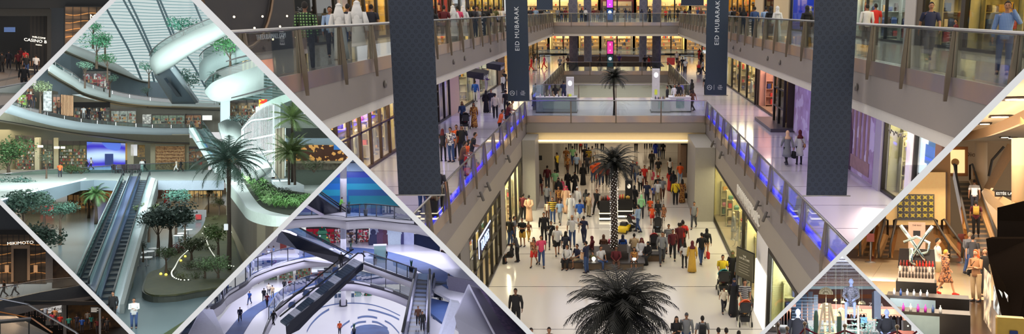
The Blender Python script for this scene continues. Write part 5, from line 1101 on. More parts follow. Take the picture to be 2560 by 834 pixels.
# ================================================================== GREEN ATRIUM: the hall with the curved white galleries
GA=hall(430,417,2.75,12.2);use(GA,'atrium');GROUPNAME='green atrium'
def A(px,py,D):return CUR.aty(px,py,D)
def interp(pts,n=6):
    """smooth a traced line (Catmull-Rom)"""
    out=[]
    for i in range(len(pts)-1):
        p0,p1,p2,p3=pts[max(i-1,0)],pts[i],pts[i+1],pts[min(i+2,len(pts)-1)]
        for k in range(n):
            t=k/n;out.append(tuple(.5*((2*b)+(-a+c)*t+(2*a-5*b+4*c-d)*t*t+(-a+3*b-3*c+d)*t**3)for a,b,c,d in zip(p0,p1,p2,p3)))
    return out+[tuple(pts[-1])]
def ribbon(pts,th=.4,n=5):
    """standing face: pts = (px, y top, y bottom, distance)"""
    P=interp(pts,n);m=MB();a=[A(x,t,D)for x,t,b,D in P];b_=[]
    for(x,t,b,D),q in zip(P,a):w=A(x,b,D);b_.append((q.x,q.y,w.z))
    return m.strip(a,b_,(0,th,0))
def sheet(p,q,th=.2,n=5):
    """face between two traced lines, each point (px, py, distance)"""
    p,q=interp(p,n),interp(q,n);return MB().strip([A(*v)for v in p],[A(*v)for v in q],(0,0,th))
def plate(pix,z,th=.3,smooth=0):
    P=interp(pix+[pix[0]],smooth)[:-1]if smooth else pix
    return MB().poly([tuple(CUR.at(x,y,z))for x,y in P],(0,0,-th))
NT=[100]
def S_(kind,mb,m,label,smooth=False):
    NT[0]+=1;return struct('%s_%d'%(kind,NT[0]),mb,m,label,smooth)
def T_(name,mb,m,label,cat,group=None,smooth=False,kind=None):return tag(mb.build(name,m,None,smooth),label,cat,group,kind)
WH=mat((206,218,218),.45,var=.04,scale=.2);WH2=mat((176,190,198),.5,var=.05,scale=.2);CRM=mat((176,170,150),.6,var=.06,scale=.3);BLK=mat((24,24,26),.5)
GRYB=mat((98,112,122),.5,var=.05,scale=.3);GLA=glass((214,232,230),.10)
def wash(px,py,D,w,h,pw,col=(230,240,237),tilt=78,yaw=0):
    """unseen fill lamp added to brighten the hall, shining away along it"""
    area(A(px,py,D),(w,h),pw,col,(R(tilt),0,R(yaw)),'atrium_fill_lamp')  # added fill light without a visible source, aimed away from the camera
wash(430,520,50,14,7,2000);wash(330,190,80,12,7,6000);wash(235,235,98,12,6,13000);wash(600,330,60,6,4,350);wash(440,420,90,20,6,3600)
for x,y,z,pw in((-19,150,10.6,500),(-6,152,10.2,500),(-24,128,10.5,300)):area((x,y,z),(9,6),pw,(255,236,200),name='gallery_lamp')
for x,y in((-16,150),(2,150),(-14,120),(4,130)):area((x,y,4.5),(12,10),420,(255,214,160),name='underdeck_lamp')
# floor and far glazing
S_('floor',MB().box(-60,60,30,230,-.3,0),mat((92,108,114),.25,var=.08,scale=.15,spec=.5),'smooth grey blue ground floor of the green atrium')
TRL=glass((214,234,236),0,.5,.1)
m=MB();k=0
LINE=[(150,190),(240,150),(330,160),(430,170),(520,190),(640,210)]
for i in range(46):
    y0=-30+i*7.4;P=[];Q=[]
    for x in range(130,700,19):
        u=(x-360)/260;yy=y0+9*u*u*1.3-3*math.sin(x/47+i*.3);D=205-25*u*u
        P.append(A(x,yy,D));Q.append(A(x,yy+1.7,D+.5))
    m.strip(P,Q,(0,.15,0))
T_("window_louvres",m,TRL,'pale wavy louvres across the tall curved window','louvres')
m=MB()
P=[A(x,-60,209-25*((x-360)/260)**2)for x in range(110,720,30)];Q=[A(x,330,209-25*((x-360)/260)**2)for x in range(110,720,30)]
m.strip(P,Q,(0,.1,0));o=S_('window',m,glass((244,252,251),.04),'tall curved window of the green atrium')
for i,L in enumerate(([(250,-14),(268,25),(324,129),(356,205)],[(300,-20),(309,0),(341,60),(376,134),(390,172)],[(312,-20),(322,0),(350,58),(382,132)],[(384,-20),(393,0),(411.6,47),(433,99)],[(390,-20),(400,0),(420,47),(438,94)],[(466,138),(480,158),(495.5,185),(512,215)],[(478,-20),(487,10),(509,64)],[(433,160),(450,180),(468,200)],[(380,180),(386,205)])):
    m=MB().tube([A(x,y,200-25*((x-360)/260)**2)for x,y in interp(L,4)],.2,6);T_('window_strut',m,mat((96,122,130),.5),'slanting dark rib of the curved window','rib','dark ribs of the curved window')
# galleries on the left: fascias, soffits, walls behind
def gallery(nm,top,bot,line,D0_,D1_,wall_bottom,wallm,rail=True,th=1.0,under=CRM,railh=9):
    n=len(top);Ds=[D0_+(D1_-D0_)*((x-top[0][0])/(top[-1][0]-top[0][0]))**.8 for x,y in top]
    pts=[(x,y,b,D)for(x,y),b,D in zip(top,bot,Ds)]
    S_('trim',ribbon(pts,1.0),WH2 if nm=='lower' else WH,'curved white edge of the %s left gallery'%nm,True)
    inn=[(x,l,D+5)for(x,y),l,D in zip(top,line,Ds)]
    S_('ceiling',sheet([(x,b,D)for(x,y),b,D in zip(top,bot,Ds)],inn,.15),under,'curved soffit under the %s left gallery'%nm)
    S_('trim',ribbon([(x,l-1.2,l+1.4,D-.2)for x,l,D in inn],.3),BLK,'thin black line under the %s left gallery'%nm)
    S_('ceiling',sheet(inn,[(x,l+5,D+14)for x,l,D in inn],.15),under,'inner soffit under the %s left gallery'%nm)
    back=[(x,y-34,w,D+13)for(x,y),w,D in zip(top,wall_bottom,Ds)]
    if rail:
        t=thing('glass_balustrade','curved glass railing on the %s left gallery'%nm,'balustrade')
        P=interp([(x,y-railh,D+.3)for(x,y),D in zip(top,Ds)]);MB().tube([A(*p)for p in P],.06,6).build('handrail',STEEL,t,True)
        ribbon([(x,y-railh+1,y,D+.3)for(x,y),D in zip(top,Ds)],.04).build('glass_pane',GLA,t)
        for j in range(0,len(P),4):x,y,D=P[j];MB().tube([A(x,y,D),A(x,y+railh,D)],.05,6).build('post',STEEL,t)
    return Ds
tp1=[(-20,246),(31,262),(78,278),(140,293),(203,305),(265,311),(340,317),(402,320),(474,320)];b1=[272,287,301,316,326,332,335,337,337];l1=[297,305,313,324,334,341,351,355,357]
gallery('lower',tp1,b1,l1,112,152,[0]*9,CRM)
tp2=[(120,152),(150,172),(180,190),(213,213),(281,235),(348,248),(435,257),(520,262),(552,262)];b2=[176,196,213,232,251,261,266,269,269];l2_=[182,201,218,236,256,264,270,274,275]
gallery('middle',tp2,b2,l2_,118,165,[0]*9,CRM)
tp3=[(120,84),(150,98),(180,111),(240,134),(297,162),(348,196),(372,203)];b3=[104,118,133,158,181,200,205];l3=[108,122,137,162,184,202,206]
gallery('upper',tp3,b3,l3,114,168,[0]*7,CRM,False)
# walls and contents behind the galleries
S_('wall',ribbon([(90,100,250,145),(200,150,235,150),(300,185,250,170),(380,204,262,180),(440,204,262,182)],.3),mat((132,148,160),.6,var=.15,scale=.3),'grey blue wall behind the middle left gallery')
S_('wall',ribbon([(-30,210,300,132),(60,214,300,138),(160,232,312,148),(300,262,330,162),(480,272,330,172),(556,272,330,172)],.3),mat((150,148,138),.6,var=.15,scale=.3),'shaded shop wall behind the lower left gallery')
S_('wall',ribbon([(-30,296,450,150),(100,312,450,158),(300,336,450,176),(520,346,440,184)],.3),mat((170,166,140),.6,var=.08,scale=.3),'cream wall behind the bridge level')
def panel(name,x0,x1,y0,y1,D,m,label,cat,th=.4,kind=None,D2=None):
    D2=D2 or D;return T_(name,ribbon([(x0,y0,y1,D),(x1,y0,y1,D2)],th,1),m,label,cat,kind=kind)
G_=lambda a,b,s=2.0,w=.12,e=0,c3=None:pattern('noise',a,b,s*2.2,.6,w*1.8,emit=e,c3=c3)
def stock(o,x0,x1,y0,y1,D,D2,dens=1.0):
    """what one sees of a shop from afar: header, upright frames, shelves and their goods"""
    rr=random.Random(int(x0*7+y0));h=y1-y0;w=x1-x0;f=lambda x:D+(D2-D)*(x-x0)/w
    def rb(nm,a,b,c,d,m,k):ribbon([(a,c,d,f(a)-k),(b,c,d,f(b)-k)],.08,1).build(nm,m,o)
    rb('header',x0,x1,y0,y0+h*.12,mat((70,64,60),.6),.3)
    n=max(2,int(w/17))
    for i in range(n+1):x=x0+(w-1)*i/n;rb('frame_post',x,x+1,y0,y1,mat((44,40,38),.5),.5)
    rows=max(2,int(h/10));g=[MB()for _ in range(1)][0]
    for r in range(rows):
        yb=y0+h*(.22+.74*(r+1)/rows);rb('shelf_board',x0,x1,yb,yb+.7,mat((190,176,150),.5),.25);x=x0+2
        while x<x1-3:
            bw=rr.uniform(1.5,4.5);bh=rr.uniform(.35,.85)*h*.74/rows
            if rr.random()<.72:g.slot(rr.randrange(6));g.poly([A(x,yb-bh,f(x)-.3),A(x+bw,yb-bh,f(x)-.3),A(x+bw,yb,f(x)-.3),A(x,yb,f(x)-.3)],(0,-.25,0))
            x+=bw+rr.uniform(.3,1.8)
    g.build('goods',[mat(c,.6,emit=.06)for c in((200,196,186),(120,84,56),(60,58,62),(190,150,96),(150,60,56),(110,130,120))],o)['kind']='stuff'
_panel=panel
def panel(name,x0,x1,y0,y1,D,m,label,cat,th=.4,kind=None,D2=None):
    o=_panel(name,x0,x1,y0,y1,D,m,label,cat,th,kind,D2)
    if name=='shop' and 'wall' not in label and 'boarded' not in label:stock(o,x0,x1,y0,y1,D,D2 or D)
    return o
panel('shop',207,276,178,226,140,G_((60,50,56),(160,70,80),1.2,.05,.1,(170,170,175)),'dark shop with red goods behind the middle left gallery','shop')
panel('shop',43,66,232,272,124,mat((150,190,90),.5,emit=.25),'lime green panel at the left end of the lower gallery','panel')
panel('shop',66,82,214,276,127,G_((176,130,90),(120,80,60),1),'tan panel at the left end of the lower gallery','panel')
panel('light_box',108,129,227,278,129,G_((200,205,205),(120,125,130),1.5,.1,.25),'white lit picture panel behind the lower left gallery','panel')
m=MB()
t=thing('slatted_screen','tan wooden slatted screen behind the lower left gallery','screen')
ribbon([(152,236,288,131),(183,240,292,133)],.2,1).build('backing',mat((130,90,66),.6),t)
for i in range(9):x=153+i*3.5;ribbon([(x,236+i*.4,289,130.6),(x+1.7,236+i*.4,289,130.6)],.2,1).build('slat',mat((206,160,120),.6),t)
panel('shop',132,151,236,286,131,mat((170,120,96),.6),'tan column beside the slatted screen','column')
panel('shop',184,275,256,312,141,G_((70,66,64),(150,150,148),1.2,.08),'dark canopied shop behind the lower left gallery','shop',D2=148)
panel('shop_sign',184,275,255,268,139,mat((34,32,34),.6),'long dark canopy over the lower gallery shop','canopy',D2=146)
panel('shop',277,340,272,316,152,G_((110,125,115),(190,195,190),1.5,.1,.1),'pale shop with small goods, middle of the lower gallery','shop')
panel('light_box',356,378,286,316,158,G_((210,215,215),(90,95,100),1.5,.08,.3),'framed white picture panel on the lower gallery','panel')
panel('shop',380,462,284,318,160,G_((90,120,95),(170,185,170),1.5,.1),'green tinted shop on the lower gallery','shop')
panel('shop',463,503,284,318,162,G_((130,74,50),(190,150,110),1.5,.1,.1),'brown shop with a white deer head sign, lower gallery','shop')
panel('lit_sign',506,530,288,300,161,mat((230,230,225),emit=.7),'white lit sign on the lower gallery','sign')
# shops on the bridge level
PLt=mat((196,190,160),.6)
for i,(x0,x1,lab)in enumerate(((86,98,'left'),(134,146,'second'),(318,334,'third'),(376,388,'fourth'),(462,472,'fifth'))):T_('column',ribbon([(x0,344,440,150+i*5),(x1,344,440,150+i*5)],2,1),PLt,'cream square column on the bridge level, %s along the wall'%lab,'column')
panel('shop',38,86,338,440,151,G_((60,70,44),(150,150,120),.8,.1),'dim shop front behind the leafy tree, bridge level','shop')
panel('shop',106,132,350,440,152,G_((110,112,100),(50,60,40),.8,.1),'grey glazed door behind a small tree, bridge level','shop')
panel('shop',148,216,352,436,156,G_((120,116,84),(60,80,40),.8,.1,.05),'olive glazed shop with plants inside, bridge level','shop')
for x0,x1,y in((94,107,363),(135,148,366),(152,162,366)):panel('ceiling_lamp',x0,x1,y,y+5,148,mat((255,250,235),emit=2.5,var=0),'small bright strip lamp over the bridge level, %s'%('left one' if x0<100 else 'middle one' if x0<140 else 'right one'),'lamp')
sc=pattern('wave',(60,50,190),(190,215,245),.12,.4,emit=.8,c3=(90,120,220));t=thing('video_screen','big purple and blue video screen above the walkway','screen')
ribbon([(217,353,440,158),(313,357,440,160)],.4,1).build('picture',sc,t);ribbon([(262,384,412,157.5),(283,384,412,157.5)],.2,1).build('dark_shape',mat((40,60,130),emit=.3),t);ribbon([(216,352,354,157.4),(314,356,358,159.4)],.3,1).build('frame',mat((60,56,60)),t)
panel('poster',327,343,361,389,160,mat((225,225,230),emit=.5),'white poster right of the purple screen','poster');panel('wall_cladding',313,328,358,400,161,mat((200,150,60),emit=.2),'gold panel right of the purple screen','panel');panel('wall_cladding',344,362,362,392,161,G_((190,150,70),(60,50,60),1),'gold and dark panel by the white poster','panel')
panel('shop',389,462,365,440,166,G_((96,60,40),(190,150,100),2.2,.1,.22),'brown shop with lit wall shelves, bridge level','shop')
for i in range(5):panel('lit_shelf_row',391,459,375+i*8,376+i*8,164,mat((214,180,130),emit=.15),'lit shelf in the brown shop, bridge level','shelf')
panel('shop',472,506,366,412,166,G_((150,110,76),(90,60,44),1.5,.1,.15),'tan shop left of the big palm, bridge level','shop')
# the bridge deck
Z1=5.2
deckpix=[(-40,512),(0,501),(67,484),(134,467),(201,452),(235,449),(292,451),(380,449),(392,450),(560,450),(566,442),(610,432),(690,428),(690,424),(-40,424)]
S_('floor',plate(deckpix,Z1,.3),mat((160,170,168),.4,var=.05,scale=.2),'white bridge deck crossing the green atrium')
def face(L,m,lab,th=.6):
    """edge of the deck down to a traced lower line"""
    A_,B_=[],[]
    for x,y,yb in L:p=CUR.at(x,y,Z1);q=A(x,yb,p.y);A_.append(p);B_.append((p.x,p.y,q.z))
    S_('trim',MB().strip(A_,B_,(0,th,0)),m,lab,False)
face([(-40,512,542),(0,502,532),(67,485,514),(134,468,501),(201,453,476),(235,450,473),(292,452,477)],GRYB,'grey edge of the left part of the bridge')
face([(392,451,474),(480,451,475),(560,451,474)],mat((112,124,136),.5),'grey blue edge of the bridge right of the escalators')
m=MB();m.tube([CUR.at(x,y,Z1+.05)for x,y in((-40,511),(0,500),(67,483),(134,466),(201,451),(214,446))],.10,6);T_('edge_highlight',m,mat((214,232,240),emit=.5),'highlight built as a glowing rim along the left bridge edge','trim')  # highlight on the deck edge, built as a glowing tube
t=thing('glass_balustrade','long glass railing at the back of the bridge walkway','balustrade')
L=[(-20,436),(40,431),(100,425),(215,418),(300,412),(400,408),(500,404)]
MB().tube([A(x,y,124+x*.02)for x,y in L],.07,6).build('handrail',STEEL,t,True);ribbon([(x,y,y+22,124+x*.02)for x,y in L],.05,1).build('glass_pane',GLA,t)
T_('ground_cover',sheet([(-20,492,106),(40,480,112),(100,464,118)],[(-20,462,112),(40,452,118),(90,452,122)],.3),G_((96,110,50),(50,70,40),.9,.1),'strip of low green planting along the left bridge','planting',kind='stuff')
# escalators down to the ground floor
def esc(top,bot,ztop,zbot,w,label,n=34,side=(40,70,96),hand=(20,26,34),step=(14,30,44),glassm=None):
    """one escalator between two pixel points of its centre line"""
    a=CUR.at(*top,ztop)if len(top)==2 else A(*top);b=CUR.at(*bot,zbot)if len(bot)==2 else A(*bot);d=b-a;L=Vector((d.x,d.y,0)).length
    t=thing('escalator',label,'escalator',a);u=Vector((d.x,d.y,0)).normalized();v=Vector((-u.y,u.x,0));g=(b.z-a.z)
    st=MB()
    for i in range(n):
        p=u*(L*i/n);z=g*i/n;q=u*(L*(i+1)/n);z2=g*(i+1)/n
        P=[p-v*w/2,p+v*w/2,q+v*w/2,q-v*w/2];st.poly([(x.x,x.y,z2-.02)for x in P],(0,0,z-z2+.0))
    st.build('steps',pattern('zstripes',step,(50,74,88),abs(g)/n,.4,.25),t)
    for s in(-1,1):
        o=v*s*(w/2+.12);m=MB();m.strip([tuple(o+Vector((0,0,.15))),tuple(o+u*L+Vector((0,0,g+.15)))],[tuple(o+Vector((0,0,-.5))),tuple(o+u*L+Vector((0,0,g-.5)))],tuple(v*s*.25));m.build('side_panel',mat(side,.35,.3),t)
        MB().strip([tuple(o+Vector((0,0,.95))),tuple(o+u*L+Vector((0,0,g+.95)))],[tuple(o+Vector((0,0,.15))),tuple(o+u*L+Vector((0,0,g+.15)))],tuple(v*s*.04)).build('glass_side',glassm or GLA,t)
        MB().tube([tuple(o+Vector((0,0,.5))-u*.5),tuple(o+Vector((0,0,.9))-u*.45),tuple(o+Vector((0,0,1.0))),tuple(o+u*L+Vector((0,0,g+1.0))),tuple(o+u*(L+.45)+Vector((0,0,g+.9))),tuple(o+u*(L+.5)+Vector((0,0,g+.5)))],.07,8).build('handrail',mat(hand,.4),t,True)
    return t
esc((319,449),(206,724),Z1,.05,.62,'escalator with dark blue steps, left of the pair in the green atrium')
esc((362,449),(262,764),Z1,.05,.78,'escalator with dark blue steps, right of the pair in the green atrium')
def slope(L,name,m,lab,cat):
    (x0,y0,x1,y1),(u0,w0,u1,w1)=L;a,b=CUR.at(x0,y0,Z1+.45),CUR.at(x1,y1,Z1+.45);c,d=CUR.at(u0,w0,.5),CUR.at(u1,w1,.5)
    T_(name,MB().strip([a,b],[c,d],(0,0,-.5)),m,lab,cat)
slope(((327,440,351,440),(226,716,252,742)),'escalator_cladding',mat((70,84,118),.3,.2),'blue grey sloping panel between the two escalators','panel')
slope(((321,440,328,440),(218,700,232,716)),'cladding_strip',mat((190,204,220),.3,.3),'pale cap strip right of the left escalator','panel')
slope(((370,440,388,446),(281,752,300,764)),'cladding_strip',mat((196,208,216),.3,.2),'pale cap strip right of the right escalator','panel');slope(((300,440,308,440),(182,690,190,700)),'cladding_strip',mat((150,170,170),.3,.2),'grey green cap strip left of the left escalator','panel')
a,b=CUR.at(389,447,Z1+.4),CUR.at(299,760,.6)
T_('escalator_flank',MB().strip([a,b],[(a.x,a.y,a.z-1.9),(b.x,b.y,0)],(.25,0,0)),mat((112,118,118),.5),'grey flank under the right escalator','panel')
T_('grass_wedge',plate([(322,690),(333,700),(330,715),(312,735),(297,752),(305,735),(316,710)],.12,.12,3),mat((58,66,30),.9,var=.3),'narrow dark green wedge bed beside the escalator foot','planting',kind='stuff')
T_('grass_corner',plate([(408,834),(430,820),(462,800),(500,790),(500,860),(400,860)],.1,.1),mat((54,66,34),.9,var=.3),'dark green lawn corner at the bottom of the green atrium','lawn',kind='stuff')
# the island bed
bed=[(355,717),(358,730),(383,739),(440,737),(491,728),(530,722),(620,700),(600,640),(580,560),(566,515),(530,505),(512,520),(515,545),(500,575),(470,600),(440,625),(420,650),(404,669),(375,679),(363,694)]
S_('trim',plate(bed,.45,.45,4),mat((52,56,50),.5),'dark raised rim of the island flower bed')
bed2=[(x+(470-x)*.04,y+(640-y)*.03)for x,y in bed]
T_('ground_cover',plate(bed2,.55,.12,4),G_((34,42,18),(62,60,26),1.2,.12),'olive ground cover of the island bed','ground cover',kind='stuff')
def bush(loc,r,label,green=(60,90,50),n=700,flat=.8,name='bush',leaf=.10,seed=None,cat='bush',trunk=0.0,group=None,spread=None,blobs=5,var=.4):
    rr=random.Random(seed if seed is not None else int(loc[0]*31+loc[1]*17));t=thing(name,label,cat,loc,0,group);f=MB()
    B=[(Vector((rr.uniform(-.5,.5)*r,rr.uniform(-.5,.5)*r,trunk+r*flat*rr.uniform(.55,1.05))),r*rr.uniform(.45,.7))for _ in range(blobs)]
    for i in range(n):
        c,br=B[i%len(B)];d=Vector((rr.gauss(0,1),rr.gauss(0,1),rr.gauss(0,1))).normalized();p=c+Vector((d.x,d.y,d.z*flat))*br*rr.uniform(.55,1.0)
        if p.z<.05:p.z=.05
        s=leaf*r*rr.uniform(.6,1.3);u=Vector((rr.gauss(0,1),rr.gauss(0,1),rr.gauss(0,.6))).normalized();w=u.cross(d);w=w.normalized()if w.length>.01 else Vector((1,0,0))
        f.add([tuple(p-w*s*.45),tuple(p+u*s),tuple(p+w*s*.45),tuple(p-u*s*.3)],[(0,1,2,3)])
    f.build('foliage',mat(green,.7,var=var,scale=2/max(r,.3)),t)
    m=MB();
    if trunk>.3:
        m.tube([(0,0,0),(.02*r,0,trunk*.6),(0,0,trunk+r*.4)],[.07*r+.04,.05*r+.03,.03],8)
        for c,br in B:m.tube([(0,0,trunk*.85),tuple(c)],[.035,.015],5)
    else:
        for c,br in B:m.tube([(0,0,0),tuple(c)],[.05*r,.02*r],5)
    m.build('stem',mat((70,56,44),.8),t);return t
D1_=(40,62,38);D2_=(62,88,50);D3_=(30,46,40)
k0=[('dark leafy tree standing behind the island bed, leftmost',395,640,1.9,2.2,D3_),('dark leafy tree with split trunk behind the island bed',425,640,2.6,2.6,D3_),('dark tree under the bridge beside the right escalator',372,605,1.5,2.4,(46,62,30)),('blue green tree under the middle of the bridge',440,590,1.5,3.6,(62,104,92)),('dark round tree right of the blue green tree',462,612,1.3,2.0,D1_)]
for lab,x,y,r,tr,g in k0:bush(CUR.at(x,y,0),r,lab,g,1300,.75,'leafy_tree',.09,None,'tree',tr)
for lab,x,y,r,tr,g in[('small round tree on the island bed beside two yellow spots',415,704,.9,1.3,(50,66,34)),('pale spiky tree at the right of the island bed',545,668,1.35,1.7,(70,92,44)),('small shrub tree beside the white floor reflections',358,668,.6,1.0,(44,52,40)),('pale grey green tree at the front right of the island bed',512,712,.9,.6,(92,110,80)),('leafy tree at the front right edge of the island bed',545,712,1.1,.4,(84,108,70)),('dark spreading tree in the middle of the island bed',478,665,1.25,.7,(46,56,30)),('tall narrow conifer rising behind the island bed',521,540,.7,2.4,(50,60,34)),('narrow dark tree right of the conifer',548,548,.9,1.2,(64,70,34))]:bush(CUR.at(x,y,0)+Vector((0,0,.45)),r,lab,g,800,.85,'ornamental_tree',.10,None,'tree',tr)
bush(CUR.at(447,645,0)+Vector((0,0,.4)),.9,'dark red leafed shrub on the island bed',(82,34,26),500)
for i,(x,y,r,g)in enumerate(((425,700,.55,(70,66,26)),(455,715,.6,(76,84,36)),(490,712,.6,(64,76,40)),(470,690,.7,(52,62,30)),(500,690,.8,(56,70,36)),(530,640,.7,(60,70,34)),(515,620,.6,(58,64,30)),(498,640,.7,(52,60,30)),(540,600,.6,(66,60,34)),(525,580,.6,(60,60,30)),(535,560,.6,(60,66,34)))):
    bush(CUR.at(x,y,0)+Vector((0,0,.45)),r,'low rounded shrub of the island bed',g,300,.7,group='low shrubs of the island bed')
def garland(L,label,z=.9):
    P=interp([tuple(CUR.at(x,y,.85))for x,y in L],8);t=thing('light_garland',label,'garland',P[0]);o=Vector(P[0])
    MB().tube([Vector(p)-o for p in P],.03,5).build('cable',mat((50,50,40)),t);me=MB().ball((0,0,0),.05,6,4).mesh(mat((240,240,225),emit=.9,var=0),True);n=0;prev=None
    for p in P:
        p=Vector(p)
        if prev is None or(p-prev).length>.24:
            link('light_bulb',me,t,p-o+Vector((0,0,.06)));prev=p;n+=1
garland([(470,627),(450,646),(437,669),(429,682),(434,694),(455,701),(478,700)],'garland of white lights curving through the front of the island bed')
garland([(487,613),(518,595),(506,584)],'short hooked garland of white lights on the island bed');garland([(511,567),(532,589)],'short straight garland behind the island bed');garland([(516,601),(524,622),(537,642)],'garland of lights falling beside the pale spiky tree')
garland([(573,570),(602,564)],'short garland right of the tall palm trunk');garland([(573,577),(605,600),(640,622)],'long garland along the bed right of the tall palm trunk');garland([(543,668),(562,664),(586,667)],'arched garland at the foot of the tall palm')
for x,y in((402,703),(415,705),(463,657),(452,668)):o=MB().ball((0,0,0),.09,8,5).build('garden_spot',mat((255,220,60),emit=5,var=0),None,True,CUR.at(x,y,0)+Vector((0,0,.6)));tag(o,'small yellow garden light glowing in the island bed','light','yellow garden lights')
S_('floor',plate([(560,690),(640,620),(660,650),(600,720)],.05),mat((92,84,74),.5),'brown path right of the tall palm');T_('red_kerb',plate([(586,585),(592,585),(650,660),(640,664)],.12,.12),mat((130,66,44),.7),'low red brown kerb right of the tall palm','kerb')
p=CUR.at(572,690,0);palm(p,9.3,2.9,'tall palm with grey trunk in front of the white bridge',False,46,.72,(62,84,74),.16,12,.5)
bush(A(580,424,p.y-.2),.7,'cluster of orange dates under the tall palm crown',(140,104,50),200,1.2,'fruit_cluster',.1,3,'fruit')
t=thing('lamp_box','white lamp box fixed to the tall palm trunk','lamp',A(565,567,p.y-.4));MB().cbox((0,0,0),(.3,.25,.5),.03).build('housing',mat((220,225,230),emit=.4),t)
# trees of the left side
bush(CUR.at(20,436,Z1)+Vector((0,0,-.3)),3.4,'large leafy tree at the far left of the bridge level',(64,96,54),2200,.8,'leafy_tree',.06,None,'tree',1.0)
bush(CUR.at(116,446,Z1),1.0,'slim tree between cream columns, bridge level',(60,76,56),500,1.5,'leafy_tree',.08,None,'tree',1.3)
bush(CUR.at(178,434,Z1),1.4,'low spreading bush before the olive shop, bridge level',(62,82,46),700,.6,leaf=.08);bush(CUR.at(203,434,Z1),1.1,'second low bush before the olive shop, beside the purple screen',(58,82,50),500,.7,leaf=.08)
for x,y,r,tr,g,lab in((60,640,2.6,3.2,(40,66,54),'large dark tree under the left bridge'),(110,610,2.0,3.4,(46,74,60),'blue green tree right of the large dark tree'),(30,570,2.4,3.4,(48,78,70),'tree at the left border under the bridge'),(150,612,1.6,2.8,(50,84,70),'broad blue green tree left of the warm shop front'),(90,700,2.0,2.4,(38,60,48),'lowest tree near the lower left partition')):bush(CUR.at(x,y,0),r,lab,g,1300,.7,'leafy_tree',.08,None,'tree',tr)
palm(CUR.at(240,560,0),3.6,2.0,'green palm lit from below left of the escalators',False,24,.9,(60,92,50),.16,21,.5);palm(CUR.at(222,545,0),3.0,1.6,'smaller palm behind the lit one left of the escalators',False,20,.9,(46,70,40),.14,22,.5)
# ground shops under the bridge
gs=G_((140,100,60),(206,170,110),.5,.15,.25);panel('shop',60,135,500,600,128,mat((112,112,104),.6),'grey shop wall under the left bridge','shop');panel('shop',168,235,474,580,134,pattern('noise',(196,150,80),(120,90,60),.4,.5,.2,emit=.3),'warm lit shop front left of the escalators','shop')
WSH=[o for o in COL.objects if o.get('label','').startswith('warm lit shop')][0]
for i,x in enumerate((168,182,198,214,230)):ribbon([(x,474,575,133.4),(x+2,474,575,133.4)],.3,1).build('window_bar',mat((70,60,46)),WSH)
panel('lit_sign',101,133,512,526,127,mat((190,70,80),emit=.5),'red lit sign under the left bridge','sign');panel('poster',135,165,505,565,127,mat((130,150,150),emit=.15),'pale blue window under the left bridge','window');panel('lit_sign',117,132,540,552,127,mat((170,50,70),emit=.4),'small dark pink sign under the left bridge','sign')
panel('shop',208,300,470,530,150,pattern('noise',(200,120,50),(90,66,44),.6,.5,.2,emit=.3),'orange lit shop far under the bridge left of the escalators','shop')
panel('shop',378,405,470,560,148,mat((84,62,54)),'dark brown wall right of the escalators under the bridge','wall');panel('red_column',410,427,476,510,140,mat((150,30,30),.5,emit=.1),'red column under the bridge','column')
sw=pattern('cells',(150,130,96),(230,196,130),.9,.5,.5,emit=.35);panel('shop',428,556,472,510,150,sw,'glazed shops with warm goods under the bridge','shop');panel('shop',428,520,505,528,149,G_((160,158,146),(110,104,96),.8,.1,.1),'pale lower wall of the glazed shops under the bridge','wall')
WSH=[o for o in COL.objects if o.get('label','').startswith('glazed shops with')][0]
for i in range(12):x=430+i*11;ribbon([(x,474,526,147),(x+1.5,474,526,147)],.3,1).build('window_bar',mat((70,60,50)),WSH)
panel('back_wall',520,700,470,560,156,mat((92,80,66)),'brown wall far right under the bridge','wall');panel('back_wall',230,440,474,540,160,mat((76,64,54)),'dim wall far under the bridge','wall')
panel('wall_sign',489,503,536,548,112,mat((150,30,34),emit=.15),'small red sign on the pale screen','sign');S_('wall',ribbon([(440,524,606,113),(516,524,580,112)],.3,1),mat((104,104,106),.5),'pale screen wall behind the garden tables')
for i,(x,y)in enumerate(((352,652),(372,648),(345,664),(385,640),(366,664),(455,600),(470,590),(446,606))):
    q=CUR.at(x,y,0);t=thing('cafe_table','small white round table of the garden cafe','table',q,0,'white garden cafe tables');MB().lathe([(.45,.72),(.47,.74),(.45,.76)],n=14).build('table_top',mat((225,228,230),.4,emit=.25),t,True);MB().lathe([(.22,0),(.05,.04),(.04,.72)],n=8).build('leg',STEEL,t,True)
# upper right: curved overpass, tree, slanting escalator, rings
t=thing('overpass','white curved overpass sweeping across the tall window','overpass');top=[(385,184,128),(374,160,124),(381,138,120),(415,111,117),(462,87,114),(520,62,110),(600,30,104)];bot=[(396,188,128),(392,186,122),(402,182,119),(432,166,116),(474,138,112),(524,110,108),(600,72,103)]
m=MB();P,Q=interp(top,6),interp(bot,6);L=[]
for a_,b_ in zip(P,Q):
    u,v=A(*a_),A(*b_);c=(u+v)/2;r=[]
    for kk in range(12):th=6.2832*kk/12;r.append(tuple(c+(u-c)*math.cos(th)*(1.0)+Vector((0,3.0*math.sin(th),.0))))
    L.append(r)
m.rings(L).build('deck',mat((150,162,160),.5,var=.04,scale=.2),t,True)
MB().tube([A(x,y-14,D)for x,y,D in P[8:]],.07,6).build('handrail',STEEL,t,True);MB().strip([A(x,y-13,D)for x,y,D in P[8:]],[A(x,y+2,D)for x,y,D in P[8:]],(0,.05,0)).build('glass_pane',GLA,t)
t=thing('slanting_escalator','grey slanting escalator seen from below under the overpass','escalator');MB().poly([A(385,184,130),A(427,169,124),A(490,254,140),A(430,254,142)],(0,2.5,-.3)).build('underside',mat((92,108,120),.5),t);MB().tube([A(430,168,123),A(492,252,139)],.35,8).build('side_rail',mat((176,192,200),.3,.4),t,True)
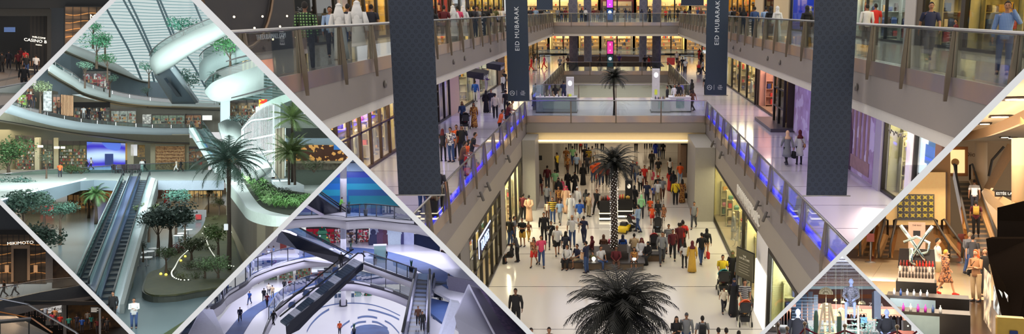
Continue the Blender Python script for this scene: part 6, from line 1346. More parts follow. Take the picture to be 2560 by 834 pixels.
for a_ in(0,1):MB().poly([A(409+a_*8,196+a_*12,127),A(416+a_*8,194+a_*12,127),A(452+a_*2,242,138),A(442+a_*2,242,138)],(0,.3,0)).build('dark_panel',mat((60,74,88),.3),t)
for x,y,D,r,lab,g in((458,58,118,2.0,'round tree standing on the curved overpass',(50,112,92)),(372,162,132,1.4,'pale green tree at the nose of the overpass',(80,130,110)),(241,95,125,2.0,'tree on the upper left gallery beside the window, bigger one',(60,118,86)),(232,60,126,1.3,'slim tree near the upper left partition',(64,124,88)),(262,88,125,1.5,'tree crown overlapping the first window rib',(70,126,90)),(268,140,122,1.3,'low bush on the upper left gallery edge',(46,96,60)),(212,160,122,1.1,'slim tree on the middle left gallery, nearest the partition',(96,130,112)),(274,190,138,1.1,'pale tree on the middle left gallery, second',(100,132,116)),(369,222,155,1.1,'pale small tree on the middle left gallery, third',(104,128,120)),(100,212,118,1.5,'pale tree on the lower gallery beside the partition',(110,124,92)),(472,190,175,3.2,'faint green bushes outside behind the overpass',(110,150,140)),(575,104,112,2.2,'green tree above the upper right ring',(70,130,80))):
    q=A(x,y,D);tr=2.2 if r<1.6 else 2.4;bush(q-Vector((0,0,tr+r*.8)),r,lab,g,520,.8,'leafy_tree',.10,None,'tree',tr)
def ringdeck(top,bot,lab,m=WH,rail=True,depth=7):
    S_('trim',ribbon([(x,y,b,D)for(x,y,D),(x2,b)in zip(top,bot)],.5),m,lab,True)
    S_('ceiling',sheet([(x,b,D)for(x,y,D),(x2,b)in zip(top,bot)],[(x+6,b-5,D+depth)for(x,y,D),(x2,b)in zip(top,bot)],.2),m,'underside of the '+lab)
    if rail:
        t=thing('glass_balustrade','glass railing on the '+lab,'balustrade');MB().tube([A(x,y-20,D)for x,y,D in interp(top)],.06,6).build('handrail',STEEL,t,True);ribbon([(x,y-19,y,D)for x,y,D in top],.05).build('glass_pane',GLA,t)
ringdeck([(512,226,112),(530,207,108),(560,193,105),(601,179,102),(660,160,98)],[(512,232),(524,250),(566,254),(610,246),(670,232)],'big white rounded ring deck, upper right',mat((138,152,150),.6,var=.04))
ringdeck([(498,160,126),(512,144,122),(540,130,118),(575,118,114),(650,92,108)],[(0,196),(0,200),(0,176),(0,162),(0,140)],'high curved ring with white railing, upper right',mat((140,158,158),.6))
m=MB();P=interp([(560,176,110),(571,150,110),(600,140,109),(650,128,107)]);T_('dark_gap',ribbon([(565,152,155,107),(600,141,145,106),(640,133,137,105)],.2),BLK,'dark curved gap line in the upper right ring','trim');T_('dark_gap',ribbon([(578,243,246,100),(620,232,236,99),(690,212,216,96)],.2),BLK,'dark curved gap line in the big rounded ring','trim')  # thin black ribbons along the ring decks
panel('slatted_wall',606,660,150,176,112,pattern('stripes',(190,170,130),(110,96,76),.5,.6,emit=.1),'tan slatted wall behind the upper right ring','wall')
palm(A(533,200,110)-Vector((0,0,1.6)),2.2,.8,'small palm on the big rounded ring',False,18,.9,(50,80,70),.07,31)
for x,D in((444,170),):T_('moss_strip',ribbon([(432,251,259,160),(500,256,262,164),(552,258,263,165)],1.0),mat((60,84,26),.8,var=.4),'green hanging planting on the middle gallery edge','planting',kind='stuff')
S_('column',ribbon([(552,252,305,120),(575,252,305,118)],1.5,1),WH2,'wide white column right of the middle gallery');panel('shop',575,655,250,305,122,G_((80,74,66),(170,150,120),.8,.08,.08),'shop with brown frames behind the small trees, right side','shop');panel('lit_sign',648,668,248,268,103,pattern('cells',(180,40,20),(255,190,60),2,.5,.5,emit=.8),'glowing orange and red sign on the right','sign')
S_('wall',ribbon([(540,150,330,190),(760,150,330,190)],.3,1),mat((120,140,130),.7),'green grey wall far behind the right rings')
for x,y,r in((585,300,1.0),(605,296,1.2),(622,300,.9)):bush(A(x,y+8,112)-Vector((0,0,.5)),r,'dusky potted bush on the right landing',(70,92,90),400,.9,group='dusky bushes on the right landing')
# middle right: escalator, white shell, slatted facade
T_('landing',MB().poly([A(545,312,118),A(600,300,120),A(650,300,118),A(620,330,108),A(590,360,104),A(560,352,108)],(0,0,-.5)),mat((150,160,158),.4),'grey landing above the white shell','landing')
T_('white_shell',sheet([(545,318,112),(570,308,112),(600,322,108),(640,372,98),(680,430,90)],[(556,352,104),(575,372,101),(590,384,98),(622,420,93),(640,452,88)],.5),mat((150,162,160),.5),'curved white shell beside the rear escalator','panel',smooth=True)
esc((492,322,118),(560,420,98),0,0,1.1,'rear escalator descending to the bridge beside the big palm',26,(170,186,186),(40,50,50),(60,84,84))
T_('escalator_cladding',MB().poly([A(472,320,116),A(484,318,116),A(560,430,96),A(556,446,96)],(.2,.6,0)),mat((180,196,196),.4),'pale side wall of the rear escalator','panel');T_('thin_rail',MB().tube([A(620,330,100),A(650,372,94),(A(700,452,84))],.06,6),mat((60,70,70)),'thin dark handrail along the white shell','handrail')
t=thing('slatted_facade','tall curved white facade of upright slats, right side','facade');SL=[(604,322,448,99),(628,290,446,96),(655,268,444,94),(684,258,442,92),(700,262,440,92)]
ribbon([(x,y+3,b,D+.6)for x,y,b,D in SL],.3).build('backing',mat((160,164,150),.6),t);P=interp(SL,9)
for i,(x,y,b,D)in enumerate(P):ribbon([(x,y,b,D),(x+.9,y,b,D)],.5,1).build('slat',WH,t)
for k_,(ys)in enumerate(((322,300,296,292,290),(352,346,340,334,330),(384,382,378,374,372),(406,404,402,401,400))):ribbon([(x,yy,yy+4,D-.4)for(x,y,b,D),yy in zip(SL,ys)],.3).build('cross_band',WH,t)
T_('slatted_column',ribbon([(690,322,446,88),(712,318,446,87)],.6,1),pattern('stripes',(150,146,126),(100,92,76),.3,.6),'beige slatted column right of the white facade','column')
for x in(683,712):T_('upright_post',ribbon([(x,262 if x<700 else 320,440,87),(x+2.5,262 if x<700 else 320,440,87)],.2,1),WH,'slim white upright on the facade, %s'%('left' if x<700 else 'right'),'post')
# far right: gallery with glowing bar and two broad palms
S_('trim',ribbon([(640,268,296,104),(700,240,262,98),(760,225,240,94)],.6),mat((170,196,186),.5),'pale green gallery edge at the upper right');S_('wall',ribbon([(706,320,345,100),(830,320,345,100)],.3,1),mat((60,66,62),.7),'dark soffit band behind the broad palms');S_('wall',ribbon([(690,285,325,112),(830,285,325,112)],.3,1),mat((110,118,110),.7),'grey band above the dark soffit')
panel('glass_wall',706,870,343,366,103,mat((150,176,190),.3,emit=.15),'pale blue glass front above the bar','shop front');panel('bar_shelves',716,880,362,404,102,pattern('cells',(70,40,24),(230,170,90),3.0,.5,.25,emit=.4),'glowing brown bar shelves at the right corner','shelf');panel('counter',716,880,402,408,100,mat((150,140,120)),'pale bar counter line at the right corner','counter');panel('bar_counter',716,880,408,424,100.5,G_((120,116,100),(80,70,56),1.5,.1),'mottled front of the bar, right corner','counter');panel('lower_wall',690,880,422,470,101,mat((110,122,112),.6),'grey green wall below the bar','wall');panel('blue_display',836,858,362,374,101,mat((60,120,190),emit=.5),'small blue display beside the bar','display')
palm(CUR.at(722,492,Z1)+Vector((0,0,-1.2)),5.6,2.2,'upper broad fan palm at the right of the green atrium',False,26,.45,(80,98,52),.12,41,.55)
q=A(731,296,88);
palm(Vector((q.x,q.y,q.z-7)),7.0,2.3,'taller broad palm touching the diagonal partition',False,26,.45,(84,106,56),.12,43,.55)
q=A(737,380,84);palm(Vector((q.x,q.y,q.z-4.2)),4.2,2.1,'lower broad palm above the planter',False,24,.55,(70,84,44),.12,44,.55)
bush(A(785,430,92),1.2,'dark bush right of the lower broad palm',(52,64,34),400);bush(A(712,432,92),.9,'dark bush left of the lower broad palm',(56,66,34),300)
# right deck: parapet, planter with bright leaves
par=[(566,442),(576,436),(640,436),(720,440),(800,455),(900,490),(800,560),(690,545),(640,552),(612,520),(590,490),(572,462)]
S_('floor',plate([(560,446),(600,436),(700,436),(790,450),(900,490),(900,600),(690,560),(640,552),(600,500),(572,462)],Z1,.3),mat((190,200,198),.5),'white deck to the right of the tall palm')
fr=[(566,448,478),(590,478,510),(606,500,532),(620,522,548),(650,532,560),(690,540,566),(740,540,560),(800,520,540)]
A_,B_,C_=[],[],[]
for x,y,yb in interp(fr,4):p=CUR.at(x,y,Z1+.9);A_.append(p);q=A(x,yb,p.y);B_.append(Vector((p.x,p.y,q.z)));C_.append(Vector((p.x,p.y,q.z-2.6)))
S_('trim',MB().strip(A_,B_,(.2,.9,0)),mat((196,212,204),.5),'white rounded parapet of the right deck',None,);S_('wall',MB().strip(B_,C_,(.1,.6,0)),pattern('stripes',(104,96,78),(70,62,50),.8,.7),'brown slatted wall below the white parapet');S_('wall',MB().strip([v+Vector((.3,.6,0))for v in C_],[Vector((v.x+.3,v.y+.6,0))for v in C_],(0,.4,0)),mat((118,110,90),.6),'beige base wall under the slatted wall')
S_('trim',MB().strip([v+Vector((0,.1,.02))for v in A_],[v+Vector((2.2,3.2,.02))for v in A_],(0,0,-.2)),WH,'broad white top of the right parapet')
T_('planter_soil',plate([(602,440),(640,436),(700,470),(790,490),(760,536),(690,530),(655,516),(632,490),(614,462)],Z1+.95,.5,3),mat((34,44,26),.9),'dark soil of the leafy planter, right deck','soil',kind='stuff')
rr=random.Random(5);Lp=[(606,446),(618,456),(628,468),(636,480),(644,492),(652,502),(662,510),(674,516),(688,519),(702,521),(716,521),(730,521),(744,520)]
for i,(x,y)in enumerate(Lp+[(x+12,y-7)for x,y in Lp]+[(x+24,y-14)for x,y in Lp[2:]]):
    t=thing('leafy_plant','bright green arching plant along the planter rim','plant',CUR.at(x,y,Z1+.95),rr.uniform(0,6),'bright plants in the right deck planter');m=MB()
    for k_ in range(26):
        a_=k_*2.4;l_=rr.uniform(.4,.8);d=Vector((math.cos(a_),math.sin(a_),0));s_=Vector((-d.y,d.x,0))*.06;z0=rr.uniform(0,.35)
        m.add([tuple(d*.05+Vector((0,0,z0))),tuple(d*l_*.5+s_+Vector((0,0,z0+.38))),tuple(d*l_+Vector((0,0,z0+.22))),tuple(d*l_*.5-s_+Vector((0,0,z0+.38)))],[(0,1,2,3)])
    m.build('leaves',mat(rr.choice([(110,160,90),(84,130,66),(130,170,110)]),.5,var=.3),t)
for i,(x,y)in enumerate(((650,466),(668,478),(686,486),(704,490),(722,494),(740,498),(660,490),(680,500),(700,506),(720,508))):bush(CUR.at(x,y,Z1+.95),.9,'dark green filler shrub in the middle of the planter',(30,50,26),300,.5,group='dark shrubs in the right deck planter')
T_('bench_screen',plate([(676,446),(720,444),(760,462),(700,470)],Z1+1.2,.9),mat((196,208,214),.4),'white curved bench behind the planter','bench')
# people of the green atrium
def PA(x,y,D,*a,**k):return person(0,0,*a,loc=A(x,y,D),z=A(x,y,D).z,**k)
person(335,820,'white','denim',garb=('jacket','trousers'),rz=180,pose='phone',where='alone on the blue grey floor',h=1.8,face=True);person(283,800,'black','black',garb=JK,rz=150,where='at the foot of the escalators',h=1.78,pose='stand')
for x,y,c,b,g in((150,443,'orange','dark',TS),(217,430,'black','black',SH),(228,424,'white','dark',TS),(355,428,'white','grey',RB),(362,427,'black','black',TS),(441,428,'cream','white',TS),(452,429,'black','black',SH),(533,420,'darkgrey','dark',TS),(690,452,'pink','red',TS),(684,458,'black','black',TS)):person(x,y,c,b,garb=g,z=Z1,hands=False,rz=random.choice([0,180,90]),pose='walk',where='on the white bridge',h=1.75)
for x,y,D,c,b in((73,268,122,'maroon','black'),(83,270,123,'black','dark'),(209,298,138,'white','grey'),(221,300,139,'black','dark'),(147,286,129,'brown','black'),(250,306,143,'dark','dark')):PA(x,y,D,c,b,garb=TS,hands=False,where='on the lower left gallery',h=1.9)
# dark chairs and stands on the bridge under the screen
for i,x in enumerate(range(283,352,5)):
    q=CUR.at(x,431+(i%3),Z1);t=thing('cafe_chair','dark cafe chair in the crowd under the purple screen','chair',q,i,'dark cafe chairs on the bridge');MB().cbox((0,0,.46),(.5,.5,.06),.01).build('seat',mat((52,46,52)),t);MB().cbox((0,.24,.85),(.5,.05,.6),.01).build('backrest',mat((60,52,58)),t)
    for sx in(-.2,.2):
        for sy in(-.2,.2):MB().box(sx-.02,sx+.02,sy-.02,sy+.02,0,.45).build('leg',mat((40,36,40)),t)
# ================================================================== BLUE HALL: round galleries seen from high up
RH=hall(880,640,9.2,43);use(RH,'rings');GROUPNAME='round blue hall'
ZT,Z2_,Z3=32.5,23.0,11.0
def wash(px,py,D,w,h,pw,col=(225,242,240),tilt=78,yaw=0):area(A(px,py,D),(w,h),pw,col,(R(tilt),0,R(yaw)),'hall_fill_lamp')
for px,py,D,w_,d_,pw in((882,450,97,4,10,380),(905,590,124,26,16,1900),(690,640,118,14,14,1300),(1060,640,118,16,16,700),(880,660,190,46,44,6200),(660,700,150,16,26,1900),(800,690,160,20,16,1700),(560,790,105,14,20,1800),(1090,720,86,10,12,700)):q=A(px,py,D);area(q,(w_,d_),pw,(234,234,252),name='hall_fill_lamp')  # unseen fill lamps added to lighten each level from above
wash(880,720,62,9,4,1500,(222,226,255),60)  # added front fill lamp, aimed away along the hall
def quad(name,L,m,label,cat='panel',th=(0,.5,0),kind=None):return T_(name,MB().poly([tuple(A(*p))for p in L],th),m,label,cat,kind=kind)
LW=mat((196,192,206),.5,var=.05,scale=.1);NV=mat((14,20,40),.25,.2);BF=G_((34,60,118),(64,96,156),.12,.15);WF=mat((206,204,216),.25,var=.06,scale=.1);DKE=mat((34,32,48),.5)
S_('floor',MB().box(-110,110,90,330,-.3,0),WF,'white ground floor of the round hall')
def edgeband(L,z,h1,h2,lab):
    """L: traced upper edge on the level z; dark lip h1 high, white fascia h2 high"""
    P=[CUR.at(x,y,z)for x,y in interp(L,5)];lo=lambda d:[Vector((p.x,p.y,p.z-d))for p in P]
    S_('trim',MB().strip(P,lo(h1),(0,.6,0)),DKE,'dark rim of the '+lab,True);S_('trim',MB().strip(lo(h1),lo(h1+h2),(0,.6,0)),LW,'white front of the '+lab,True)
def railing(L,z,h,lab,post=3):
    P=[CUR.at(x,y,z)for x,y in interp(L,5)];t=thing('glass_railing',lab,'railing',(0,0,0));up=lambda d:[Vector((p.x,p.y,p.z+d))for p in P]
    MB().tube(up(h),.07,6).build('handrail',mat((60,62,72),.3,.6),t,True);MB().strip(up(h-.05),up(.05),(0,.04,0)).build('glass_pane',glass((196,212,232),.12),t)
    for p in P[::post]:MB().tube([p,p+Vector((0,0,h))],.06,6).build('post',mat((60,62,72),.3,.6),t)
# top level
S_('floor',plate([(700,530),(866,530),(1100,545),(1100,560),(1035,552),(1000,549),(927,541),(866,544),(803,537),(740,540),(700,546)],ZT,.3),WF,'white floor of the top level')
edgeband([(700,546),(740,540),(803,537),(850,540),(866,544)],ZT,.4,.9,'top level, left half');edgeband([(866,544),(927,541),(1000,549),(1035,552),(1100,566)],ZT,.4,.9,'top level, right half')
railing([(866,542),(927,539),(1000,547),(1060,556)],ZT,1.3,'glass railing on the right half of the top level');railing([(740,539),(803,536)],ZT,1.2,'glass railing on the left half of the top level')
t=thing('striped_wall','wall of long planks in many blues and turquoises behind the top level','wall');cols=[(30,60,170),(40,120,190),(20,110,190),(30,150,180),(10,100,160),(20,130,150),(40,90,150)]
rr=random.Random(9)
for i in range(8):
    y0=428+i*15.2;x=730
    while x<1080:
        w_=rr.uniform(60,150);c=cols[(i+rr.choice([0,0,0,1,3]))%7]if i else(30,56,160);ribbon([(x,y0,y0+15.2,112),(min(x+w_,1090),y0,y0+15.2,112)],.2,1).build('plank',mat(c,.35,var=.05),t);x+=w_
S_('ceiling',ribbon([(800,380,428,111),(960,380,428,111)],.3,1),mat((120,132,150),.6),'grey upper wall over the blue planks')
o=MB().lathe([(.5,0),(.5,.1),(.2,.14)],n=16).build('ceiling_camera',mat((90,100,120),.3),None,True,A(883,407,108));tag(o,'small round camera high at the tip of the hall','camera')
for x,D in((870,108),(935,108)):area(A(x,424,D),(1.5,.5),260,(200,220,255),(R(20),0,0),'wall_washer')
for x0,x1,y0,y1,D,lab in((851,866,400,532,100,'top level'),(852,865,564,668,122,'second level'),(853,864,712,762,190,'ground floor')):
    a=A((x0+x1)/2,y1,D);b=A((x0+x1)/2,y0,D);r=(x1-x0)/2*D/2106*1.05;T_('round_column',MB().tube([a,(a.x,a.y,b.z)],r,20),mat((206,204,216),.4),'white round column on the '+lab,'column',smooth=True)
T_('column_foot',MB().lathe([(.9,0),(.9,1.2),(.7,1.5)],CUR.at(858,764,0),16),NV,'dark round foot of the ground floor column','column foot')
# second level
S_('floor',plate([(600,640),(760,600),(850,600),(1000,600),(1140,640),(1300,700),(1250,830),(1150,760),(1045,704),(1000,688),(956,672),(910,655),(880,648),(850,655),(760,645),(692,662),(636,684),(614,704),(572,729),(552,751),(518,771),(460,800),(440,740)],Z2_,.3,0),WF,'white floor of the second level')
S_('floor',MB().strip([tuple(CUR.at(x,y,Z2_+.03))for x,y in interp([(600,690),(660,655),(720,636),(790,622),(860,618),(930,622),(1000,636),(1080,662),(1150,700)],4)],[tuple(CUR.at(x,y,Z2_+.03))for x,y in interp([(606,700),(672,664),(735,648),(800,638),(862,633),(925,636),(990,652),(1060,684),(1120,722)],4)],(0,0,.03)),BF,'blue curved strip in the second level floor')
edgeband([(500,785),(518,771),(552,751),(572,729),(614,704),(636,684),(692,662),(760,645),(830,640)],Z2_,.5,1.0,'second level, left sweep');edgeband([(909,655),(956,672),(1000,688),(1045,704)],Z2_,.3,.8,'second level, right sweep')
railing([(518,768),(552,749),(572,727),(614,702),(636,682),(692,660),(760,643),(800,640)],Z2_,1.9,'curved glass railing on the left sweep of the second level');railing([(909,653),(956,670),(1000,686),(1040,700)],Z2_,1.5,'glass railing with planters behind, right sweep of the second level')
CE=pattern('cells',(196,50,80),(225,220,225),5,.5,.45,emit=.35,c3=(50,60,80))
for x0,x1,y0,y1,m_,lab in((765,836,566,612,mat((196,20,50),.5,emit=.25),'bright red shop with a decorated tree'),(836,851,565,618,CE,'small colourful shop left of the column'),(866,890,566,618,pattern('cells',(200,190,205),(50,40,70),1.4,.5,.4,emit=.3),'white and dark shop right of the column'),(893,922,568,614,CE,'colourful framed shop window'),(1035,1100,585,668,G_((16,24,60),(30,60,120),.15,.2),'dark navy boarded shop front'),(1102,1150,625,700,CE,'pink and white shop at the right end')):panel('shop',x0,x1,y0,y1,138,m_,lab+', second level','shop')
panel('poster_window',925,1035,570,632,137,G_((130,136,180),(190,196,222),.25,.2,.25),'wide pale window with printed figures, second level','window',D2=133);panel('window_frame',890,893,566,618,136,NV,'dark upright beside the colourful window','frame')
for i,(x,y,h_,c)in enumerate(((933,606,1.5,(40,44,80)),(952,602,1.6,(90,60,90)),(962,606,1.5,(90,50,70)),(986,606,3.0,(200,215,225)),(1010,606,1.6,(60,60,110)),(1022,604,1.6,(60,60,110)),(1028,628,1.3,(200,50,80)))):
    q=A(x,y,134);T_('printed_figure',MB().tube([(q.x,q.y,q.z-h_),(q.x,q.y,q.z),(q.x,q.y,q.z+h_*.9)],[(h_*.35,.1),(h_*.5,.1),(h_*.35,.1)],10).ball((q.x,q.y,q.z+h_*1.15),(h_*.28,.1,h_*.3)),mat(c,.6),'printed figure on the pale poster window','picture')
for x,y,r,lab in((806,612,1.6,'second level red shop'),(846,752,1.6,'ground floor'),(893,752,2.2,'ground floor, pale one'),(920,752,2.0,'ground floor, beside the toy shop')):
    q=A(x,y,132 if y<700 else 205);t=thing('christmas_tree','decorated tree in the shop of the '+lab,'tree',q);MB().lathe([(r*.8,.2),(r*.75,.4),(r*.35,r*1.1),(r*.5,r*1.15),(.05,r*2.2)],n=10).build('branches',mat((30,90,60)if 'pale' not in lab else(120,150,150),.8,var=.4),t)
    for k_ in range(18):zz=.4+k_*r*.1;rad=r*.75*(1-zz/(r*2.3));MB().ball((rad*math.cos(k_*2.4),rad*math.sin(k_*2.4),zz),.14,6,4).build('bauble',mat(rr.choice([(220,40,60),(220,190,70),(230,230,240)]),.3,emit=.2),t)
panel('back_wall',560,760,590,650,150,mat((200,196,204),.6,emit=.05),'pale back wall at the upper left of the round hall','wall');panel('kiosk',700,716,606,640,128,mat((120,40,20),.5),'dark red frame of the upper left kiosk','kiosk');panel('kiosk',716,738,622,640,128,mat((150,70,40),.5),'brown counter of the upper left kiosk','kiosk');panel('blue_counter',655,676,634,652,120,mat((20,60,170),.5),'bright blue counter beside two persons','counter')
# third level
S_('floor',plate([(440,834),(520,800),(539,811),(580,757),(614,732),(653,704),(700,690),(800,670),(1000,690),(1120,740),(1160,834),(1060,760),(1000,731),(940,712),(877,700),(799,708),(746,724),(700,754),(672,790),(650,850),(420,850)],Z3,.3),WF,'white floor of the third level')
S_('floor',MB().strip([tuple(CUR.at(x,y,Z3+.04))for x,y in interp([(552,850),(563,834),(608,782),(653,754),(687,732),(760,704),(830,690),(884,688),(940,693),(1000,704),(1060,730)],4)],[tuple(CUR.at(x,y,Z3+.04))for x,y in interp([(600,850),(608,834),(640,786),(681,760),(708,744),(770,716),(832,702),(884,700),(940,708),(1000,724),(1050,750)],4)],(0,0,.03)),BF,'blue curved strip in the third level floor')
edgeband([(650,850),(672,800),(700,756),(746,726),(799,709),(877,701),(940,713),(1000,732),(1060,762),(1110,800)],Z3,.65,1.4,'third level sweep');railing([(672,798),(700,754),(746,724),(799,707),(877,699),(940,711),(1000,730),(1060,760)],Z3,2.0,'curved glass railing of the third level')
PL=G_((60,110,50),(180,190,170),.5,.12,.1,(90,60,40))
for x0,x1,y0,y1,m_,lab in((617,645,718,742,mat((205,200,205),.5),'white wall by the plant shop'),(645,660,704,728,mat((110,30,30),.5),'dark red frame of the plant shop'),(660,692,690,716,PL,'plant shop, left bay'),(698,732,672,702,PL,'plant shop, middle bay'),(740,776,660,700,PL,'plant shop, right bay'),(777,808,653,690,mat((235,90,20),.5,emit=.3),'bright orange shop'),(808,845,650,682,mat((200,206,212),.5),'pale glass shop beside the orange one')):panel('shop',x0,x1,y0,y1,172,m_,lab+', third level','shop')
for x,y in((788,684),(802,678),(818,672)):q=A(x,y,168);t=thing('poster_stand','white poster stand by the orange shop','board',q,0,'poster stands by the orange shop');MB().box(-.7,.7,0,.1,.3,2.6).build('board',mat((220,225,230),emit=.2),t);MB().box(-.6,.6,-.3,.4,0,.3).build('foot',mat((80,80,90)),t)
# ground floor
for i,(L_,w_)in enumerate((([(800,772),(805,767),(830,761),(854,758),(890,757),(930,761),(966,772),(1000,788)],2.2),([(767,828),(776,812),(789,797),(805,783),(823,772)],5),([(920,773),(938,776),(956,781),(980,789),(998,798)],4),([(894,794),(905,791),(917,790),(930,791),(943,794)],4.5),([(846,828),(851,820),(858,812),(874,801)],4.5),([(877,817),(886,810),(897,805),(915,803)],4.5),([(930,803),(943,805),(955,811),(969,820)],4.5),([(962,801),(975,808),(986,818),(998,832)],4))):
    p_=[CUR.at(x,y-w_/2,.02)for x,y in interp(L_,4)];q_=[CUR.at(x,y+w_/2,.02)for x,y in interp(L_,4)];S_('floor',MB().strip(p_,q_,(0,0,.02)),BF,'blue arc inlaid in the ground floor, number %d from the column inwards'%(i+1))
S_('floor',plate([(925+48*math.cos(a_*.2618),831+21*math.sin(a_*.2618))for a_ in range(24)],.05,.03),BF,'blue round disc at the centre of the ground floor')
for x0,x1,m_,lab in((838,853,mat((60,40,40)),'dark brown shop left of the foot of the column'),(866,884,G_((70,44,40),(40,30,34),.5),'brown shop right of the foot of the column'),(884,935,G_((50,56,70),(130,120,140),.5,.1,.1),'window with decorated trees'),(937,1010,G_((230,200,180),(225,225,225),.6,.1,.5,(210,110,80)),'brightly lit toy shop')):panel('shop',x0,x1,712,762 if x0<937 else 780,212,m_,lab+', ground floor','shop')
panel('back_wall',720,1100,700,765,216,mat((120,116,130),.7),'shaded wall round the ground floor','wall')
for x,y in((840,754),(849,753),(882,752)):q=CUR.at(x,y+4,0);t=thing('info_post','small white post by the ground floor column','post',q,0,'white posts by the ground floor column');MB().cbox((0,0,1.3),(.8,.5,2.6),.06).build('body',mat((210,212,220)),t);MB().box(-.3,.3,-.28,-.25,1.4,2.3).build('screen',mat((60,80,110)),t)
# escalators
def box3(name,L_,m_,lab,cat='escalator',th=(0,1.6,0)):return quad(name,L_,m_,lab,cat,th)
t=thing('upper_escalator','dark navy escalator crossing the upper left of the round hall','escalator');MB().poly([A(700,573,104),A(726,580,106),A(877,647,118),(A(845,661,118)),A(743,622,108),A(690,604,103)],(0,1.6,0)).build('dark_flank',NV,t);MB().tube([A(690,556,103),A(735,562,107),A(882,636,119)],.09,6).build('handrail',BLK,t,True);MB().poly([A(690,558,103),A(735,564,107),A(880,638,119),A(877,647,118),A(726,580,106),A(690,570,103)],(0,.05,0)).build('glass_side',glass((180,205,230),.12),t);MB().tube([A(700,573,103.5),A(726,580,105.5),A(740,587,107)],.14,6).build('light_strip',mat((225,215,240),emit=1.2),t)
t=thing('top_escalator','dark escalator rising to the top level at the left','escalator');MB().poly([A(794,487,92),A(765,512,92),A(848,560,97),A(866,568,98),A(867,537,98),A(838,516,96)],(0,1.6,0)).build('dark_flank',NV,t);MB().poly([A(765,511,91.5),A(760,516,91.5),A(856,569,97),A(862,566,97)],(0,1,0)).build('white_underside',mat((190,180,205),.4),t)
for k_ in(0,5):MB().tube([A(790,470+k_,92),A(866,523+k_*1.3,98)],.07,6).build('handrail',BLK,t,True)
t=thing('central_escalator','long central escalator with poster panels descending to the lower left','escalator');MB().poly([A(909,655,112),A(908,674,112),A(864,699,110),A(790,778,104),A(748,824,98),A(716,840,96),A(714,812,96)],(0,1.0,0)).build('dark_flank',NV,t)
n_=34
for i in range(n_):
    a_,b_=i/n_,(i+.9)/n_;lx=lambda u:(884+(700-884)*u,645+(801-645)*u,113-16*u);rx=lambda u:(905+(716-905)*u,655+(812-655)*u,112-16*u)
    MB().poly([A(*lx(a_)),A(*rx(a_)),A(*rx(b_)),A(*lx(b_))],(0,0,-.2)).build('step' if(i//3)%3 else 'poster_step',mat((62,76,90),.4)if(i//3)%3 else mat((215,215,225),.4),t)
MB().tube([A(x,y,D)for x,y,D in((912,640,112),(905,632,113),(895,632,113),(700,790,97))],.1,6).build('handrail',BLK,t,True);MB().tube([A(x,y,D)for x,y,D in((884,622,115),(868,632,115),(690,776,99))],.1,6).build('handrail',BLK,t,True)
for i in range(4):u=.25+i*.2;x,y=872-180*u,640+145*u;MB().poly([A(x,y,113-14*u),A(x+18,y-15,113.6-14*u),A(x+20,y-6,113.6-14*u),A(x+4,y+11,113-14*u)],(0,.1,0)).build('poster_panel',mat((170,176,196),.4),t);MB().ball(tuple(A(x+11,y-2,112.8-14*u)),(.4,.1,.4),8,5).build('printed_dot',mat((60,80,130)),t)
def esc2(L0,R0,L1_,R1_,label,n,m_=None):
    t=thing('escalator',label,'escalator')
    for i in range(n):
        f=lambda P_,Q_,u:A(P_[0]+(Q_[0]-P_[0])*u,P_[1]+(Q_[1]-P_[1])*u,P_[2]+(Q_[2]-P_[2])*u);a_,b_,c_=i/n,(i+.55)/n,(i+1)/n
        MB().poly([f(L0,L1_,a_),f(R0,R1_,a_),f(R0,R1_,b_),f(L0,L1_,b_)],(0,0,-.2)).build('step',mat((70,84,116),.3),t);MB().poly([f(L0,L1_,b_),f(R0,R1_,b_),f(R0,R1_,c_),f(L0,L1_,c_)],(0,.1,0)).build('riser',NV,t)
    for P_,Q_,sg in((L0,L1_,-1),(R0,R1_,1)):
        a_,b_=A(P_[0]+sg*3,P_[1]-4,P_[2]),A(Q_[0]+sg*5,Q_[1]-4,Q_[2]);MB().tube([a_,b_],.28,8).build('side_rail',mat((150,150,170),.25,.7),t,True);c_,d_=A(P_[0]+sg*4,P_[1]-18,P_[2]),A(Q_[0]+sg*8,Q_[1]-22,Q_[2]);MB().tube([A(P_[0]+sg*4,P_[1]-6,P_[2]+1),A(P_[0]+sg*3,P_[1]-20,P_[2]+1),c_,d_],.12,6).build('handrail',BLK,t,True);MB().strip([a_,b_],[c_,d_],(0,.04,0)).build('glass_side',glass((170,195,225),.12),t)
esc2((1043,690,96),(1071,692,96),(1014,850,76),(1062,850,76),'right hand escalator with broad steps seen from above',15);esc2((1088,702,100),(1118,704,100),(1084,742,96),(1120,744,96),'short rear escalator at the right of the round hall',5)
quad('escalator_landing',[(1046,682,97),(1074,684,97),(1072,700,95),(1041,698,95)],mat((110,140,180),.2,.3),'steel landing plate of the right hand escalator','landing',(0,0,-.3))
quad('tilted_panel',[(1171,714,70),(1138,793,60),(1152,850,56),(1244,850,56),(1190,751,66)],mat((170,168,190),.5,var=.05),'large pale tilted board at the lower right of the round hall','panel',(0,.4,0));quad('slanted_column',[(1129,754,72),(1150,758,72),(1132,850,66),(1098,850,66)],mat((186,188,206),.5),'slanted white column left of the tilted board','column',(0,1.2,0))
quad('purple_wall',[(1171,712,68),(1200,722,68),(1280,850,56),(1242,850,55)],mat((62,52,84),.5),'dark purple sloping wall right of the tilted board','wall',(0,.5,0));quad('glittering_panel',[(1200,722,70),(1212,722,70),(1340,860,58),(1270,850,56)],G_((30,34,84),(110,80,120),1.4,.1),'dark blue glittering strip beside the partition','panel',(0,.5,0));T_('edge_line',MB().tube([A(1172,712,67.5),A(1244,850,55)],.08,6),mat((200,196,215),.3,.5),'pale metal edge of the tilted board','trim')
